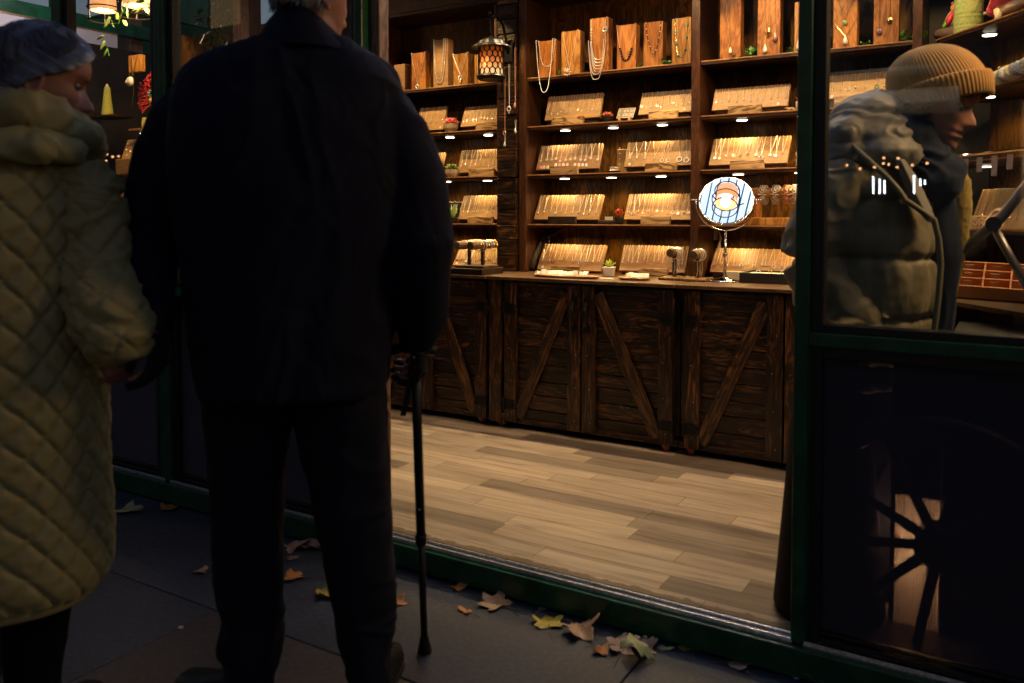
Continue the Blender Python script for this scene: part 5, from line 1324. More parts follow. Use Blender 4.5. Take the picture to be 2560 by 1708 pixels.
# hanging pendant on a wooden bust
a, b_ = P(322, 140, y=YL - .05), P(352, 178, y=YL - .05)
tag(MB().box((a.x, YL - .05, b_.z), (b_.x, YL - 0.02, a.z)).build('pendant_block', HONEY2, None, bev=0.002), 'small wooden block hung with a shell pendant behind the door glass', 'display block')
t = thing('shell_necklace', 'gold chain with a white shell pendant hanging behind the door glass', 'necklace', P(325, 200, y=YL - .08))
m = MB(); yy = YL - .07
m.tube([P(321, 140, y=yy), P(323, 186, y=yy), P(325, 194, y=yy)], 0.0022, 5); m.tube([P(328, 138, y=yy), P(330, 170, y=yy), P(331, 190, y=yy)], 0.0026, 5); m.tube([P(344, 139, y=yy), P(336, 170, y=yy), P(333, 192, y=yy)], 0.0022, 5)
m.tube([P(334, 192, y=yy), P(334, 230, y=yy), P(329, 268, y=yy)], 0.0016, 5); m.build('chain', GOLD, t)
m = MB(); m.ball(P(325, 204, y=yy), 0.030, 12, (1.1, 0.5, 0.95)); m.ball(P(320, 206, y=yy), 0.016, 8); m.build('shell', PEARL, t, smooth=True)
# pair of small stud boards on a wooden tray
m = MB(); a = P(288, 398, y=YL - .02); b_ = P(364, 415, y=YL - .02); m.box((a.x, YL - .02, zB + 0.0006), (b_.x, YL + 0.14, a.z)); tag(m.build('wooden_tray', BOARDW2, None, bev=0.004), 'brown wooden tray holding two stud boards behind the door glass', 'tray')
for k, (u0, u1) in enumerate(((303, 331), (339, 367))):
    A_ = P(u0, 397, y=YL + .02); B_ = P(u1 - 3, 397, y=YL + .02); T_ = P(u0 + 6, 352, y=YL + .09)
    M = Matrix.Translation(A_) @ Matrix((Vector((1, 0, 0)), Vector((0, .35, .94)).normalized(), Vector((0, .94, -.35)).normalized())).transposed().to_4x4()
    hh = (T_.z - A_.z) / 0.94
    t = thing('stud_board', ('left' if k == 0 else 'right') + ' one of two small honey boards pinned with studs behind the door glass', 'display board', A_)
    m = MB(); m.box((0, 0, 0), (B_.x - A_.x, hh, 0.014), M=M); m.build('panel', BOARDW, t, bev=0.002)
    m = MB()
    for (fx, fy) in ((.25, .75), (.7, .82), (.3, .45), (.75, .35), (.5, .15)): m.ball(M @ Vector(((B_.x - A_.x) * fx, hh * fy, -0.004)), 0.0055, 6)
    m.build('studs', SILVER, t)
lamp('rack_glow', 'SPOT', P(360, 190, y=YL - .35) + Vector((0, 0, .45)), 45, WARM, None, size=0.03, spot=80, target=P(350, 330, y=YL))
m = MB(); q = P(306, 488, y=YL); m.box((q.x - .05, YL, zC + .0006), (q.x + .045, YL + .02, zC + 0.085)); tag(m.build('pink_box', plain('salmon_card', (0.7, 0.3, 0.18), 0.6), None, bev=0.002), 'pale salmon coloured box low in the window rack', 'box')
m = MB(); q = P(345, 488, y=YL); m.box((q.x - .04, YL, zC + .0006), (q.x + .03, YL + .02, zC + 0.07)); tag(m.build('cream_box', CREAM, None, bev=0.002), 'cream coloured box low in the window rack', 'box')
lamp('rack_glow', 'SPOT', (P(330, 440, y=YL).x, YL + 0.02, zB - 0.03), 2.5, WARM, None, size=0.02, spot=140, target=(P(330, 440, y=YL).x, YL + 0.02, 0))
# wooden posts in the left part of the shop
tag(MB().box((P(279, 0, y=3.6).x, 3.6, FZ), (P(323, 0, y=3.6).x, 3.7, 2.9)).build('wooden_post', wood('dull_brown_post', (0.10, 0.06, 0.04), (0.15, 0.09, 0.06), (0.2, 0.12, 0.08), 'Z', 20), None, bev=0.004), 'thick dull brown timber post behind the ivy strand', 'post')
tag(MB().box((P(581, 0, y=3.6).x, 3.6, FZ), (P(621, 0, y=3.6).x, 3.7, 2.9)).build('wooden_post', wood('dull_brown_post', None, None, None), None, bev=0.004), 'reddish timber post just left of the man\'s collar', 'post')
# caged copper lamps
for k, (u, v, nm) in enumerate(((259, 20, 'leftmost, brightest'), (340, 8, 'middle'), (388, -6, 'rightmost'))):
    cage_lamp(nm + ' of three caged copper lamps behind the door glass', P(u, v, y=2.85), R=0.085, H=0.17, e=3.0, group='caged copper lamps by the glazed door')
# ivy strand
m = MB(); st = MB(); yy = 2.75
pts = [P(322, 4, y=yy), P(312, 20, y=yy), P(303, 38, y=yy), P(296, 60, y=yy)]
st.tube(pts, 0.003, 5); st.tube([P(278, 50, y=yy), P(284, 68, y=yy)], 0.0025, 5); st.tube([P(268, 120, y=yy), P(273, 140, y=yy)], 0.0025, 5); st.tube([P(304, 32, y=yy), P(322, 36, y=yy)], 0.0022, 5)
for (u, v, dx, dz, L) in ((345, 8, 1, .1, .075), (352, 14, -.3, -1, .05), (330, 34, 1, .15, .05), (320, 46, -.2, 1, .06), (293, 50, .2, 1, .045), (262, 102, -.3, -1, .06), (258, 88, -.8, -.6, .05), (269, 122, -.3, -1, .05), (275, 42, -.3, -.9, .07), (310, 50, .6, -1, .05), (365, 20, .5, -.8, .05)):
    fleshleaf(m, P(u, v, y=yy), (dx, -.15, dz), L, L * 0.24, 0.2, 0.12)
t = thing('ivy_strand', 'strand of small leaved ivy hanging in front of the copper lamps', 'plant', pts[0]); m.build('leaves', leafm('bright_ivy', (0.07, 0.16, 0.02), (0.38, 0.5, 0.14)), t, smooth=True); st.build('stem', VINE, t)
m = MB(); rr = random.Random(21)
for k in range(90):
    u = rr.gauss(545, 28); v = rr.gauss(70, 38)
    if v > 125 or u > 590: continue
    fleshleaf(m, P(u, v, y=2.9 + rr.uniform(-.1, .1)), (rr.uniform(-1, 1), rr.uniform(-.4, .4), rr.uniform(-1, .3)), rr.uniform(.04, .07), .012, 0.2, 0.12)
t = thing('hanging_ivy', 'dark mass of hanging ivy behind the glass left of the timber post', 'plant', P(545, 40, y=2.9)); m.build('leaves', leafm('dark_ivy', (0.02, 0.05, 0.01), (0.12, 0.16, 0.03)), t, smooth=True)
m = MB(); m.tube([P(545, -60, y=2.9), P(545, 60, y=2.9)], 0.004, 5); m.build('stem', VINE, t)
# keys in the door lock
q = P(428, 752, y=2.15)
t = thing('door_lock', 'black lock with a bunch of keys hanging from the green door stile', 'lock', q)
m = MB(); m.box((q.x - .018, 2.128, q.z - .012), (q.x + .03, 2.152, q.z + .012)); m.build('body', BLACKM, t, bev=0.003)
m = MB(); m.torus((q.x - 0.004, 2.118, q.z + 0.008), 0.017, 0.0026, 20, 6, Matrix.Rotation(R_(80), 4, 'X')); m.build('key_ring', CHROME, t, smooth=True)
for k, a in enumerate((-.25, .05, .3)):
    m = MB(); M = Matrix.Translation((q.x - .004, 2.116 - .003 * k, q.z - 0.006)) @ Matrix.Rotation(a, 4, 'Y'); m.box((-.006, -.001, -.05), (.006, .001, 0), M=M); m.lathe([(0.009, -.0012), (.009, .0012)], (0, 0, 0), 12, M=M @ Matrix.Rotation(R_(90), 4, 'X')); m.build('key', BLACKM, t)

# ================================================================== RIGHT CORNER (seen through the window)
def dloc(u, z, back=0.08):
    """point on the diagonal shelf under pixel column u, at height z"""
    q = Dp(u, 300, back); return Vector((q.x, q.y, z))
ZD = 1.905
# owl figure on a piece of bark
c = dloc(2372, ZD)
m = MB(); 
M = Matrix.Translation(c + Vector((0, 0, 0.032)))
m.ball(c + RGT * -0.004 + Vector((0, 0, 0.030)), 0.048, 12, (1.3, 0.8, 0.62)); m.ball(c + RGT * 0.02 + Vector((0, 0, 0.034)), 0.035, 10, (1.2, 0.8, 0.7))
m.v = [(x + 0.004 * noise.noise(Vector((x, y, z)) * 60), y, max(ZD + .0005, z + 0.006 * noise.noise(Vector((y, z, x)) * 50))) for x, y, z in m.v]
tag(m.build('bark_lump', plain('bark', (0.16, 0.09, 0.07), 0.8, nscale=60, bstr=0.8, bdist=0.004), None, smooth=True), 'rough lump of bark carrying the painted owl', 'wood lump')
oc = c + Vector((0, 0, 0.075)) + RGT * 0.008
t = thing('owl_figure', 'small painted owl with a purple ruff, red wing and cream belly', 'figurine', oc)
tl = Matrix.Rotation(R_(28), 4, FH)
m = MB(); m.ball(oc + Vector((0, 0, 0.020)), 0.036, 14, (0.72, 0.7, 1.25), tl); m.build('body', plain('cream_belly', (0.75, 0.58, 0.36), 0.5), t, smooth=True)
m = MB(); m.ball(oc - RGT * 0.018 + Vector((0, 0, 0.016)) - FH * 0.014, 0.022, 12, (0.6, 0.6, 1.5), tl); m.build('wing', plain('red_paint', (0.7, 0.03, 0.05), 0.4), t, smooth=True)
m = MB(); m.ball(oc - RGT * 0.034 - Vector((0, 0, 0.004)) - FH * 0.008, 0.014, 10, (0.6, 0.6, 1.8), tl); m.build('tail', plain('green_paint_bright', (0.15, 0.5, 0.06), 0.4), t, smooth=True)
m = MB(); hc = oc + Vector((0, 0, 0.064)) + RGT * 0.014
m.ball(hc, 0.023, 14, (1, 0.9, 1)); hd = m.build('head', plain('orange_owl', (0.8, 0.4, 0.08), 0.4), t, smooth=True)
m = MB()
for k in range(34):
    a = k * 2.4; rr_ = rnd.uniform(.8, 1); d = RGT * math.cos(a) * .026 * rr_ - FH * .012 + Vector((0, 0, -0.018 + 0.009 * math.sin(a * 3)))
    m.tube([hc + d * 0.8, hc + d * 1.25 + Vector((0, 0, -.006))], [0.003, 0.0008], 5)
m.tube([hc + RGT * -0.012 + Vector((0, 0, .018)), hc + RGT * 0.012 + Vector((0, 0, .026)), hc + RGT * 0.034 + Vector((0, 0, .030))], [0.005, .004, .001], 6); m.ball(hc - RGT * .016 + Vector((0, 0, .018)), .007, 8)
m.build('ruff', plain('purple_paint', (0.55, 0.12, 0.45), 0.4), t, smooth=True)
for s in (-1, 1):
    m = MB(); m.ball(hc - FH * 0.020 + RGT * (0.006 + s * 0.009) + Vector((0, 0, 0.004)), 0.0065, 10); e_ = m.build('eye', WHITEP, t, smooth=True)
    m = MB(); m.ball(hc - FH * 0.0255 + RGT * (0.006 + s * 0.009) + Vector((0, 0, 0.004)), 0.003, 8); m.build('pupil', BLACKP, e_)
# big yellow-green yarn cone (fat)
c = dloc(2416, ZD); t = thing('yarn_spool', 'fat pale green spool of yarn between the owl and the pink armadillo', 'yarn spool', c)
m = MB(); prof = [(0.056, 0.0006)]
for k in range(1, 40): f = k / 40; prof.append((0.056 - 0.006 * f + 0.0008 * math.sin(k * 2.6), 0.34 * f))
m.lathe(prof, c, 28); m.build('wound_yarn', plain('pale_green_yarn', (0.42, 0.47, 0.14), 0.8, nscale=160, bstr=0.6), t)
m = MB()
for k in range(7): 
    a0 = -2.2 + 0.18 * k; m.tube([c + Vector((math.cos(a0 + 0.25 * q) * (0.0555 - .004 * q / 6), math.sin(a0 + 0.25 * q) * (0.0555 - .004 * q / 6), 0.03 + 0.035 * q + .01 * k)) for q in range(6)], 0.0013, 4)
m.build('loose_strand', plain('lime_thread', (0.6, 0.6, 0.2), 0.7), t)
# pink armadillo-like creature
c = dloc(2503, ZD, 0.07)
t = thing('armadillo_figure', 'shiny pink armadillo figurine with a scaly back on the top corner shelf', 'figurine', c)
AX = DD.copy()
PINK = plain('pink_lacquer', (0.78, 0.07, 0.12), 0.22, coat=0.5); CRM = plain('cream_lacquer', (0.8, 0.6, 0.35), 0.3)
m = MB(); 
pts = [c + AX * x + Vector((0, 0, z)) for x, z in ((-.055, .058), (-.04, .066), (-.015, .080), (.03, .098), (.09, .108), (.16, .10), (.22, .075), (.26, .05))]
m.tube(pts, [.022, .034, .040, .050, .054, .048, .03, .012], 20); m.build('shell', PINK, t, smooth=True)
m = MB()
for i in range(15):
    f = i / 14; x = -.012 + .22 * f
    cz = .082 + .028 * math.sin(math.pi * f); rr_ = .041 + .013 * math.sin(math.pi * f)
    for k in range(13):
        a = R_(200) * (k + .5 * (i % 2)) / 13 - R_(10)
        d = Vector((-AX.y, AX.x, 0)) * math.cos(a) + Vector((0, 0, 1)) * math.sin(a)
        m.ball(c + AX * x + Vector((0, 0, cz)) + d * (rr_ + .001), .0068, 6, rr=rnd.random())
m.build('scales', plain('pink_scale', (0.85, 0.16, 0.2), 0.2, coat=0.5), t, smooth=True)
m = MB(); m.tube([c + AX * -.094 + Vector((0, 0, .056)), c + AX * -.085 + Vector((0, 0, .056)), c + AX * -.06 + Vector((0, 0, .058)), c + AX * -.035 + Vector((0, 0, .066))], [.005, .014, .028, .034], 16); h_ = m.build('head', PINK, t, smooth=True)
m = MB(); m.tube([c + AX * -.112 + Vector((0, 0, .060)), c + AX * -.098 + Vector((0, 0, .057)), c + AX * -.088 + Vector((0, 0, .056))], [.006, .004, .007], 10); m.build('snout', CRM, h_, smooth=True)
m = MB(); m.tube([c + AX * -.03 + Vector((0, 0, .046)), c + AX * .06 + Vector((0, 0, .052)), c + AX * .17 + Vector((0, 0, .06))], [.02, .028, .02], 14); m.build('belly', CRM, t, smooth=True)
for (x, s) in ((-.03, -1), (-.005, 1), (.14, -1), (.17, 1)):
    m = MB(); o_ = Vector((-AX.y, AX.x, 0)) * s * -.018; m.tube([c + AX * x + o_ + Vector((0, 0, .05)), c + AX * (x + .004) + o_ + Vector((0, 0, .02)), c + AX * x + o_ + Vector((0, 0, .0015))], [.018, .014, .017], 10); m.build('leg', PINK if s < 0 else CRM, t, smooth=True)
# woven rope display and dark neck stand
c = dloc(2500, 1.66, 0.10)
def twist(pts, r, name, mats, parent, turns=9):
    pts = [Vector(p) for p in pts]
    for s in range(3):
        q = []
        n = 60
        for i in range(n + 1):
            f = i / n * (len(pts) - 1); k = min(int(f), len(pts) - 2); p = pts[k].lerp(pts[k + 1], f - k); tt = (pts[k + 1] - pts[k]).normalized()
            a = tt.cross(Vector((0, 0, 1))).normalized(); b = tt.cross(a); th = 2 * math.pi * (turns * i / n + s / 3)
            q.append(p + a * math.cos(th) * r + b * math.sin(th) * r)
        m = MB(); m.tube(q, r * 0.95, 8); m.build(name, mats[s], parent, smooth=True)
p0, p1, p2 = Dp(2478, 205, .02), Dp(2520, 185, 0.0), Dp(2600, 150, -.05)
t = thing('rope_necklace', 'thick braided rope in white and dark strands beside the beanie', 'rope', p0)
twist([p0, p1, p2], 0.016, 'strand', [plain('white_beads', (0.75, 0.68, 0.55), 0.5, nscale=220, namt=0.8, bstr=1, bdist=.004), plain('grey_beads', (0.25, 0.24, 0.24), 0.4, nscale=220, namt=0.9, bstr=1, bdist=.004), plain('cream_beads', (0.7, 0.5, 0.3), 0.5, nscale=220, namt=0.8, bstr=1, bdist=.004)], t, 4)
m = MB(); c = dloc(2520, 1.66, .06)
M = Matrix.Translation(c) @ Matrix.Rotation(R_(-53), 4, 'Z')
m.prism([M @ Vector(q) for q in ((-.09, -.05, .0006), (.08, -.05, .0006), (.08, .05, .0006), (-.09, .05, .0006))], (0, 0, .02)); m.prism([M @ Vector(q) for q in ((-.07, -.03, .021), (.07, -.03, .021), (.07, .045, .06), (-.07, .045, .06))], (0, 0, .008))
tag(m.build('black_display_pad', BLACKP, None, bev=.003), 'black sloping display pad with thin bangles behind the person\'s face', 'display pad')
for k in range(3):
    m = MB(); m.torus(c + Vector((0, 0, .056 + .006 * k)), .036, .0016, 28, 5, Matrix.Rotation(R_(12 * k - 10), 4, 'X')); tag(m.build('bangle', GOLD, None, smooth=True), ['lowest', 'middle', 'topmost'][k] + ' thin gold bangle on the black sloping pad', 'bangle', 'gold bangles on the black pad')
# pale necklace board and ring display at counter height of the corner
z5 = 1.115
A_ = Dp(2395, 560, -0.0); 
a0 = (PP(2392, 560, D0 + DN * .02, DN) - D0); s0 = a0.dot(DD); a1 = (PP(2535, 560, D0 + DN * .02, DN) - D0).dot(DD)
zb_ = z5 + 0.02; ztb = PP(2460, 474, D0 - DN * .06, DN).z
t = thing('necklace_board', 'pale necklace board to the right of the puffer jacket, behind the glass', 'display board', D0 + DD * s0 + Vector((0, 0, z5)))
M = MD @ Matrix.Translation((s0, 0.03, z5 + 0.0006)); Hh = (ztb - z5) / 0.93
MBd = M @ Matrix.Rotation(R_(-20), 4, 'X')
m = MB(); m.box((0, 0, 0), (a1 - s0, .015, Hh), M=MBd); m.build('panel', BOARDW, t, bev=.002)
m = MB(); m.box((0, -.03, 0), (.12, -.004, .05), M=M); m.build('stop_block', STOPW, t, bev=.002)
for k in range(8):
    s = (k + .6) / 8.4 * (a1 - s0); pz = Hh * (.32 + .05 * math.sin(k * 2)); o1 = MBd @ Vector((s - .008, -.002, Hh)); o2 = MBd @ Vector((s + .008, -.002, Hh)); pc = MBd @ Vector((s, -.002, pz))
    nk = thing('pendant_necklace', f'{ORD[k]} gold necklace from the left, pale board behind the glass', 'necklace', pc, 'necklaces on the pale board behind the glass')
    m = MB(); m.tube([o1, pc], .0010, 4, cap=False); m.tube([o2, pc], .0010, 4, cap=False); m.build('chain', GOLD, nk)
    m = MB(); m.ball(pc - Vector((0, 0, .004)) + DN * .003, .005, 8); m.build('pendant', GOLD, nk)
c = PP(2472, 560, D0 + DN * .06, DN); c.z = z5
t = thing('round_ring_display', 'pale round topped ring display card on the corner shelf', 'display card', c)
m = MB(); M = Matrix.Translation(c) @ Matrix.Rotation(R_(-53), 4, 'Z') @ Matrix.Rotation(R_(-30), 4, 'X')
out = [(-.05, 0, .003), (.05, 0, .003), (.05, 0, .05)] + [(.05 * math.cos(a), 0, .05 + .045 * math.sin(a)) for a in [R_(15 * q) for q in range(1, 12)]] + [(-.05, 0, .05)]
m.prism([M @ Vector(q) for q in out], M.to_3x3() @ Vector((0, .01, 0))); m.build('card', plain('pale_maple', (0.72, 0.46, 0.26), 0.5), t, bev=.002)
m = MB(); m.torus(M @ Vector((0, -.004, .05)), .03, .006, 24, 8, M.to_3x3().to_4x4() @ Matrix.Rotation(R_(90), 4, 'X')); m.build('ring_groove', plain('pale_maple', None), t, smooth=True)
# black counter with a divided drawer of cards
BLKC = plain('black_counter', (0.012, 0.012, 0.016), 0.35)
c0 = Vector((0.06, 2.86, 0))
t = thing('till_counter', 'dark shop counter with a divided wooden tray, right of the person', 'counter', (0.35, 3.0, FZ))
m = MB(); m.box((-0.19, 2.75, FZ + .0006), (1.2, 3.30, 0.80)); m.build('body', BLKC, t, bev=.006)
t2 = thing('divided_tray', 'orange wooden tray divided into square compartments with cards', 'tray', (-0.05, 3.1, 0.95))
TN = Vector((0, -math.sin(R_(38)), math.cos(R_(38)))); T0 = P(2450, 685, y=3.1)
def tp(u, v, d=0.0): return PP(u, v, T0 - TN * d, TN) 
gx = [2350, 2384, 2436, 2497, 2560]
m = MB()
def bar(p, q, w_=.004):
    s_ = (q - p).normalized().cross(TN).normalized() * w_ * .5; m.prism([p - s_, p + s_, q + s_, q - s_], -TN * .05)
OX = (tp(2524, 679) - tp(2390, 671)).normalized(); OY = (tp(2500, 652) - tp(2416, 705)).normalized(); OY = (OY - OX * OY.dot(OX)).normalized() if OY.dot(OX) < .5 else TN.cross(OX)
OY = TN.cross(OX); O0 = tp(2387, 712); cw = (tp(2460, 700) - tp(2387, 694)).length * .92; chh = (tp(2420, 676) - tp(2420, 696)).length
for k in range(4): bar(O0 + OX * cw * k * 1.0, O0 + OX * cw * k + OY * chh * 3)
for k in range(4): bar(O0 + OY * chh * k + OX * .003, O0 + OY * chh * k + OX * (cw * 3 - .003))
m.build('divider', plain('orange_ply', (0.62, 0.26, 0.08), 0.5), t2)
m = MB(); q0 = O0 - TN * .051; m.prism([q0, q0 + OX * cw * 3, q0 + OX * cw * 3 + OY * chh * 3, q0 + OY * chh * 3], -TN * .01); m.build('tray_floor', plain('dark_tray', (0.08, 0.035, 0.015), 0.6), t2)
for i in range(3):
    for j in range(3):
        c = O0 + OX * cw * (i + .25) + OY * chh * (j + .72) - TN * .046
        m = MB(); m.prism([c, c + OX * .024, c + OX * .024 + TN * .042, c + TN * .042], OY * .002); tag(m.build('paper_tag', plain('buff_card', (0.5, 0.33, 0.2), 0.6), None), f'buff card in the {["left", "middle", "right"][i]} column, {["nearest", "middle", "farthest"][j]} row of the divided tray', 'card', 'cards in the divided tray')
# rail of earring cards and two small boards on the dark corner bay
t = thing('card_rail', 'bright rail hung with pale earring cards high in the dark corner bay', 'rail', D0 + DD * .25 + Vector((0, 0, 1.39)))
m = MB(); m.tube([MD @ Vector((.08, -.01, 1.405)), MD @ Vector((1.2, -.01, 1.405))], .006, 8); m.build('rail', CHROME, t)
for k in range(6):
    M = MD @ Matrix.Translation((.12 + .085 * k, -.012, 1.30)); m = MB(); m.box((-.016, -.002, .035 - .02 * (k % 2)), (.016, 0, .09), M=M); tag(m.build('earring_card', plain('dusky_card', (0.22, 0.17, 0.14), .6), None), f'{ORD[k]} dusky earring card from the left hanging from the corner rail', 'card', 'cards hanging from the corner rail')
t = thing('folding_stand', 'crossed grey metal legs of a folding stand right of the person, behind glass', 'stand', (0.25, 2.62, 1.0))
STEEL = plain('brushed_steel', (0.25, 0.24, 0.24), 0.35, 0.8)
yy = 2.62
m = MB(); m.tube([P(2392, 636, y=yy), P(2500, 548, y=yy), P(2556, 476, y=yy), P(2600, 420, y=yy)], .0135, 12); m.build('upper_bar', STEEL, t, smooth=True)
m = MB(); m.tube([P(2485, 570, y=yy + .03), P(2530, 650, y=yy + .03), P(2580, 740, y=yy + .03)], .011, 12); m.build('lower_bar', STEEL, t, smooth=True)
m = MB(); m.lathe([(.02, -.03), (.02, .03)], P(2484, 560, y=yy + .015), 14, M=Matrix.Rotation(R_(90), 4, 'X')); m.build('joint', BLACKP, t)
t = tag(MB().box((0.02, 2.60, 0.872), (0.40, 2.72, 0.888)).build('tablet_stand', BLKC, None, bev=.004), 'dark flat tablet stand above the divided tray', 'stand')
# wheel and back-lit ribbed panel behind the lower pane
wc = P(2348, 1364, y=2.29)
t = thing('wagon_wheel', 'dark spoked wagon wheel behind the lower right pane', 'wheel', wc)
WD = wood('wheel_wood', (0.015, 0.010, 0.007), (0.03, 0.02, 0.015), (0.05, 0.032, 0.025), 'X', 30)
m = MB(); m.torus(wc, .30, .020, 56, 8, Matrix.Rotation(R_(90), 4, 'X')); m.build('rim', WD, t, smooth=True)
m = MB(); m.lathe([(.045, -.04), (.055, -.03), (.055, .03), (.045, .04)], wc, 20, M=Matrix.Rotation(R_(90), 4, 'X')); m.build('hub', WD, t, bev=.003)
for k in range(10):
    a = 2 * math.pi * k / 10 + R_(8); d = Vector((math.cos(a), 0, math.sin(a))); m = MB(); m.tube([wc + d * .05, wc + d * .29], [.014, .011], 8); m.build('spoke', WD, t, smooth=True)
t = thing('ribbed_screen', 'amber backlit ribbed plastic panel showing through the wheel spokes', 'panel', (-0.24, 2.38, .4))
RIB, nt, b, o = nmat('ribbed_polycarbonate'); b.inputs['Base Color'].default_value = (0.8, 0.66, 0.42, 1); b.inputs['Roughness'].default_value = .3
tl_ = N(nt, 'ShaderNodeBsdfTranslucent'); tl_.inputs[0].default_value = (.85, .72, .48, 1); mx = N(nt, 'ShaderNodeMixShader'); mx.inputs[0].default_value = .7; nt.links.new(b.outputs[0], mx.inputs[1]); nt.links.new(tl_.outputs[0], mx.inputs[2]); nt.links.new(mx.outputs[0], o.inputs[0])
xl, xr = P(2228, 1300, y=2.38).x, P(2352, 1300, y=2.38).x
zu = P(2290, 1240, y=2.37).z
m = MB(); m.box((xl + .0005, 2.362, zu), (xr - .0005, 2.3695, .7605)); tag(m.build('counter_side', BLKC, None), 'short black board added above the ribbed opening to limit its glow', 'panel')  # added to cover the upper ribs and keep the glow low
m = MB(); n = 16; vs = []; fs = []
for k in range(2 * n + 1):
    a = xl + (xr - xl) * k / (2 * n); yy = 2.372 + .008 * (k % 2); vs += [(a, yy, FZ + .001), (a, yy, FZ + .66)]
for k in range(2 * n): fs.append((2 * k, 2 * k + 2, 2 * k + 3, 2 * k + 1))
m.add(vs, fs, .5)
m.build('ribs', RIB, t)
for (a, b_) in ((-.275, xl - .001), (xr + .001, 1.2)):
    m = MB(); m.box((a, 2.37, FZ + .001), (b_, 2.39, 0.80)); tag(m.build('counter_side', BLKC, None), ('narrow' if a < -.25 else 'wide') + ' black panel beside the ribbed backlit strip', 'panel')
m = MB(); m.box((xl, 2.372, .761), (xr, 2.524, .80)); m.build('glow_cap', BLKC, t)  # unseen cap added to keep shop light off the ribs
lamp('hidden_rib_lamp', 'POINT', ((xl + xr) / 2 - .005, 2.47, P(2290, 1365, y=2.38).z), 13.0, (1, .62, .3), t, size=.02)  # hidden lamp added behind the ribs to make them glow
m = MB(); m.box((xl - .1, 2.525, FZ + .001), (xr + .1, 2.53, .79)); m.build('rear_board', DARKWALL, t)
# black bin by the post
c = P(1990, 1530, z=FZ)
t = thing('umbrella_bin', 'tall dark tapering bin standing inside the doorway against the green post', 'bin', (-.40, 2.33, FZ))
bc = Vector((-.432, 2.345, FZ))
m = MB(); m.lathe([(.135, .001), (.142, .02), (.135, .10), (.115, .35), (.100, .54), (.102, .548), (.094, .548), (.10, .1), (.09, .03)], bc, 36); m.build('drum', plain('dark_bin', (0.005, 0.005, 0.0045), 0.75, nscale=6, spec=0.2), t, smooth=True)
m = MB(); m.prism([bc + Vector((-.085, -.03, .53)), bc + Vector((-.02, -.05, .56)), bc + Vector((.02, -.01, .565)), bc + Vector((-.05, .03, .545))], (0, 0, .002)); tag(m.build('crumpled_paper', plain('brown_paper', (0.45, 0.28, 0.18), 0.7), None), 'corner of brown paper sticking out of the tall dark bin', 'paper')

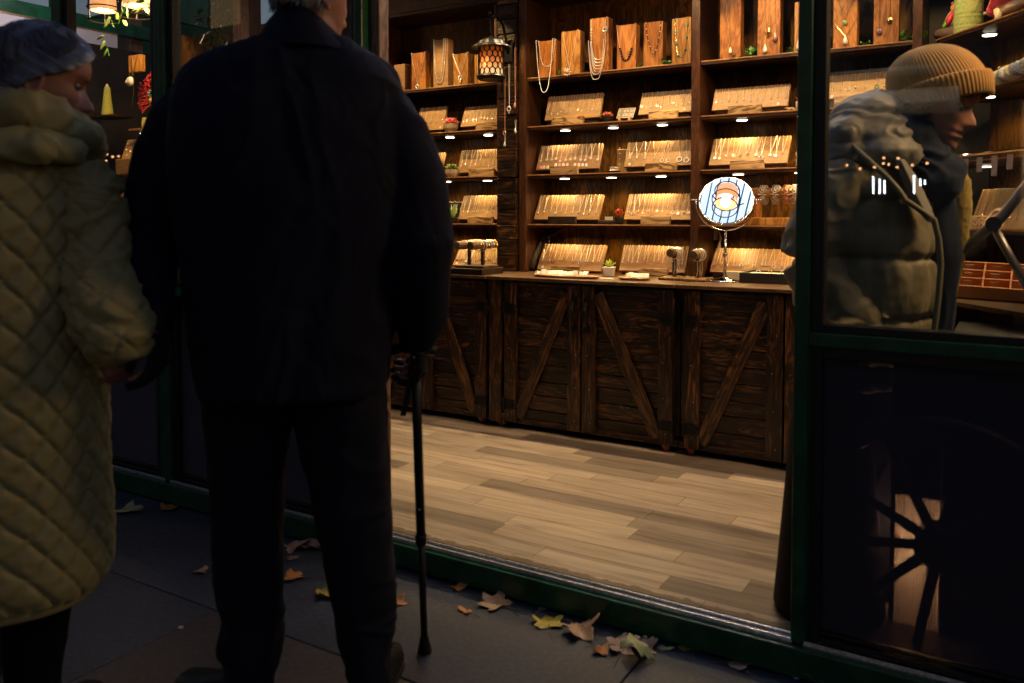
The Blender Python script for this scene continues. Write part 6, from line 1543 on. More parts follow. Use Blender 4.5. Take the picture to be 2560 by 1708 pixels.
# ================================================================== PAVEMENT LITTER
def maple(lbl, u, v, size, rot, c0, c1, curl=0.25, lobes=5, tilt=(0, 0), seed=0, flip=False):
    rr = random.Random(seed); c = P(u, v, z=0.0); size *= 1.22
    key = 'leaf_%d' % seed
    m, nt, b, o = nmat('dry_leaf')
    tcn = N(nt, 'ShaderNodeTexCoord'); n_ = N(nt, 'ShaderNodeTexNoise'); n_.inputs['Scale'].default_value = 22; n_.inputs['Detail'].default_value = 5; nt.links.new(tcn.outputs['Object'], n_.inputs['Vector'])
    r = ramp(nt, [(.35, c0), (.62, c1)]); nt.links.new(n_.outputs['Fac'], r.inputs[0]); nt.links.new(r.outputs[0], b.inputs['Base Color']); b.inputs['Roughness'].default_value = .6; bump(nt, b, n_.outputs['Fac'], .5, .002)
    # star shaped outline, fan-triangulated in rings so that it can curl
    out = []; nl = 72
    for k in range(nl):
        a = 2 * math.pi * k / nl
        # lobes point forward, stalk at the back
        f = 0
        for L, (ang, ln, sharp) in enumerate([(0, 1.0, 6), (R_(52), .86, 6), (R_(-52), .86, 6), (R_(108), .56, 7), (R_(-108), .56, 7)][:lobes]):
            d = abs((a - ang + math.pi) % (2 * math.pi) - math.pi); f = max(f, ln * max(0, 1 - d / R_(34)) ** 0.75)
        rr_ = .34 + .66 * f + .05 * math.sin(a * 17 + seed) * (f > .1)
        if abs(a - math.pi) < .25: rr_ = .22
        out.append((math.cos(a) * rr_, math.sin(a) * rr_))
    vs = []; fs = []; nr = 7
    amp = curl * rr.uniform(1.0, 1.5); ph = rr.uniform(0, 6)
    def hgt(x, y):
        r_ = math.hypot(x, y); a = math.atan2(y, x)
        return amp * (r_ ** 2 * (.5 + .5 * math.sin(2 * a + ph)) + .25 * r_ * math.sin(3 * a + ph * 2) + .12 * noise.noise(Vector((x * 2, y * 2, seed))))
    vs.append((0, 0, hgt(0, 0)))
    for i in range(1, nr + 1):
        for (x, y) in out: x_, y_ = x * i / nr, y * i / nr; vs.append((x_, y_, hgt(x_, y_)))
    for k in range(nl): fs.append((0, 1 + k, 1 + (k + 1) % nl))
    for i in range(nr - 1):
        for k in range(nl): fs.append((1 + i * nl + k, 1 + (i + 1) * nl + k, 1 + (i + 1) * nl + (k + 1) % nl, 1 + i * nl + (k + 1) % nl))
    M = Matrix.Rotation(rot, 4, 'Z') @ Matrix.Rotation(tilt[0], 4, 'X') @ Matrix.Rotation(tilt[1], 4, 'Y') @ Matrix.Scale(size, 4)
    if flip: M = M @ Matrix.Scale(-1, 4, (0, 0, 1))
    P_ = [M @ Vector(q) for q in vs]; zmin = min(p.z for p in P_)
    t = thing('fallen_leaf', lbl, 'leaf', (c.x, c.y, 0.0), 'fallen leaves on the pavement')
    mb = MB(); mb.add([Vector((c.x, c.y, 0.0012 - zmin)) + p for p in P_], fs); ob = mb.build('blade', m, t, smooth=True)
    so = ob.modifiers.new('thickness', 'SOLIDIFY'); so.thickness = 0.0006
    mb = MB(); p0 = Vector((c.x, c.y, 0.0012 - zmin)) + P_[0]; dd = (M.to_3x3() @ Vector((-1, 0, 0))); dd.z = 0; dd.normalize()
    mb.tube([p0, p0 + dd * size * .5 + Vector((0, 0, .003)), Vector((p0.x, p0.y, .0015)) + dd * size * 1.25], [.0012, .0009, .0011], 5); mb.build('stalk', plain('leaf_stalk', (0.16, 0.08, 0.03), .6), t)
YEL = ((.50, .34, .03), (.30, .27, .03)); TAN = ((.30, .17, .08), (.44, .28, .15)); ORG = ((.52, .18, .03), (.36, .17, .05)); GRY = ((.24, .15, .11), (.36, .25, .18)); LGR = ((.34, .36, .12), (.42, .42, .2)); DYG = ((.16, .12, .01), (.24, .20, .02))
maple('bright yellow star shaped leaf by the sill', 1372, 1565, .052, 2.2, *YEL, .3, seed=1)
maple('tan curled leaf touching the bright yellow star leaf', 1446, 1580, .058, -.5, *TAN, .5, seed=2)
maple('pale green folded leaf, the largest and nearest of the cluster', 1585, 1650, .05, 1.2, *LGR, .9, seed=3, flip=True)
maple('greyish torn leaf above the pale green folded leaf', 1540, 1618, .055, .6, *GRY, .3, seed=4)
maple('small orange leaf at the left of the greyish torn leaf', 1508, 1637, .03, 2.6, *ORG, .5, seed=5, lobes=3)
maple('second greyish leaf right of the torn leaf', 1600, 1618, .045, -.3, *GRY, .35, seed=6)
maple('thin pale leaf lying between the cluster and the dark yellow leaf', 1655, 1622, .028, 0.1, *LGR, .2, seed=7, lobes=1)
maple('dark yellow leaf against the sill', 1735, 1625, .05, 1.9, *DYG, .5, seed=8)
maple('brown leaf nearest the green post', 1836, 1664, .04, .3, *GRY, .3, seed=9, lobes=3)
maple('ochre leaf with a stalk reaching the sill', 1245, 1515, .058, 2.9, *TAN, .3, seed=10)
maple('orange brown narrow leaf at the left of the ochre leaf', 1168, 1532, .032, 3.0, *ORG, .3, seed=11, lobes=1)
maple('small folded leaf standing near the sill', 1147, 1477, .034, 2.0, *ORG, .7, seed=12, lobes=3)
maple('pinkish scrap of leaf leaning on the sill', 1355, 1525, .026, 1.5, *GRY, .6, seed=13, lobes=3)
maple('orange leaf between the man\'s legs', 723, 1445, .045, .4, *ORG, .35, seed=14)
maple('yellowish leaf at the man\'s right heel side, between his legs', 806, 1492, .045, .9, *YEL, .5, seed=15)
maple('brown crumpled leaf by the sill between the man\'s legs', 728, 1375, .055, 1.2, *GRY, .5, seed=16)
maple('second crumpled leaf by the sill between the man\'s legs', 772, 1372, .045, .2, *GRY, .6, seed=17)
maple('small dark leaf in front of the two crumpled ones', 725, 1397, .03, .2, *GRY, .3, seed=18, lobes=3)
maple('small brown leaf on open pavement between the two people', 495, 1430, .03, .1, *GRY, .4, seed=19, lobes=3)
maple('greenish leaf by the sill near the woman\'s coat', 315, 1277, .065, .2, *LGR, .25, seed=20)
maple('dark brown leaf under the glazed door', 415, 1273, .05, 1.0, *ORG, .3, seed=21)
maple('orange scrap just right of the man\'s right trouser leg', 990, 1512, .03, 1.5, *ORG, .3, seed=22, lobes=3)
m = MB(); c = P(452, 1571, z=0); m.box((-.006, -.004, .0006), (.006, .004, .005), M=Matrix.Translation(c) @ Matrix.Rotation(.5, 4, 'Z')); tag(m.build('paper_scrap', WHITEP, None), 'tiny white scrap on the pavement beside a slab joint', 'litter')
# clear plastic scraps under the post
PLAS, nt, b, o = nmat('clear_plastic_wrap'); b.inputs['Base Color'].default_value = (.7, .74, .8, 1); b.inputs['Roughness'].default_value = .12; b.inputs['Alpha'].default_value = .55
rr = random.Random(31); m = MB(); c = P(2010, 1690, z=0)
m.v = []; n = 16; vs = []; fs = []
for i in range(n):
    for j in range(n):
        x = (i / (n - 1) - .5) * .13; y = (j / (n - 1) - .5) * .07; q = Vector((x * 40, y * 40, 3.3))
        vs.append(Vector((c.x + x + .006 * noise.noise(q * 1.3), c.y + y + .006 * noise.noise(q * 1.7), .004 + abs(noise.noise(q * .9)) * .035 + (.03 * max(0, 1 - abs(x + .0) / .03) if y > 0 else 0))))
for i in range(n - 1):
    for j in range(n - 1): fs.append((i * n + j, (i + 1) * n + j, (i + 1) * n + j + 1, i * n + j + 1))
m.add(vs, fs); tag(m.build('plastic_wrap', PLAS, None), 'crumpled clear plastic wrap on the pavement at the foot of the green post', 'plastic')

# ================================================================== THE STREET BEHIND THE CAMERA (only mirrored in the glass)
def refl(u, v, ym):
    q = P(u, v, y=ym); return Vector((q.x, 2 * 2.19 - q.y, q.z))
TUBE = plain('tube_light', (1, 1, 1), .4, emis=(.85, .93, 1.0), estr=20)
t = thing('market_stall', 'opposite market stall with upright white tube lights, seen as a reflection', 'stall', refl(2250, 600, 8.4))
for (u, v0, v1) in ((2183, 441, 485), (2199, 447, 485), (2211, 450, 485), (2285, 438, 485), (2301, 446, 465), (2312, 450, 462)):
    a = refl(u, v0, 8.4); b_ = refl(u, v1, 8.4); m = MB(); m.tube([a, b_], .010, 8); m.build('tube_light', TUBE, t)
p0, p1 = refl(2120, 430, 8.4), refl(2400, 700, 8.4)
m = MB(); m.box((min(p0.x, p1.x) - .4, p0.y - 1.2, 0.005), (max(p0.x, p1.x) + .4, p0.y - 0.1, 0.9)); m.box((min(p0.x, p1.x) - .5, p0.y - 1.3, 2.3), (max(p0.x, p1.x) + .5, p0.y + .1, 2.42)); m.build('counter', DARKWALL, t)
cp0, cp1 = refl(2030, 200, 8.4), refl(2400, 250, 8.4)
m = MB(); m.box((min(cp0.x, cp1.x), cp0.y - 1.0, cp1.z), (max(cp0.x, cp1.x), cp0.y + .05, cp0.z + .05)); m.build('canopy', plain('canvas', (.8, .74, .64), .7), t)
lamp('canopy_fill', 'SPOT', ((cp0.x + cp1.x) / 2, cp0.y + .9, cp1.z - .7), 50, (1, .85, .65), t, size=.02, spot=120, target=((cp0.x + cp1.x) / 2, cp0.y - .1, cp1.z + .1))  # added uplight so the canopy shows up in the glass
t = thing('string_lights', 'string of tiny warm bulbs across the street, seen as a reflection', 'string lights', refl(2200, 410, 9))
BULBS = plain('tiny_bulb', (1, 1, 1), .4, emis=(1, .42, .14), estr=12)
m = MB()
for (u, v) in ((2117, 413), (2150, 422), (2186, 418), (2208, 409), (2222, 411), (2243, 418), (2281, 413), (2318, 408), (2210, 395), (2245, 396)):
    m.ball(refl(u, v, 9), .016, 6)
for (u, v) in ((267, 386), (281, 392), (296, 391), (265, 402)): m.ball(refl(u, v, 9), .02, 6)
m.build('bulbs', BULBS, t); m = MB(); m.tube([refl(2080, 405, 9), refl(2222, 411, 9), refl(2400, 400, 9)], .006, 5); m.build('wire', BLACKP, t)
def house(lbl, x0, x1, y, h, c, win=(4, 4), group='houses across the street'):
    t = thing('town_house', lbl, 'house', ((x0 + x1) / 2, y, 0), group)
    m = MB(); m.box((x0, y - 6, 0.002), (x1, y, h)); m.build('wall', plain('stone_%d' % int(abs(x0) * 10), c, .8, nscale=2), t)
    m = MB(); m.box((x0 - .2, y - .05, h), (x1 + .2, y + .35, h + .4)); m.build('cornice', plain('stone_trim', (.4, .36, .32), .8), t)
    for i in range(win[0]):
        for j in range(win[1]):
            cx = x0 + (x1 - x0) * (i + .5) / win[0]; z0 = 1.0 + j * (h - 1.5) / win[1]
            m = MB(); m.box((cx - .5, y + .003, z0), (cx + .5, y + .06, z0 + 1.7)); m.build('window', plain('dark_pane', (.02, .022, .03), .1) if (i * 3 + j * 5 + int(abs(x0))) % 4 else plain('sparkle_pane', (.4, .3, .2), .4, emis=(1, .62, .3), estr=.45), t)  # some unseen panes glow, added for sparkle in the reflections
house('pale stone town house across the street', -7, 1.5, -9.0, 9, (.24, .215, .20))
house('brown brick town house across the street', 1.8, 10, -9.5, 8, (.14, .08, .06))
house('tall grey house farther along the street', -18, -7.4, -9.6, 11, (.14, .14, .15))
house('long dark terrace added at the far left to darken the reflections', -48, -18.6, -9.4, 12, (.06, .06, .065), win=(8, 3))  # unseen house added so the left panes mirror less sky
# ================================================================== PEOPLE
def interp(tab, x):
    if x <= tab[0][0]: return tab[0][1]
    for (a, va), (b, vb) in zip(tab, tab[1:]):
        if x <= b:
            f = (x - a) / (b - a); f = f * f * (3 - 2 * f) * .5 + f * .5
            return va + (vb - va) * f
    return tab[-1][1]
HF = [(-.125, .050), (-.120, .072), (-.108, .086), (-.095, .085), (-.086, .083), (-.078, .088), (-.071, .086), (-.066, .083), (-.061, .089), (-.054, .087), (-.045, .085), (-.02, .083), (.0, .080), (.014, .084), (.024, .091), (.04, .092), (.06, .086), (.08, .070), (.10, .042), (.113, .012), (.118, 0)]
HB = [(-.125, .0), (-.10, .02), (-.07, .055), (-.03, .085), (.0, .097), (.03, .100), (.06, .093), (.09, .068), (.106, .040), (.118, 0)]
HWD = [(-.125, .020), (-.115, .032), (-.10, .043), (-.08, .053), (-.05, .061), (-.02, .068), (.0, .071), (.03, .075), (.06, .071), (.085, .055), (.105, .030), (.118, 0.002)]
def head_mesh(M, nose=1.0, sc=1.0):
    m = MB(); nz, na = 90, 88; vs = []; fs = []
    for i in range(nz):
        z = -.125 + .2425 * (i / (nz - 1)) ** 1.0
        F, B, Wd = interp(HF, z), interp(HB, z), interp(HWD, z)
        for k in range(na):
            a = 2 * math.pi * k / na
            cs, sn = math.cos(a), math.sin(a)      # a = 0 forward
            x = Wd * math.copysign(abs(sn) ** .92, sn)
            y = (F if cs > 0 else B) * math.copysign(abs(cs) ** (0.86 if cs > 0 else .95), cs)
            if cs > 0.1:
                g = lambda x0, z0, sx, sz: math.exp(-((x - x0) / sx) ** 2 - ((z - z0) / sz) ** 2)
                nzp = interp([(-.060, 0), (-.048, .010), (-.042, .024), (-.036, .029), (-.028, .026), (-.012, .015), (.003, .007), (.014, .002), (.03, 0)], z)
                sg = interp([(-.05, .014), (-.036, .012), (-.01, .008), (.01, .008)], z)
                y += nose * nzp * math.exp(-(x / sg) ** 2)
                for s in (-1, 1):
                    y -= .013 * g(s * .031, .001, .016, .012)
                    y += .004 * g(s * .030, .020, .020, .006) + .0065 * g(s * .031, .0085, .014, .0035) + .0035 * g(s * .031, -.0095, .013, .003)
                    y += .005 * g(s * .045, -.028, .018, .016)
                    y += .006 * nose * g(s * .013, -.042, .006, .007)
                    y -= .003 * g(s * .026, -.055, .006, .014)
                y += .005 * g(0, -.060, .020, .005) + .005 * g(0, -.076, .018, .005) - .005 * g(0, -.0675, .024, .0028)
                y -= .003 * g(0, -.086, .02, .005)
            vs.append(M @ (Vector((x, y, z)) * sc))
    for i in range(nz - 1):
        for k in range(na): fs.append((i * na + k, i * na + (k + 1) % na, (i + 1) * na + (k + 1) % na, (i + 1) * na + k))
    fs.append(tuple(range(na))); fs.append(tuple((nz - 1) * na + k for k in range(na)))
    m.add(vs, fs, .5)
    for s in (-1, 1):   # ears
        E_ = M @ Matrix.Translation(Vector((s * .073, -.010, -.022)) * sc) @ Matrix.Rotation(s * R_(-18), 4, 'Z') @ Matrix.Rotation(R_(-12), 4, 'X')
        m.ball(E_ @ Vector((0, 0, 0)), .026 * sc, 14, (.26, .58, 1.0), E_.to_3x3().to_4x4(), .5)
        m.torus(E_ @ Vector((s * .005 * sc, -.002 * sc, .003 * sc)), .017 * sc, .0045 * sc, 20, 8, E_.to_3x3().to_4x4() @ Matrix.Rotation(R_(90), 4, 'Y'), (1.35, .85))
        m.ball(E_ @ Vector((s * .004, .004, -.026)) , .009 * sc, 8, (.6, .9, 1), E_.to_3x3().to_4x4(), .5)
    return m
def union(mbs, voxel, name, mat, parent, smooth_it=4, disp=None, post=None):
    """several closed shapes grown together into one continuous skin"""
    me = bpy.data.meshes.new('tmp'); vs = []; fs = []
    for m in mbs:
        o = len(vs); vs += m.v; fs += [tuple(i + o for i in f) for f in m.f]
    me.from_pydata([tuple(v) for v in vs], [], fs); me.update()
    bx = bmesh.new(); bx.from_mesh(me); bmesh.ops.recalc_face_normals(bx, faces=bx.faces); bx.to_mesh(me); bx.free()
    ob = bpy.data.objects.new('tmp', me); COL.objects.link(ob)
    rm_ = ob.modifiers.new('r', 'REMESH'); rm_.mode = 'VOXEL'; rm_.voxel_size = voxel; rm_.use_smooth_shade = True
    if smooth_it:
        sm = ob.modifiers.new('s', 'SMOOTH'); sm.factor = .5; sm.iterations = smooth_it
    bpy.context.view_layer.update()
    new = bpy.data.meshes.new_from_object(ob.evaluated_get(bpy.context.evaluated_depsgraph_get()))
    COL.objects.unlink(ob); bpy.data.objects.remove(ob)
    n = len(new.vertices); co = np.empty(n * 3, dtype=np.float32); new.vertices.foreach_get('co', co); co = co.reshape(-1, 3)
    if disp:
        nn = np.empty(n * 3, dtype=np.float32); new.vertices.foreach_get('normal', nn); nn = nn.reshape(-1, 3)
        d = np.array([disp(co[i], nn[i]) for i in range(n)], dtype=np.float32)
        co = co + nn * d[:, None]
    off = np.array(parent.location if parent is not None else (0, 0, 0), dtype=np.float32)
    new.vertices.foreach_set('co', (co - off).ravel()); new.update()
    new.materials.clear(); new.materials.append(mat)
    new.polygons.foreach_set('use_smooth', [True] * len(new.polygons))
    new.name = name
    o = bpy.data.objects.new(name, new); COL.objects.link(o); o.parent = parent
    return o
def rings_loft(rings, m=None, closed=True):
    m = m or MB(); n = len(rings[0]); vs = [p for r in rings for p in r]; fs = []
    for i in range(len(rings) - 1):
        for k in range(n): fs.append((i * n + k, i * n + (k + 1) % n, (i + 1) * n + (k + 1) % n, (i + 1) * n + k))
    if closed: fs.append(tuple(range(n))); fs.append(tuple((len(rings) - 1) * n + k for k in range(n)))
    m.add(vs, fs, .5); return m
def resample(rows, step):
    """rows: (v, uL, uR, depth[, shift]) in 2350-px display units, smooth between them"""
    out = []; v = rows[0][0]
    while v <= rows[-1][0] + 1e-6:
        k = max(i for i in range(len(rows)) if rows[i][0] <= v + 1e-9); k = min(k, len(rows) - 2)
        a, b = rows[k], rows[k + 1]; f = (v - a[0]) / (b[0] - a[0])
        p0 = rows[max(k - 1, 0)]; p3 = rows[min(k + 2, len(rows) - 1)]
        r = [v]
        for j in range(1, len(a)):
            c0, c1, c2, c3 = p0[j], a[j], b[j], p3[j]
            r.append(.5 * (2 * c1 + (c2 - c0) * f + (2 * c0 - 5 * c1 + 4 * c2 - c3) * f * f + (3 * c1 - c0 - 3 * c2 + c3) * f ** 3))
        out.append(r); v += step
    return out
KD = 2560 / 2350
def body_rings(rows, w, step=12, n=64, e=.85, tw=1.0):
    rg = []
    right = RGT.copy(); fw = FH.copy()
    for r in resample(rows, step):
        v, uL, uR, dep = r[:4]; sh = r[4] if len(r) > 4 else 0
        a = P(uL * KD, v * KD, w=w + sh); b = P(uR * KD, v * KD, w=w + sh); c = (a + b) / 2; hw = (b - a).length / 2
        an = math.atan(((uL + uR) / 2 * KD - CXP) / FPX) * tw; hw *= math.cos(an)
        right = RGT * math.cos(an) - FH * math.sin(an); fw = FH * math.cos(an) + RGT * math.sin(an)
        ring = []
        for k in range(n):
            t = 2 * math.pi * k / n; cs, sn = math.cos(t), math.sin(t)
            ring.append(c + right * (hw * math.copysign(abs(cs) ** e, cs)) + fw * (dep * math.copysign(abs(sn) ** e, sn)))
        rg.append(ring)
    return rg
def P2(u, v, w): return P(u * KD, v * KD, w=w)
def fold(co, s=(9, 9, 4), amp=.008, seed=0.0):
    q = Vector((co[0] * s[0] + seed, co[1] * s[1], co[2] * s[2]))
    n1 = noise.noise(q + Vector((noise.noise(q * .7) * 1.5,) * 3))
    return amp * (1 - abs(n1) * 2.2)
def hand(m, wrist, d, palmn, sc=1.0, curl=1.2, side=1, spread=.12):
    """five separate fingers from a palm; d = towards the fingers, palmn = out of the palm"""
    d = Vector(d).normalized(); pn = Vector(palmn); pn = (pn - d * pn.dot(d)).normalized(); ax = d.cross(pn) * side
    wrist = Vector(wrist)
    m.tube([wrist - d * .03 * sc, wrist, wrist + d * .03 * sc, wrist + d * .075 * sc, wrist + d * .088 * sc], [.026 * sc, .026 * sc, .036 * sc, .040 * sc, .034 * sc], 16, ell=.5) if abs(ax.cross(d).dot(pn)) > 2 else None
    rg = []
    for f, hw, th in ((-.03, .026, .020), (0, .027, .019), (.03, .037, .016), (.06, .041, .0145), (.085, .040, .012), (.092, .034, .008)):
        rg.append([wrist + d * f * sc + ax * math.cos(t) * hw * sc + pn * math.sin(t) * th * sc for t in [2 * math.pi * k / 18 for k in range(18)]])
    rings_loft(rg, m)
    for i, (off, L, r) in enumerate(((-.030, .068, .0082), (-.010, .078, .0088), (.010, .072, .0085), (.029, .056, .0074))):
        p = wrist + d * .078 * sc + ax * off * sc; dd = (d + ax * off * spread * 20 * .2).normalized(); pts = [p]; rad = [r * 1.05]
        cur = dd.copy()
        for s_, fr in enumerate((.42, .32, .26)):
            rot = Matrix.Rotation(curl * (.75 if s_ == 0 else .8), 3, ax if side * 1 > 0 else -ax)
            t1 = (cur * math.cos(curl * .62) + pn * math.sin(curl * .62)).normalized()
            n_ = (cur * -math.sin(curl * .62) + pn * math.cos(curl * .62)).normalized()
            mid = p + cur * 0; p = p + t1 * L * fr * sc
            pts.append(p); rad.append(r * (1 - .09 * (s_ + 1))); cur, pn_ = t1, n_
            pn = n_
        m.tube(pts, [q * sc for q in rad], 10); m.ball(pts[-1], rad[-1] * sc, 10)
        pn = Vector(palmn); pn = (pn - d * pn.dot(d)).normalized()
    p = wrist + d * .025 * sc - ax * .030 * sc
    pts = [p, p - ax * .020 * sc + d * .022 * sc + pn * .012 * sc, p - ax * .024 * sc + d * .048 * sc + pn * .026 * sc, p - ax * .016 * sc + d * .066 * sc + pn * .036 * sc]
    m.tube(pts, [.013 * sc, .0115 * sc, .0100 * sc, .0085 * sc], 10); m.ball(pts[-1], .0086 * sc, 10)

def skinmat(name, c, red=(.4, .1, .06)):
    m, nt, b, o = nmat(name); tc = N(nt, 'ShaderNodeTexCoord')
    n = N(nt, 'ShaderNodeTexNoise'); n.inputs['Scale'].default_value = 18; n.inputs['Detail'].default_value = 6; nt.links.new(tc.outputs['Object'], n.inputs['Vector'])
    r = ramp(nt, [(.3, tuple(x * .82 for x in c)), (.6, c), (.8, red)]); nt.links.new(n.outputs['Fac'], r.inputs[0]); nt.links.new(r.outputs[0], b.inputs['Base Color'])
    b.inputs['Roughness'].default_value = .48; b.inputs['Subsurface Weight'].default_value = .2; b.inputs['Subsurface Radius'].default_value = (.012, .004, .002); b.inputs['Subsurface Scale'].default_value = 1.0
    n2 = N(nt, 'ShaderNodeTexNoise'); n2.inputs['Scale'].default_value = 160; nt.links.new(tc.outputs['Object'], n2.inputs['Vector']); bump(nt, b, n2.outputs['Fac'], .2, .001)
    return m
def cloth(name, c, c2=None, rough=.8, scale=300, bstr=.3, sheen=.3, spec=.3):
    if name in MATS: return MATS[name]
    m, nt, b, o = nmat(name); tc = N(nt, 'ShaderNodeTexCoord')
    n = N(nt, 'ShaderNodeTexNoise'); n.inputs['Scale'].default_value = 5; n.inputs['Detail'].default_value = 4; nt.links.new(tc.outputs['Object'], n.inputs['Vector'])
    r = ramp(nt, [(.3, c), (.7, c2 or tuple(x * 1.25 for x in c))]); nt.links.new(n.outputs['Fac'], r.inputs[0]); nt.links.new(r.outputs[0], b.inputs['Base Color'])
    b.inputs['Roughness'].default_value = rough; b.inputs['Specular IOR Level'].default_value = spec
    b.inputs['Sheen Weight'].default_value = sheen; b.inputs['Sheen Roughness'].default_value = .5; b.inputs['Sheen Tint'].default_value = (*[min(1, x * 6 + .05) for x in c], 1)
    n2 = N(nt, 'ShaderNodeTexNoise'); n2.inputs['Scale'].default_value = scale; nt.links.new(tc.outputs['Object'], n2.inputs['Vector']); bump(nt, b, n2.outputs['Fac'], bstr, .0006)
    MATS[name] = m; return m
def hairmat(name, c0, c1, axis=(6, 6, 60)):
    m, nt, b, o = nmat(name); v = coords(nt, axis, obj_rand=False, attr=False)
    at = N(nt, 'ShaderNodeAttribute', attribute_name='rnd')
    r = ramp(nt, [(0, c0), (.5, tuple((a + b_) / 2 for a, b_ in zip(c0, c1))), (1, c1)]); nt.links.new(at.outputs['Fac'], r.inputs[0]); nt.links.new(r.outputs[0], b.inputs['Base Color'])
    b.inputs['Roughness'].default_value = .38; b.inputs['Specular IOR Level'].default_value = .6
    return m
SKIN1 = skinmat('ruddy_skin', (.36, .16, .12)); SKIN2 = skinmat('fair_skin', (.33, .15, .115), (.34, .09, .06)); SKIN3 = skinmat('young_skin', (.50, .24, .16), (.5, .17, .11))
EYEW = plain('eye_white', (.10, .075, .065), .25); IRIS = plain('dark_iris', (.03, .018, .01), .08)
def head_frame(c, fwd, pitch, roll=0):
    f = Vector(fwd); f.z = 0; f.normalize(); r = f.cross(Vector((0, 0, 1)))
    B = Matrix((r, f, Vector((0, 0, 1)))).transposed().to_4x4()
    return Matrix.Translation(c) @ B @ Matrix.Rotation(-pitch, 4, 'X') @ Matrix.Rotation(roll, 4, 'Y')
def eyes(M, parent, sc=1.0):
    for s in (-1, 1):
        c = M @ (Vector((s * .031, .0632, .000)) * sc)
        m = MB(); m.ball(c, .0120 * sc, 16); e = m.build('eye', EYEW, parent, smooth=True)
        m = MB(); m.ball(M @ (Vector((s * .0315, .0700, .000)) * sc), .0066 * sc, 12); m.build('iris', IRIS, e, smooth=True)
def brow(M, parent, mat, sc=1.0):
    for s in (-1, 1):
        m = MB()
        for k in range(40):
            f = k / 39; x = s * (.014 + .036 * f); z = .019 + .006 * math.sin(f * 2.6); y = .0885 - .020 * f * f
            p = M @ (Vector((x, y, z)) * sc); q = M @ (Vector((x + s * .006, y - .001, z + .004 * (1 - f * 1.4))) * sc)
            m.tube([p, q], [.0008, .0003], 4)
        m.build('eyebrow', mat, parent)
def strands(path_fn, n, r0, rr, jitter=.0, lo=0.0):
    """combed hair: many thin tapered locks laid over the skull"""
    m = MB()
    for k in range(n):
        pts = path_fn(k / n, rr)
        if not pts: continue
        L = len(pts); m.tube(pts, [r0 * (1.0 if i < L - 2 else .55) * (.75 if i == 0 else 1) for i in range(L)], 4, cap=False, r=min(1, max(0, rr.gauss(.45, .28))))
    return m

# ------------------------------------------------------------------ 1. man in the navy coat, seen from behind
WM = 1.93
mroot = thing('person', 'elderly man seen from behind in a long dark navy coat, leaning on a walking stick', 'person', P2(705, 1590, WM) * 1.0)
mroot.location.z = 0
hc = P2(716, -14, WM); hf = (RGT * math.cos(R_(54)) + FH * math.sin(R_(54)))
HMn = head_frame(hc, hf, R_(10))
bm_ = [head_mesh(HMn, 1.05)]
core = MB()
core.tube([P2(712, 40, WM), P2(706, 110, WM), P2(690, 190, WM)], [.062, .066, .085], 20)
bm_.append(core)
tor = rings_loft(body_rings([(150, 560, 800, .07), (200, 470, 850, .10), (400, 450, 890, .12), (650, 470, 880, .12), (840, 490, 860, .11), (860, 500, 850, .10)], WM, 30, 40)); bm_.append(tor)
lg = MB(); lg.tube([P2(575, 830, WM), P2(570, 1200, WM), P2(578, 1420, WM), P2(580, 1500, WM - .0)], [.085, .065, .04, .03], 20); lg.tube([P2(775, 830, WM), P2(808, 1200, WM), P2(845, 1420, WM), P2(850, 1500, WM - .0)], [.085, .065, .04, .03], 20)
bm_.append(lg)
ar = MB(); wl = P2(365, 735, WM - .12); wr = P2(956, 782, WM + .05)
ar.tube([P2(480, 260, WM), P2(372, 440, WM - .02), P2(346, 590, WM - .05), P2(357, 700, WM - .1), wl], [.048, .042, .036, .026, .024], 16); ar.tube([P2(865, 275, WM), P2(930, 400, WM), P2(960, 560, WM - .01), wr], [.04, .042, .038, .026], 16)
hand(ar, wl, Vector((0.1, -.1, -1)), -RGT, 1.0, .7, 1)
bm_.append(ar)
gh = MB(); hand(gh, wr + Vector((0, 0, 0.01)), Vector((0, 0, -1)) * .75 + FH * .5, -FH * .4 - RGT * .8, .98, 1.25, 1)
bm_.append(gh)
union(bm_, .004, 'body', SKIN1, mroot, 2)
GLV = cloth('black_wool', (.006, .006, .007)); 
g2 = MB(); hand(g2, wr + Vector((0, 0, 0.01)), Vector((0, 0, -1)) * .75 + FH * .5, -FH * .4 - RGT * .8, 1.10, 1.25, 1)
union([g2], .003, 'glove', GLV, mroot, 1)
g2 = MB(); hand(g2, wl, Vector((0.1, -.1, -1)), -RGT, 1.10, .7, 1); union([g2], .003, 'glove', GLV, mroot, 1)
eyes(HMn, mroot)
# short grey hair
rr = random.Random(5)
def short_hair(f, r):
    a = r.uniform(-math.pi, math.pi); el = r.uniform(-.55, 1.4)
    if abs(a) < 1.25 and el < .72: return None
    if abs(a) < 1.75 and el < .05: return None
    z = .018 + .100 * math.sin(el); 
    F, B, Wd = interp(HF, z), interp(HB, z), interp(HWD, z)
    x = Wd * math.sin(a); y = (F if math.cos(a) > 0 else B) * math.cos(a); p = Vector((x, y, z)); n_ = Vector((x * 1.2, y, max(0, z) * .9)).normalized()
    t = Vector((0, -.2, -1)) if el < 1.0 else Vector((0, -1, -.2))
    t = (t - n_ * t.dot(n_)).normalized() + Vector((r.uniform(-.2, .2), r.uniform(-.2, .2), 0))
    L = r.uniform(.018, .032)
    return [HMn @ (p + n_ * .001), HMn @ (p + n_ * .007 + t * L * .5), HMn @ (p + n_ * .006 + t * L)]
GREYH = hairmat('grey_hair', (.10, .10, .11), (.42, .42, .43))
sh = strands(short_hair, 9000, .0011, rr); hb = sh.build('hair', GREYH, mroot, smooth=True)
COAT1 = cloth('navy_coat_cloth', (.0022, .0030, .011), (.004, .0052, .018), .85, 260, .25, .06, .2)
TR1 = cloth('navy_trouser_cloth', (.0035, .0045, .012), (.007, .0085, .019), .85, 260, .25, .08, .2)
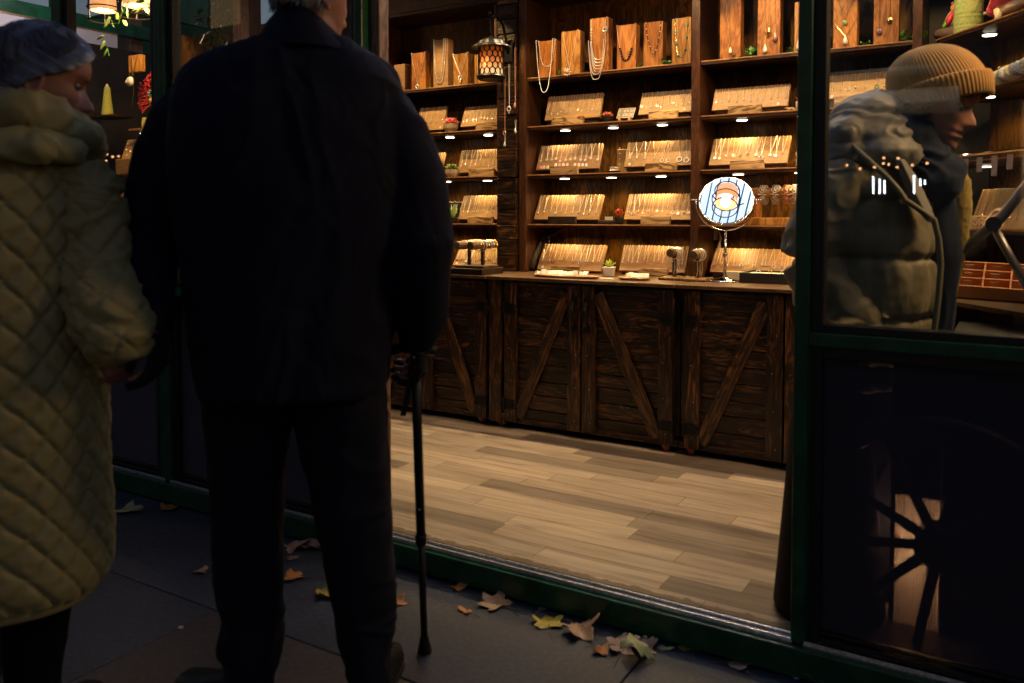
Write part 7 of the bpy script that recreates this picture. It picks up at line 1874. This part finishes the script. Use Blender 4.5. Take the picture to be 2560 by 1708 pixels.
rows = [(92, 615, 800, .075), (112, 560, 830, .095), (135, 500, 875, .115), (165, 442, 915, .135), (200, 420, 930, .15), (260, 405, 945, .17), (340, 400, 955, .18), (440, 405, 950, .185), (540, 418, 935, .18), (640, 432, 915, .175), (740, 443, 905, .175), (830, 455, 896, .18), (885, 466, 888, .185), (893, 468, 885, .185)]
jt = rings_loft(body_rings(rows, WM, 10, 72, .8))
al = MB(); al.tube([P2(468, 235, WM), P2(430, 290, WM - .0), P2(392, 370, WM), P2(358, 470, WM - .01), P2(340, 560, WM - .03), P2(352, 640, WM - .08), P2(362, 720, WM - .11), P2(364, 762, WM - .12)], [.062, .078, .076, .066, .060, .048, .030, .022], 24)
ar_ = MB(); ar_.tube([P2(868, 235, WM), P2(908, 300, WM), P2(940, 400, WM), P2(957, 480, WM), P2(965, 560, WM - .02), P2(965, 640, WM + .0), P2(964, 720, WM + .03), P2(958, 780, WM + .05), P2(957, 800, WM + .05)], [.055, .070, .074, .073, .072, .064, .060, .040, .032], 24)
def dj(co, n): return fold(co, (7, 7, 3.2), .007, 3) + fold(co, (16, 16, 9), .0025, 8)
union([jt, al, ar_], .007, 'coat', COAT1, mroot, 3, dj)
# collar: a standing folded band
def collar(rows, w, n=60, thick=.010):
    rg = []
    for (v, uL, uR, dep, tilt) in rows:
        a = P2(uL, v, w); b = P2(uR, v + tilt, w); c = (a + b) / 2; ax = (b - a) / 2; ring = []
        for k in range(n):
            t = 2 * math.pi * k / n; ring.append(c + ax * math.cos(t) + FH * dep * math.sin(t))
        rg.append(ring)
    return rg
ro = collar([(118, 588, 835, .125, 12), (95, 596, 822, .112, 20), (60, 614, 795, .100, 38), (28, 640, 775, .088, 50), (10, 655, 760, .08, 48), (4, 662, 752, .075, 46)], WM)
ri = collar([(6, 668, 746, .070, 46), (40, 655, 760, .075, 45), (90, 640, 775, .08, 30)], WM)
cm_ = rings_loft(ro + ri, closed=False); 
co_ = cm_.build('collar', COAT1, mroot, smooth=True)
# trousers
tl_ = []
rowsL = [(860, 470, 700, .13), (930, 470, 676, .125), (1000, 476, 662, .115), (1100, 482, 652, .10), (1200, 490, 648, .09), (1300, 493, 646, .082), (1380, 505, 645, .076), (1420, 515, 646, .078), (1445, 508, 646, .08), (1480, 505, 641, .08), (1520, 518, 634, .078), (1596, 526, 624, .076)]
rowsR = [(860, 650, 884, .13), (930, 672, 885, .125), (1000, 686, 887, .115), (1100, 712, 892, .10), (1200, 733, 897, .09), (1300, 752, 902, .082), (1380, 766, 905, .078), (1425, 776, 902, .078), (1460, 780, 894, .08), (1500, 795, 890, .08), (1596, 815, 890, .076)]
def dt(co, n):
    low = max(0, min(1, (.42 - co[2]) / .3)); return fold(co, (9, 9, 12), .004 + .006 * low, 5) + fold(co, (5, 5, 2), .004, 1)
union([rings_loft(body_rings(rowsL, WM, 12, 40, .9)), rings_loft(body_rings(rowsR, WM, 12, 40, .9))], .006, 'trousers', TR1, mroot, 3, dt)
SHOE = plain('black_shoe', (.005, .005, .005), .5, nscale=30, spec=.25)
def shoe(heel, d, nm='shoe', parent=mroot, L=.30, W_=.052):
    d = Vector(d); d.z = 0; d.normalize(); s = d.cross(Vector((0, 0, 1))); h = Vector((heel.x, heel.y, 0)); rg = []
    for f, w_, top in ((0, .026, .06), (.03, .036, .085), (.08, .038, .095), (.13, .040, .085), (.19, .047, .062), (.24, .048, .048), (.285, .036, .040), (.302, .016, .03)):
        c = h + d * (f * L / .30); rg.append([c + s * math.copysign(abs(math.cos(t)) ** .7, math.cos(t)) * w_ + Vector((0, 0, .022 + (top - .022) * max(0, math.sin(t)) + (-.0215) * max(0, -math.sin(t)) ** .4)) for t in [2 * math.pi * k / 24 for k in range(24)]])
    m = rings_loft(rg); o = m.build(nm, SHOE, parent, smooth=True)
    rg = []
    for f, w_ in ((-.006, .02), (.0, .030), (.03, .040), (.13, .042), (.19, .050), (.24, .051), (.29, .038), (.306, .014)):
        c = h + d * (f * L / .30); rg.append([c + s * w_ * a + Vector((0, 0, b_)) for a, b_ in ((-1, .0006), (1, .0006), (1, .016), (-1, .016))])
    rings_loft(rg).build('sole', BLACKP, o)
pl, pr = P2(596, 1590, WM), P2(862, 1590, WM)
shoe(pl + RGT * .01 - Vector((0, 0, 0)), -RGT * .75 + FH * .5); shoe(pr + FH * .03 - RGT * .02, FH * .95 + RGT * .02, L=.28)

# glasses temple
m = MB(); m.tube([HMn @ Vector((.076, -.01, .006)), HMn @ Vector((.078, .05, .012)), HMn @ Vector((.070, .092, .012))], .0014, 6); m.tube([HMn @ Vector((.070, .094, .012)), HMn @ Vector((.062, .098, .026)), HMn @ Vector((.03, .106, .028)), HMn @ Vector((.01, .108, .018)), HMn @ Vector((.014, .107, -.010)), HMn @ Vector((.04, .103, -.016)), HMn @ Vector((.066, .095, -.006)), HMn @ Vector((.070, .094, .012))], .0013, 6)
m.build('glasses', BLACKM, mroot)

# walking stick (held, so a thing of its own)
t0 = P(1062, 1630, z=0.0); t1 = P2(952, 800, WM + .06)
t = thing('walking_stick', 'black adjustable walking stick with a rubber tip and wrist strap, held by the man', 'walking stick', t0)
dd_ = (t1 - t0); fz = lambda f: t0 + dd_ * f
ck = MB(); ck.tube([fz(.40), fz(1.0)], .0118, 16); ck.build('upper_shaft', BLACKP, t, smooth=True, bev=0)
ck = MB(); ck.tube([fz(.03), fz(.405)], .0095, 16); ck.build('lower_shaft', BLACKP, t, smooth=True)
ck = MB(); ck.tube([fz(.385), fz(.39), fz(.415), fz(.42)], [.0125, .0150, .0150, .0125], 16); ck.build('collar', BLACKP, t)
ck = MB(); ck.tube([fz(0.0) + Vector((0, 0, .001)), fz(.012), fz(.035), fz(.06)], [.019, .0185, .014, .0105], 16); ck.build('rubber_tip', plain('rubber', (.008, .008, .008), .7), t)
ck = MB(); ck.ball(fz(.505) - FH * .0112, .0028, 8); ck.ball(fz(.975) - FH * .011, .0045, 8, (1, 1, 1.6)); ck.build('button', ALU, t)
ck = MB(); ck.tube([t1 + RGT * .05 - Vector((0, 0, .008)), t1 + RGT * .02 + Vector((0, 0, .004)), t1 - RGT * .03 + Vector((0, 0, .004)), t1 - RGT * .07 - Vector((0, 0, .012))], [.012, .014, .014, .010], 12); ck.build('handle', BLACKP, t, smooth=True)
ck = MB()
a = P2(941, 850, WM + .04); pts = [P2(946, 838, WM + .05), P2(940, 880, WM + .04), P2(932, 925, WM + .04), P2(925, 955, WM + .04)]
for p, q in zip(pts, pts[1:]):
    ck.prism([p - RGT * .0065, p + RGT * .0065, q + RGT * .0065, q - RGT * .0065], FH * .002)
ck.build('wrist_strap', GLV, t)

# ------------------------------------------------------------------ 2. woman in the quilted olive coat
WW = 1.84
wroot = thing('person', 'grey haired woman in a long olive quilted hooded coat, her face turned right', 'person', P2(40, 1800, WW)); wroot.location.z = 0
px = FPX / WW
ec = P(202, 225, w=WW)      # eye position wanted
wf = (RGT * math.cos(R_(32)) + FH * math.sin(R_(32)))
HW = head_frame(Vector((0, 0, 0)), wf, R_(13)); SW = 1.0
e0 = HW @ (Vector((0, .078, .001)) * SW); HW = Matrix.Translation(ec - e0) @ HW
hwc = HW @ Vector((0, 0, 0))
bodyW = [head_mesh(HW, 1.1, SW)]
nk = MB(); nk.tube([HW @ Vector((0, -.03, -.04)), HW @ Vector((0, -.045, -.10)), P2(55, 330, WW), P2(35, 420, WW)], [.055, .052, .058, .09], 18); bodyW.append(nk)
bodyW.append(rings_loft(body_rings([(395, -70, 140, .08), (440, -130, 190, .10), (650, -120, 180, .11), (900, -135, 200, .12), (1080, -120, 190, .11)], WW, 30, 36)))
lw = MB(); lw.tube([P2(-60, 1060, WW), P2(-55, 1400, WW), P2(-52, 1740, WW)], [.09, .055, .04], 18); lw.tube([P2(100, 1060, WW), P2(88, 1400, WW), P2(78, 1740, WW)], [.09, .055, .04], 18)
sW, eW, rW = P2(210, 430, WW), P2(225, 640, WW - .02), P2(258, 772, WW - .05)
lw.tube([sW, eW, rW], [.05, .042, .025], 16); lw.tube([P2(-150, 440, WW), P2(-170, 650, WW), P2(-140, 800, WW - .1)], [.05, .042, .026], 16)
hand(lw, rW, Vector((0, 0, -1)) + RGT * .22, -RGT * .7 + FH * .5, .9, 1.1, -1)
bodyW.append(lw)
union(bodyW, .0035, 'body', SKIN2, wroot, 2)
eyes(HW, wroot, SW); brow(HW, wroot, BLACKP, SW)
# combed grey hair: swept from the crown forward and down
rr = random.Random(8)
def skull(a, el, lift=0.0):
    z = .015 + .104 * math.sin(el); z = min(z, .1165)
    F, B, Wd = interp(HF, z), interp(HB, z), interp(HWD, z); F = F if F > .0 else .0
    p = Vector((Wd * math.sin(a), (F if math.cos(a) > 0 else B) * math.cos(a), z)); n_ = Vector((p.x * 1.1, p.y * .9, max(0, z - .02) * 1.6)).normalized()
    return (p + n_ * lift) * SW
HLINE = [(0, .52), (.4, .47), (.8, .27), (1.1, .06), (1.5, -.14), (1.75, -.34), (2.2, -.85), (3.2, -1.05)]
def bob(f, r):
    # two families: fringe sweeping forward over the temple, and back lengths falling to the collar
    side = 1 if r.random() < .8 else -1
    if r.random() < .62:
        a0 = math.pi - r.uniform(.2, 1.2); e0_ = r.uniform(.75, 1.5); a1 = r.uniform(.05, 1.5); e1 = interp(HLINE, a1) + r.uniform(-.03, .42)
    else:
        a0 = math.pi - r.uniform(0, .8); e0_ = r.uniform(.6, 1.4); a1 = math.pi - r.uniform(-.4, 1.35); e1 = r.uniform(-1.0, -.1)
    pts = []
    lift = r.uniform(.002, .008)
    for i in range(9):
        t = i / 8; ts = t * t * (3 - 2 * t)
        a = a0 + (a1 - a0) * t; e = e0_ + (e1 - e0_) * ts + .25 * math.sin(math.pi * t) * (1 - e0_ / 1.6)
        l = lift * (.5 + .9 * math.sin(math.pi * min(1, t * .85 + .1))) + (.008 * t * t if a1 < 1.7 else .006 * t) + .003 * math.sin(a * 9 + e * 7)
        z = e
        pts.append(HW @ skull(side * a, max(-1.15, e), l))
    return pts
WH = hairmat('blue_grey_hair', (.005, .006, .011), (.15, .18, .28))
hm = strands(bob, 1500, .0005, rr); hm.build('flyaway_hair', WH, wroot, smooth=True)
# combed shell of hair, rolled under at its lower edge
cap = MB(); vs = []; fs = []; cr = []; na = 460; ne = 90
def hshell(a, s_):
    aa = abs((a + math.pi) % (2 * math.pi) - math.pi)
    lo = interp(HLINE, aa) + .02 * noise.noise(Vector((a * 5, 3, 1)))
    t = min(1, s_ / .9); e = lo + (1.55 - lo) * (1 - t) ** 1.0
    under = max(0, (s_ - .9) / .1)
    g = e + .34 * (math.pi - aa)
    gr = noise.noise(Vector((g * 46, aa * .8, 5))) * .0014 + noise.noise(Vector((g * 9, aa * .7, 2))) * .0024
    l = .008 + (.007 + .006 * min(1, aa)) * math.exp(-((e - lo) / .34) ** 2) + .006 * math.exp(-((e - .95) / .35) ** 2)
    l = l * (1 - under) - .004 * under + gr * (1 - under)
    c = .40 + .40 * noise.noise(Vector((g * 48, aa * .7, 8))) + .45 * noise.noise(Vector((g * 120, aa * 1.0, 3))) + .25 * math.exp(-((e - .75) / .22) ** 2)  # sheen band and dark underside painted into the hair colour
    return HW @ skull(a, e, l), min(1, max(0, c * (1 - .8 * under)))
for i in range(ne):
    for k in range(na):
        p, c = hshell(2 * math.pi * k / na, i / (ne - 1)); vs.append(p); cr.append(c)
for i in range(ne - 1):
    for k in range(na): fs.append((i * na + k, i * na + (k + 1) % na, (i + 1) * na + (k + 1) % na, (i + 1) * na + k))
fs.append(tuple(range(na)))
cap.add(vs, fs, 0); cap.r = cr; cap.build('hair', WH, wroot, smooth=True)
QC = cloth('olive_quilt_cloth', (.26, .215, .085), (.30, .255, .11), .55, 420, .35, .25, .35)
# quilted coat body
rowsC = [(352, -60, 120, .09), (372, -110, 190, .12), (400, -150, 225, .135), (440, -165, 238, .15), (520, -165, 232, .165), (620, -165, 226, .17), (720, -170, 226, .175), (850, -180, 240, .185), (1000, -188, 250, .195), (1150, -190, 258, .20), (1250, -190, 258, .20), (1290, -188, 256, .20), (1312, -185, 250, .195), (1328, -180, 240, .19)]
def quilt(rows, w, nu=300, step=4.0, cell=.071, amp=.011, e=.85, dip=None):
    rg0 = resample(rows, step); vs = []; fs = []; n = nu; per0 = None
    for r in rg0:
        v, uL, uR, dep = r[:4]; a = P2(uL, v, w); b = P2(uR, v, w); c = (a + b) / 2; hw = (b - a).length / 2
        per = math.pi * (hw + dep); an = math.atan(((uL + uR) / 2 * KD - CXP) / FPX); hw *= math.cos(an)
        RG = RGT * math.cos(an) - FH * math.sin(an); FG = FH * math.cos(an) + RGT * math.sin(an)
        for k in range(n):
            t = 2 * math.pi * k / n; cs, sn = math.cos(t), math.sin(t)
            p = c + RG * hw * math.copysign(abs(cs) ** e, cs) + FG * dep * math.copysign(abs(sn) ** e, sn)
            nn = (RG * cs / hw + FG * sn / dep).normalized()
            s = t / (2 * math.pi) * round(1.32 / cell) * 1.0; z = p.z / cell / 1.12
            q1 = s + z; q2 = s - z
            d1 = abs(q1 - round(q1)) * 2; d2 = abs(q2 - round(q2)) * 2   # 0 on seams
            h = (1 - (1 - d1) ** 6.0) * (1 - (1 - d2) ** 6.0)
            wr_ = noise.noise(Vector((s * 2.3, z * 5.0, 1.7))) * .0024 * (1 - h * .3) + noise.noise(Vector((s * 6.5, z * 3.0, 7))) * .0012
            if dip: p.z += dip(t, v)
            big = noise.noise(p * 4.0) * .010
            vs.append(p + nn * (amp * h + wr_ + big))
    for i in range(len(rg0) - 1):
        for k in range(n): fs.append((i * n + k, i * n + (k + 1) % n, (i + 1) * n + (k + 1) % n, (i + 1) * n + k))
    m = MB(); m.add(vs, fs, .5); return m
m = quilt(rowsC, WW); cc = m.build('quilted_coat', QC, wroot, smooth=True)
# plain hem band
hb_ = MB(); rg = body_rings([(1322, -182, 245, .193), (1334, -180, 243, .192), (1350, -178, 238, .19), (1356, -172, 230, .18)], WW, 6, 90, .85); m = rings_loft(rg, closed=False)
m.v = [(x, y, z + .0) for x, y, z in m.v]; m.build('hem', QC, cc, smooth=True)
# sleeve: puffy, wrinkled
sl_ = MB(); sl_.tube([P2(186, 402, WW), P2(205, 460, WW - .01), P2(214, 540, WW - .02), P2(222, 620, WW - .03), P2(236, 690, WW - .05), P2(262, 745, WW - .07), P2(284, 795, WW - .08), P2(292, 822, WW - .08)], [.060, .068, .068, .070, .078, .080, .066, .045], 28)
SLV = [P2(186, 402, WW), P2(205, 460, WW - .01), P2(214, 540, WW - .02), P2(222, 620, WW - .03), P2(236, 690, WW - .05), P2(262, 745, WW - .07), P2(284, 795, WW - .08), P2(292, 822, WW - .08)]
def dsl(co, n):
    z = co[2]; k = 0
    while k < len(SLV) - 2 and SLV[k + 1].z > z: k += 1
    f = min(1, max(0, (SLV[k].z - z) / max(.001, SLV[k].z - SLV[k + 1].z))); c = SLV[k].lerp(SLV[k + 1], f)
    th = math.atan2(co[1] - c.y, co[0] - c.x) / (2 * math.pi) * 6; zz = z / .08
    d1 = abs((th + zz) - round(th + zz)) * 2; d2 = abs((th - zz) - round(th - zz)) * 2
    return -.0055 * max((1 - d1) ** 7, (1 - d2) ** 7) + dsl0(co, n) * .62
def dsl0(co, n):
    q = Vector(co)
    return fold(co, (8, 8, 20), .014, 2) + fold(co, (20, 20, 36), .005, 6)
union([sl_], .0045, 'sleeve', QC, wroot, 2, dsl)
# far sleeve
sl2 = MB(); sl2.tube([P2(-140, 410, WW), P2(-178, 520, WW), P2(-185, 640, WW), P2(-165, 780, WW - .08)], [.06, .07, .068, .05], 24)
union([sl2], .008, 'sleeve', QC, wroot, 2, dsl)
# the hood lying on her back and shoulders
hd = MB()
for (u, v, dw, r, sc) in ((40, 262, -.03, .100, (1.25, 1.0, .70)), (95, 285, -.02, .085, (1.2, 1.0, .72)), (140, 318, 0.0, .072, (1.15, 1.1, .62)), (175, 342, .02, .048, (1.1, 1.2, .62)), (-20, 290, -.02, .10, (1.3, 1, .75)), (30, 345, -.05, .085, (1.7, 1.0, .55)), (110, 350, -.04, .062, (1.6, 1.0, .52))):
    hd.ball(P2(u, v, WW + dw), r, 20, sc)
def dhd(co, n): return fold(co, (6, 6, 13), .012, 11) + fold(co, (16, 16, 26), .004, 12)
union([hd], .005, 'hood', QC, wroot, 4, dhd)
# dark trousers and boots below the hem
union([rings_loft(body_rings([(1300, 0, 172, .085), (1420, 8, 160, .075), (1568, 10, 140, .07), (1750, 20, 135, .065)], WW, 14, 30)), rings_loft(body_rings([(1300, -150, 2, .085), (1420, -140, -6, .075), (1568, -130, -10, .07), (1750, -120, -15, .065)], WW, 14, 30))], .007, 'trousers', cloth('black_trouser_cloth', (.004, .004, .005), None, .9, 300, .2, .05, .15), wroot, 2, lambda co, n: fold(co, (8, 8, 8), .004, 4))
shoe(P2(78, 1740, WW) - FH * .04, FH + RGT * .1, parent=wroot, L=.26); shoe(P2(-52, 1740, WW) - FH * .04, FH - RGT * .1, parent=wroot, L=.26)

# ------------------------------------------------------------------ 3. young person in the beanie behind the window
YP = 2.56
def Q(u, v, dy=0.0): return P(u, v, y=YP + dy)
proot = thing('person', 'young person in an ochre knitted beanie and puffer coat, in profile behind the window', 'person', (Q(2200, 600).x, YP, FZ))
PF = Vector((.985, -.17, 0)).normalized(); PS = Vector((.17, .985, 0)).normalized()   # facing right; PS = away from camera
HP = head_frame(Vector((0, 0, 0)), PF, R_(20)); SP = 1.0
ep = Q(2424, 272); HP = Matrix.Translation(ep - HP @ (Vector((0, .080, .001)) * SP)) @ HP
bp = [head_mesh(HP, 1.0, SP)]
nb = MB(); nb.tube([HP @ Vector((0, -.03, -.03)), HP @ Vector((0, -.045, -.10)), Q(2290, 420), Q(2230, 500)], [.05, .052, .06, .10], 18)
nb.tube([Q(2235, 460), Q(2190, 600), Q(2165, 750), Q(2150, 880), Q(2150, 950)], [.11, .135, .13, .125, .12], 20)
nb.tube([Q(2130, 920), Q(2120, 1150), Q(2105, 1480), Q(2100, 1590)], [.09, .065, .045, .04], 16); nb.tube([Q(2180, 920, .14), Q(2190, 1150, .14), Q(2185, 1470, .14), Q(2180, 1560, .14)], [.09, .065, .045, .04], 16)
nb.tube([Q(2130, 460, -.13), Q(2035, 640, -.13), Q(2140, 770, -.10)], [.05, .04, .026], 14); hand(nb, Q(2145, 780, -.07), PF * .5 - Vector((0, 0, 1)), PS, .9, .6, 1)
nb.tube([Q(2200, 470, .14), Q(2210, 660, .2), Q(2240, 800, .2)], [.05, .042, .026], 14); hand(nb, Q(2240, 810, .2), PF * .2 - Vector((0, 0, 1)), -PS, .9, .6, 1)
bp.append(nb)
union(bp, .0038, 'body', SKIN3, proot, 2)
eyes(HP, proot, SP); brow(HP, proot, BLACKP, SP)
KN, nt, b, o = nmat('ochre_knit'); b.inputs['Base Color'].default_value = (.56, .30, .08, 1); b.inputs['Roughness'].default_value = .85; b.inputs['Sheen Weight'].default_value = .3
tcn = N(nt, 'ShaderNodeTexCoord'); n_ = N(nt, 'ShaderNodeTexNoise'); n_.inputs['Scale'].default_value = 500; nt.links.new(tcn.outputs['Object'], n_.inputs['Vector']); bump(nt, b, n_.outputs['Fac'], .6, .001)
# ribbed beanie: crown and turned-up cuff
BM = HP @ Matrix.Translation((0, -.005, .040)) @ Matrix.Rotation(R_(33), 4, 'X')
def knit(rows, name, parent, nrib=78, amp=.0022, thick=None):
    vs = []; fs = []; n = nrib * 6
    for (z, rx, ry, sh) in rows:
        for k in range(n):
            t = 2 * math.pi * k / n; rib = amp * (abs(math.cos(nrib * t / 2)) ** .7 - .5) * min(1, rx / .05)
            vs.append(BM @ Vector(((rx + rib) * math.sin(t), sh + (ry + rib) * math.cos(t), z)))
    for i in range(len(rows) - 1):
        for k in range(n): fs.append((i * n + k, i * n + (k + 1) % n, (i + 1) * n + (k + 1) % n, (i + 1) * n + k))
    m = MB(); m.add(vs, fs, .5); return m.build(name, KN, parent, smooth=True)
rowsK = []
for i in range(26):
    f = i / 25; z = -.02 + .142 * f; s = math.sqrt(max(0, 1 - (f ** 2.4))) ; rowsK.append((z + .006 * math.sin(f * 3), .002 + .094 * s, .003 + .122 * s, -.012 - .024 * f))
bn = knit(rowsK, 'beanie', proot)
knit([(-.052, .086, .106, -.004), (-.055, .091, .112, -.004), (-.050, .097, .118, -.004), (-.025, .102, .124, -.005), (-.002, .104, .127, -.006), (.008, .102, .125, -.007), (.011, .096, .119, -.008), (.006, .091, .113, -.008), (-.03, .088, .108, -.005)], 'cuff', bn, 66, .0035)
# dark hair and navy scarf under the hat
m = MB()
for k in range(900):
    s = rnd.choice((-1, 1)); y = rnd.uniform(-.085, .010); p = Vector((s * (.074 - max(0, -y - .04) * .6), y, .005)); q = p + Vector((s * .004, rnd.uniform(-.02, .01), -.05 - rnd.uniform(0, .05))); m.tube([HP @ p, HP @ ((p + q) / 2 + Vector((s * .006, 0, 0))), HP @ q], .0014, 4, cap=False)
m.build('hair', hairmat('dark_hair', (.008, .006, .005), (.03, .022, .018)), proot, smooth=True)
NAVY = cloth('navy_scarf_cloth', (.012, .018, .035), (.02, .03, .055), .85, 240, .4, .3, .2)
sc_ = MB()
for (u, v, dy, r, s3) in ((2265, 350, -.02, .075, (1.0, 1.1, 1.0)), (2300, 395, -.02, .066, (1.1, 1.1, .85)), (2350, 425, 0, .050, (1.2, 1.3, .8)), (2270, 420, 0, .09, (1.2, 1.2, .8)), (2325, 450, 0, .070, (1.1, 1.2, .9))):
    sc_.ball(Q(u, v, dy), r, 18, s3)
union([sc_], .006, 'scarf', NAVY, proot, 3, lambda co, n: fold(co, (10, 10, 14), .010, 4))
PUF = cloth('olive_puffer_cloth', (.20, .175, .11), (.24, .21, .13), .55, 300, .2, .15, .45)
pj = MB(); ws = []
def pring(v, uL, uR, dep, dy=0.0, n=80, e=.9):
    a, b_ = Q(uL, v, dy), Q(uR, v, dy); c = (a + b_) / 2; hw = (b_ - a).length / 2; ax = (b_ - a).normalized(); dp = Vector((0, 1, 0))
    return [c + ax * hw * math.copysign(abs(math.cos(t)) ** e, math.cos(t)) + dp * dep * math.copysign(abs(math.sin(t)) ** e, math.sin(t)) for t in [2 * math.pi * k / n for k in range(n)]]
rowsP = [(372, 2130, 2240, .08), (392, 2098, 2268, .12), (430, 2060, 2290, .16), (480, 2030, 2305, .19), (540, 2010, 2328, .20), (620, 1995, 2345, .205), (700, 1990, 2350, .205), (780, 1994, 2342, .20), (850, 2016, 2325, .18), (930, 2040, 2310, .17), (960, 2046, 2304, .165)]
rg = []
for r in resample(rowsP, 6): rg.append(pring(*r))
pj = rings_loft(rg)
ps = MB(); ps.tube([Q(2130, 428, -.10), Q(2085, 500, -.13), Q(2045, 580, -.15), Q(2028, 645, -.15)], [.075, .085, .084, .080], 22)
ps2 = MB(); ps2.tube([Q(2026, 650, -.15), Q(2060, 705, -.16), Q(2115, 765, -.17), Q(2160, 810, -.16), Q(2185, 830, -.14)], [.080, .076, .070, .060, .045], 22)
seamz = [Q(2200, v).z for v in (402, 500, 640, 785, 905)]
def dpf(co, n):
    z = co[2]; d = min(abs(z - s) for s in seamz); puff = -.013 * math.exp(-(d / .010) ** 2) - .006 * math.exp(-(d / .035) ** 2)
    zz = max(0, 1 - d / .07)
    return puff + .0022 * noise.noise(Vector((co[0] * 70, co[1] * 70, z * 40))) + (.013 * noise.noise(Vector((co[0] * 26, co[1] * 26, z * 4)))) * (.4 + zz) + .010 * noise.noise(Vector((co[0] * 9, co[1] * 9, z * 7)))
def dps(co, n): return fold(co, (12, 12, 18), .006, 7) + .003 * noise.noise(Vector(co) * 30)
union([pj], .006, 'puffer_coat', PUF, proot, 2, dpf)
union([ps, ps2], .005, 'sleeve', PUF, proot, 2, dps)
# hood of the puffer behind the neck
ph = MB()
for (u, v, dy, r, s3) in ((2158, 305, -.02, .085, (1.0, 1.25, .9)), (2188, 285, -.02, .070, (1.1, 1.4, .85)), (2135, 350, -.02, .095, (.95, 1.5, .85)), (2190, 350, -.04, .095, (1.2, 1.1, .85)), (2135, 390, 0, .10, (1.05, 1.7, .75)), (2200, 392, -.04, .095, (1.3, 1.3, .7))):
    ph.ball(Q(u, v, dy), r, 18, s3)
union([ph], .0055, 'hood', cloth('pale_puffer_lining', (.21, .20, .17), (.26, .245, .21), .5, 300, .2, .2, .4), proot, 8, lambda co, n: fold(co, (7, 7, 15), .007, 9) + fold(co, (26, 26, 34), .0035, 19))
# zip placket running down the near front edge, and the pale coat edge beyond
m = MB(); pts = [Q(2128, 362, -.155), Q(2170, 400, -.185), Q(2220, 445, -.205), Q(2250, 480, -.21), Q(2262, 500, -.21), Q(2300, 525, -.20), Q(2335, 550, -.185), Q(2347, 600, -.17), Q(2352, 660, -.165), Q(2346, 740, -.17), Q(2335, 830, -.17), Q(2328, 900, -.165)]
m.tube(pts, .0075, 10); m.build('zip_edge', PUF, proot, smooth=True)
m = MB()
rgp = []
for (v, uL, uR) in ((398, 2240, 2262), (440, 2250, 2292), (480, 2262, 2312), (520, 2285, 2330), (556, 2318, 2342)):
    rgp.append([Q(uL, v, -.16), Q((uL + uR) / 2, v, -.20), Q(uR, v, -.15), Q((uL + uR) / 2, v, -.12)])
rings_loft(rgp, m); m.build('storm_flap', cloth('pale_puffer_lining', None), proot, smooth=True, bev=.004)
FLC = cloth('mustard_fleece', (.30, .22, .06), (.42, .30, .09), .95, 90, 1.0, .5, .1)
m = MB(); m.tube([Q(2382, 425, .06), Q(2398, 455, .06), Q(2400, 520, .06), Q(2396, 590, .06), Q(2386, 680, .07), Q(2372, 770, .07)], [.020, .030, .031, .026, .02, .012], 18)
m.tube([Q(2368, 432, .05), Q(2378, 418, .04), Q(2388, 420, .03), Q(2392, 440, .03)], [.012, .010, .010, .012], 12)
union([m], .004, 'fleece_edge', FLC, proot, 2, lambda co, n: .002 * noise.noise(Vector(co) * 140))
m = MB(); m.tube([Q(2320, 440, .03), Q(2338, 520, .04), Q(2350, 640, .04), Q(2340, 780, .04), Q(2325, 900, .04)], [.05, .052, .050, .046, .04], 20)
union([m], .007, 'dark_jumper', NAVY, proot, 2, lambda co, n: fold(co, (9, 9, 6), .007, 14))
union([rings_loft([pring(*r) for r in resample([(900, 2062, 2280, .14), (1000, 2070, 2270, .13), (1250, 2076, 2240, .11), (1560, 2084, 2200, .10)], 14)])], .009, 'trousers', cloth('black_trouser_cloth', None), proot, 2, lambda co, n: fold(co, (8, 8, 6), .006, 4))
for dy in (-.0, .16):
    shp = Q(2110, 1590, dy); 
    m = MB(); c = Vector((shp.x - .05, shp.y, FZ)); rg = []
    for f, w_, top in ((0, .026, .06), (.03, .036, .085), (.10, .040, .085), (.19, .047, .055), (.24, .046, .048), (.275, .02, .03)):
        rg.append([c + PF * f + PS * math.cos(t) * w_ + Vector((0, 0, .0215 + (top - .022) * max(0, math.sin(t)) - .0208 * max(0, -math.sin(t)))) for t in [2 * math.pi * k / 20 for k in range(20)]])
    rings_loft(rg, m); m.build('shoe', SHOE, proot, smooth=True)
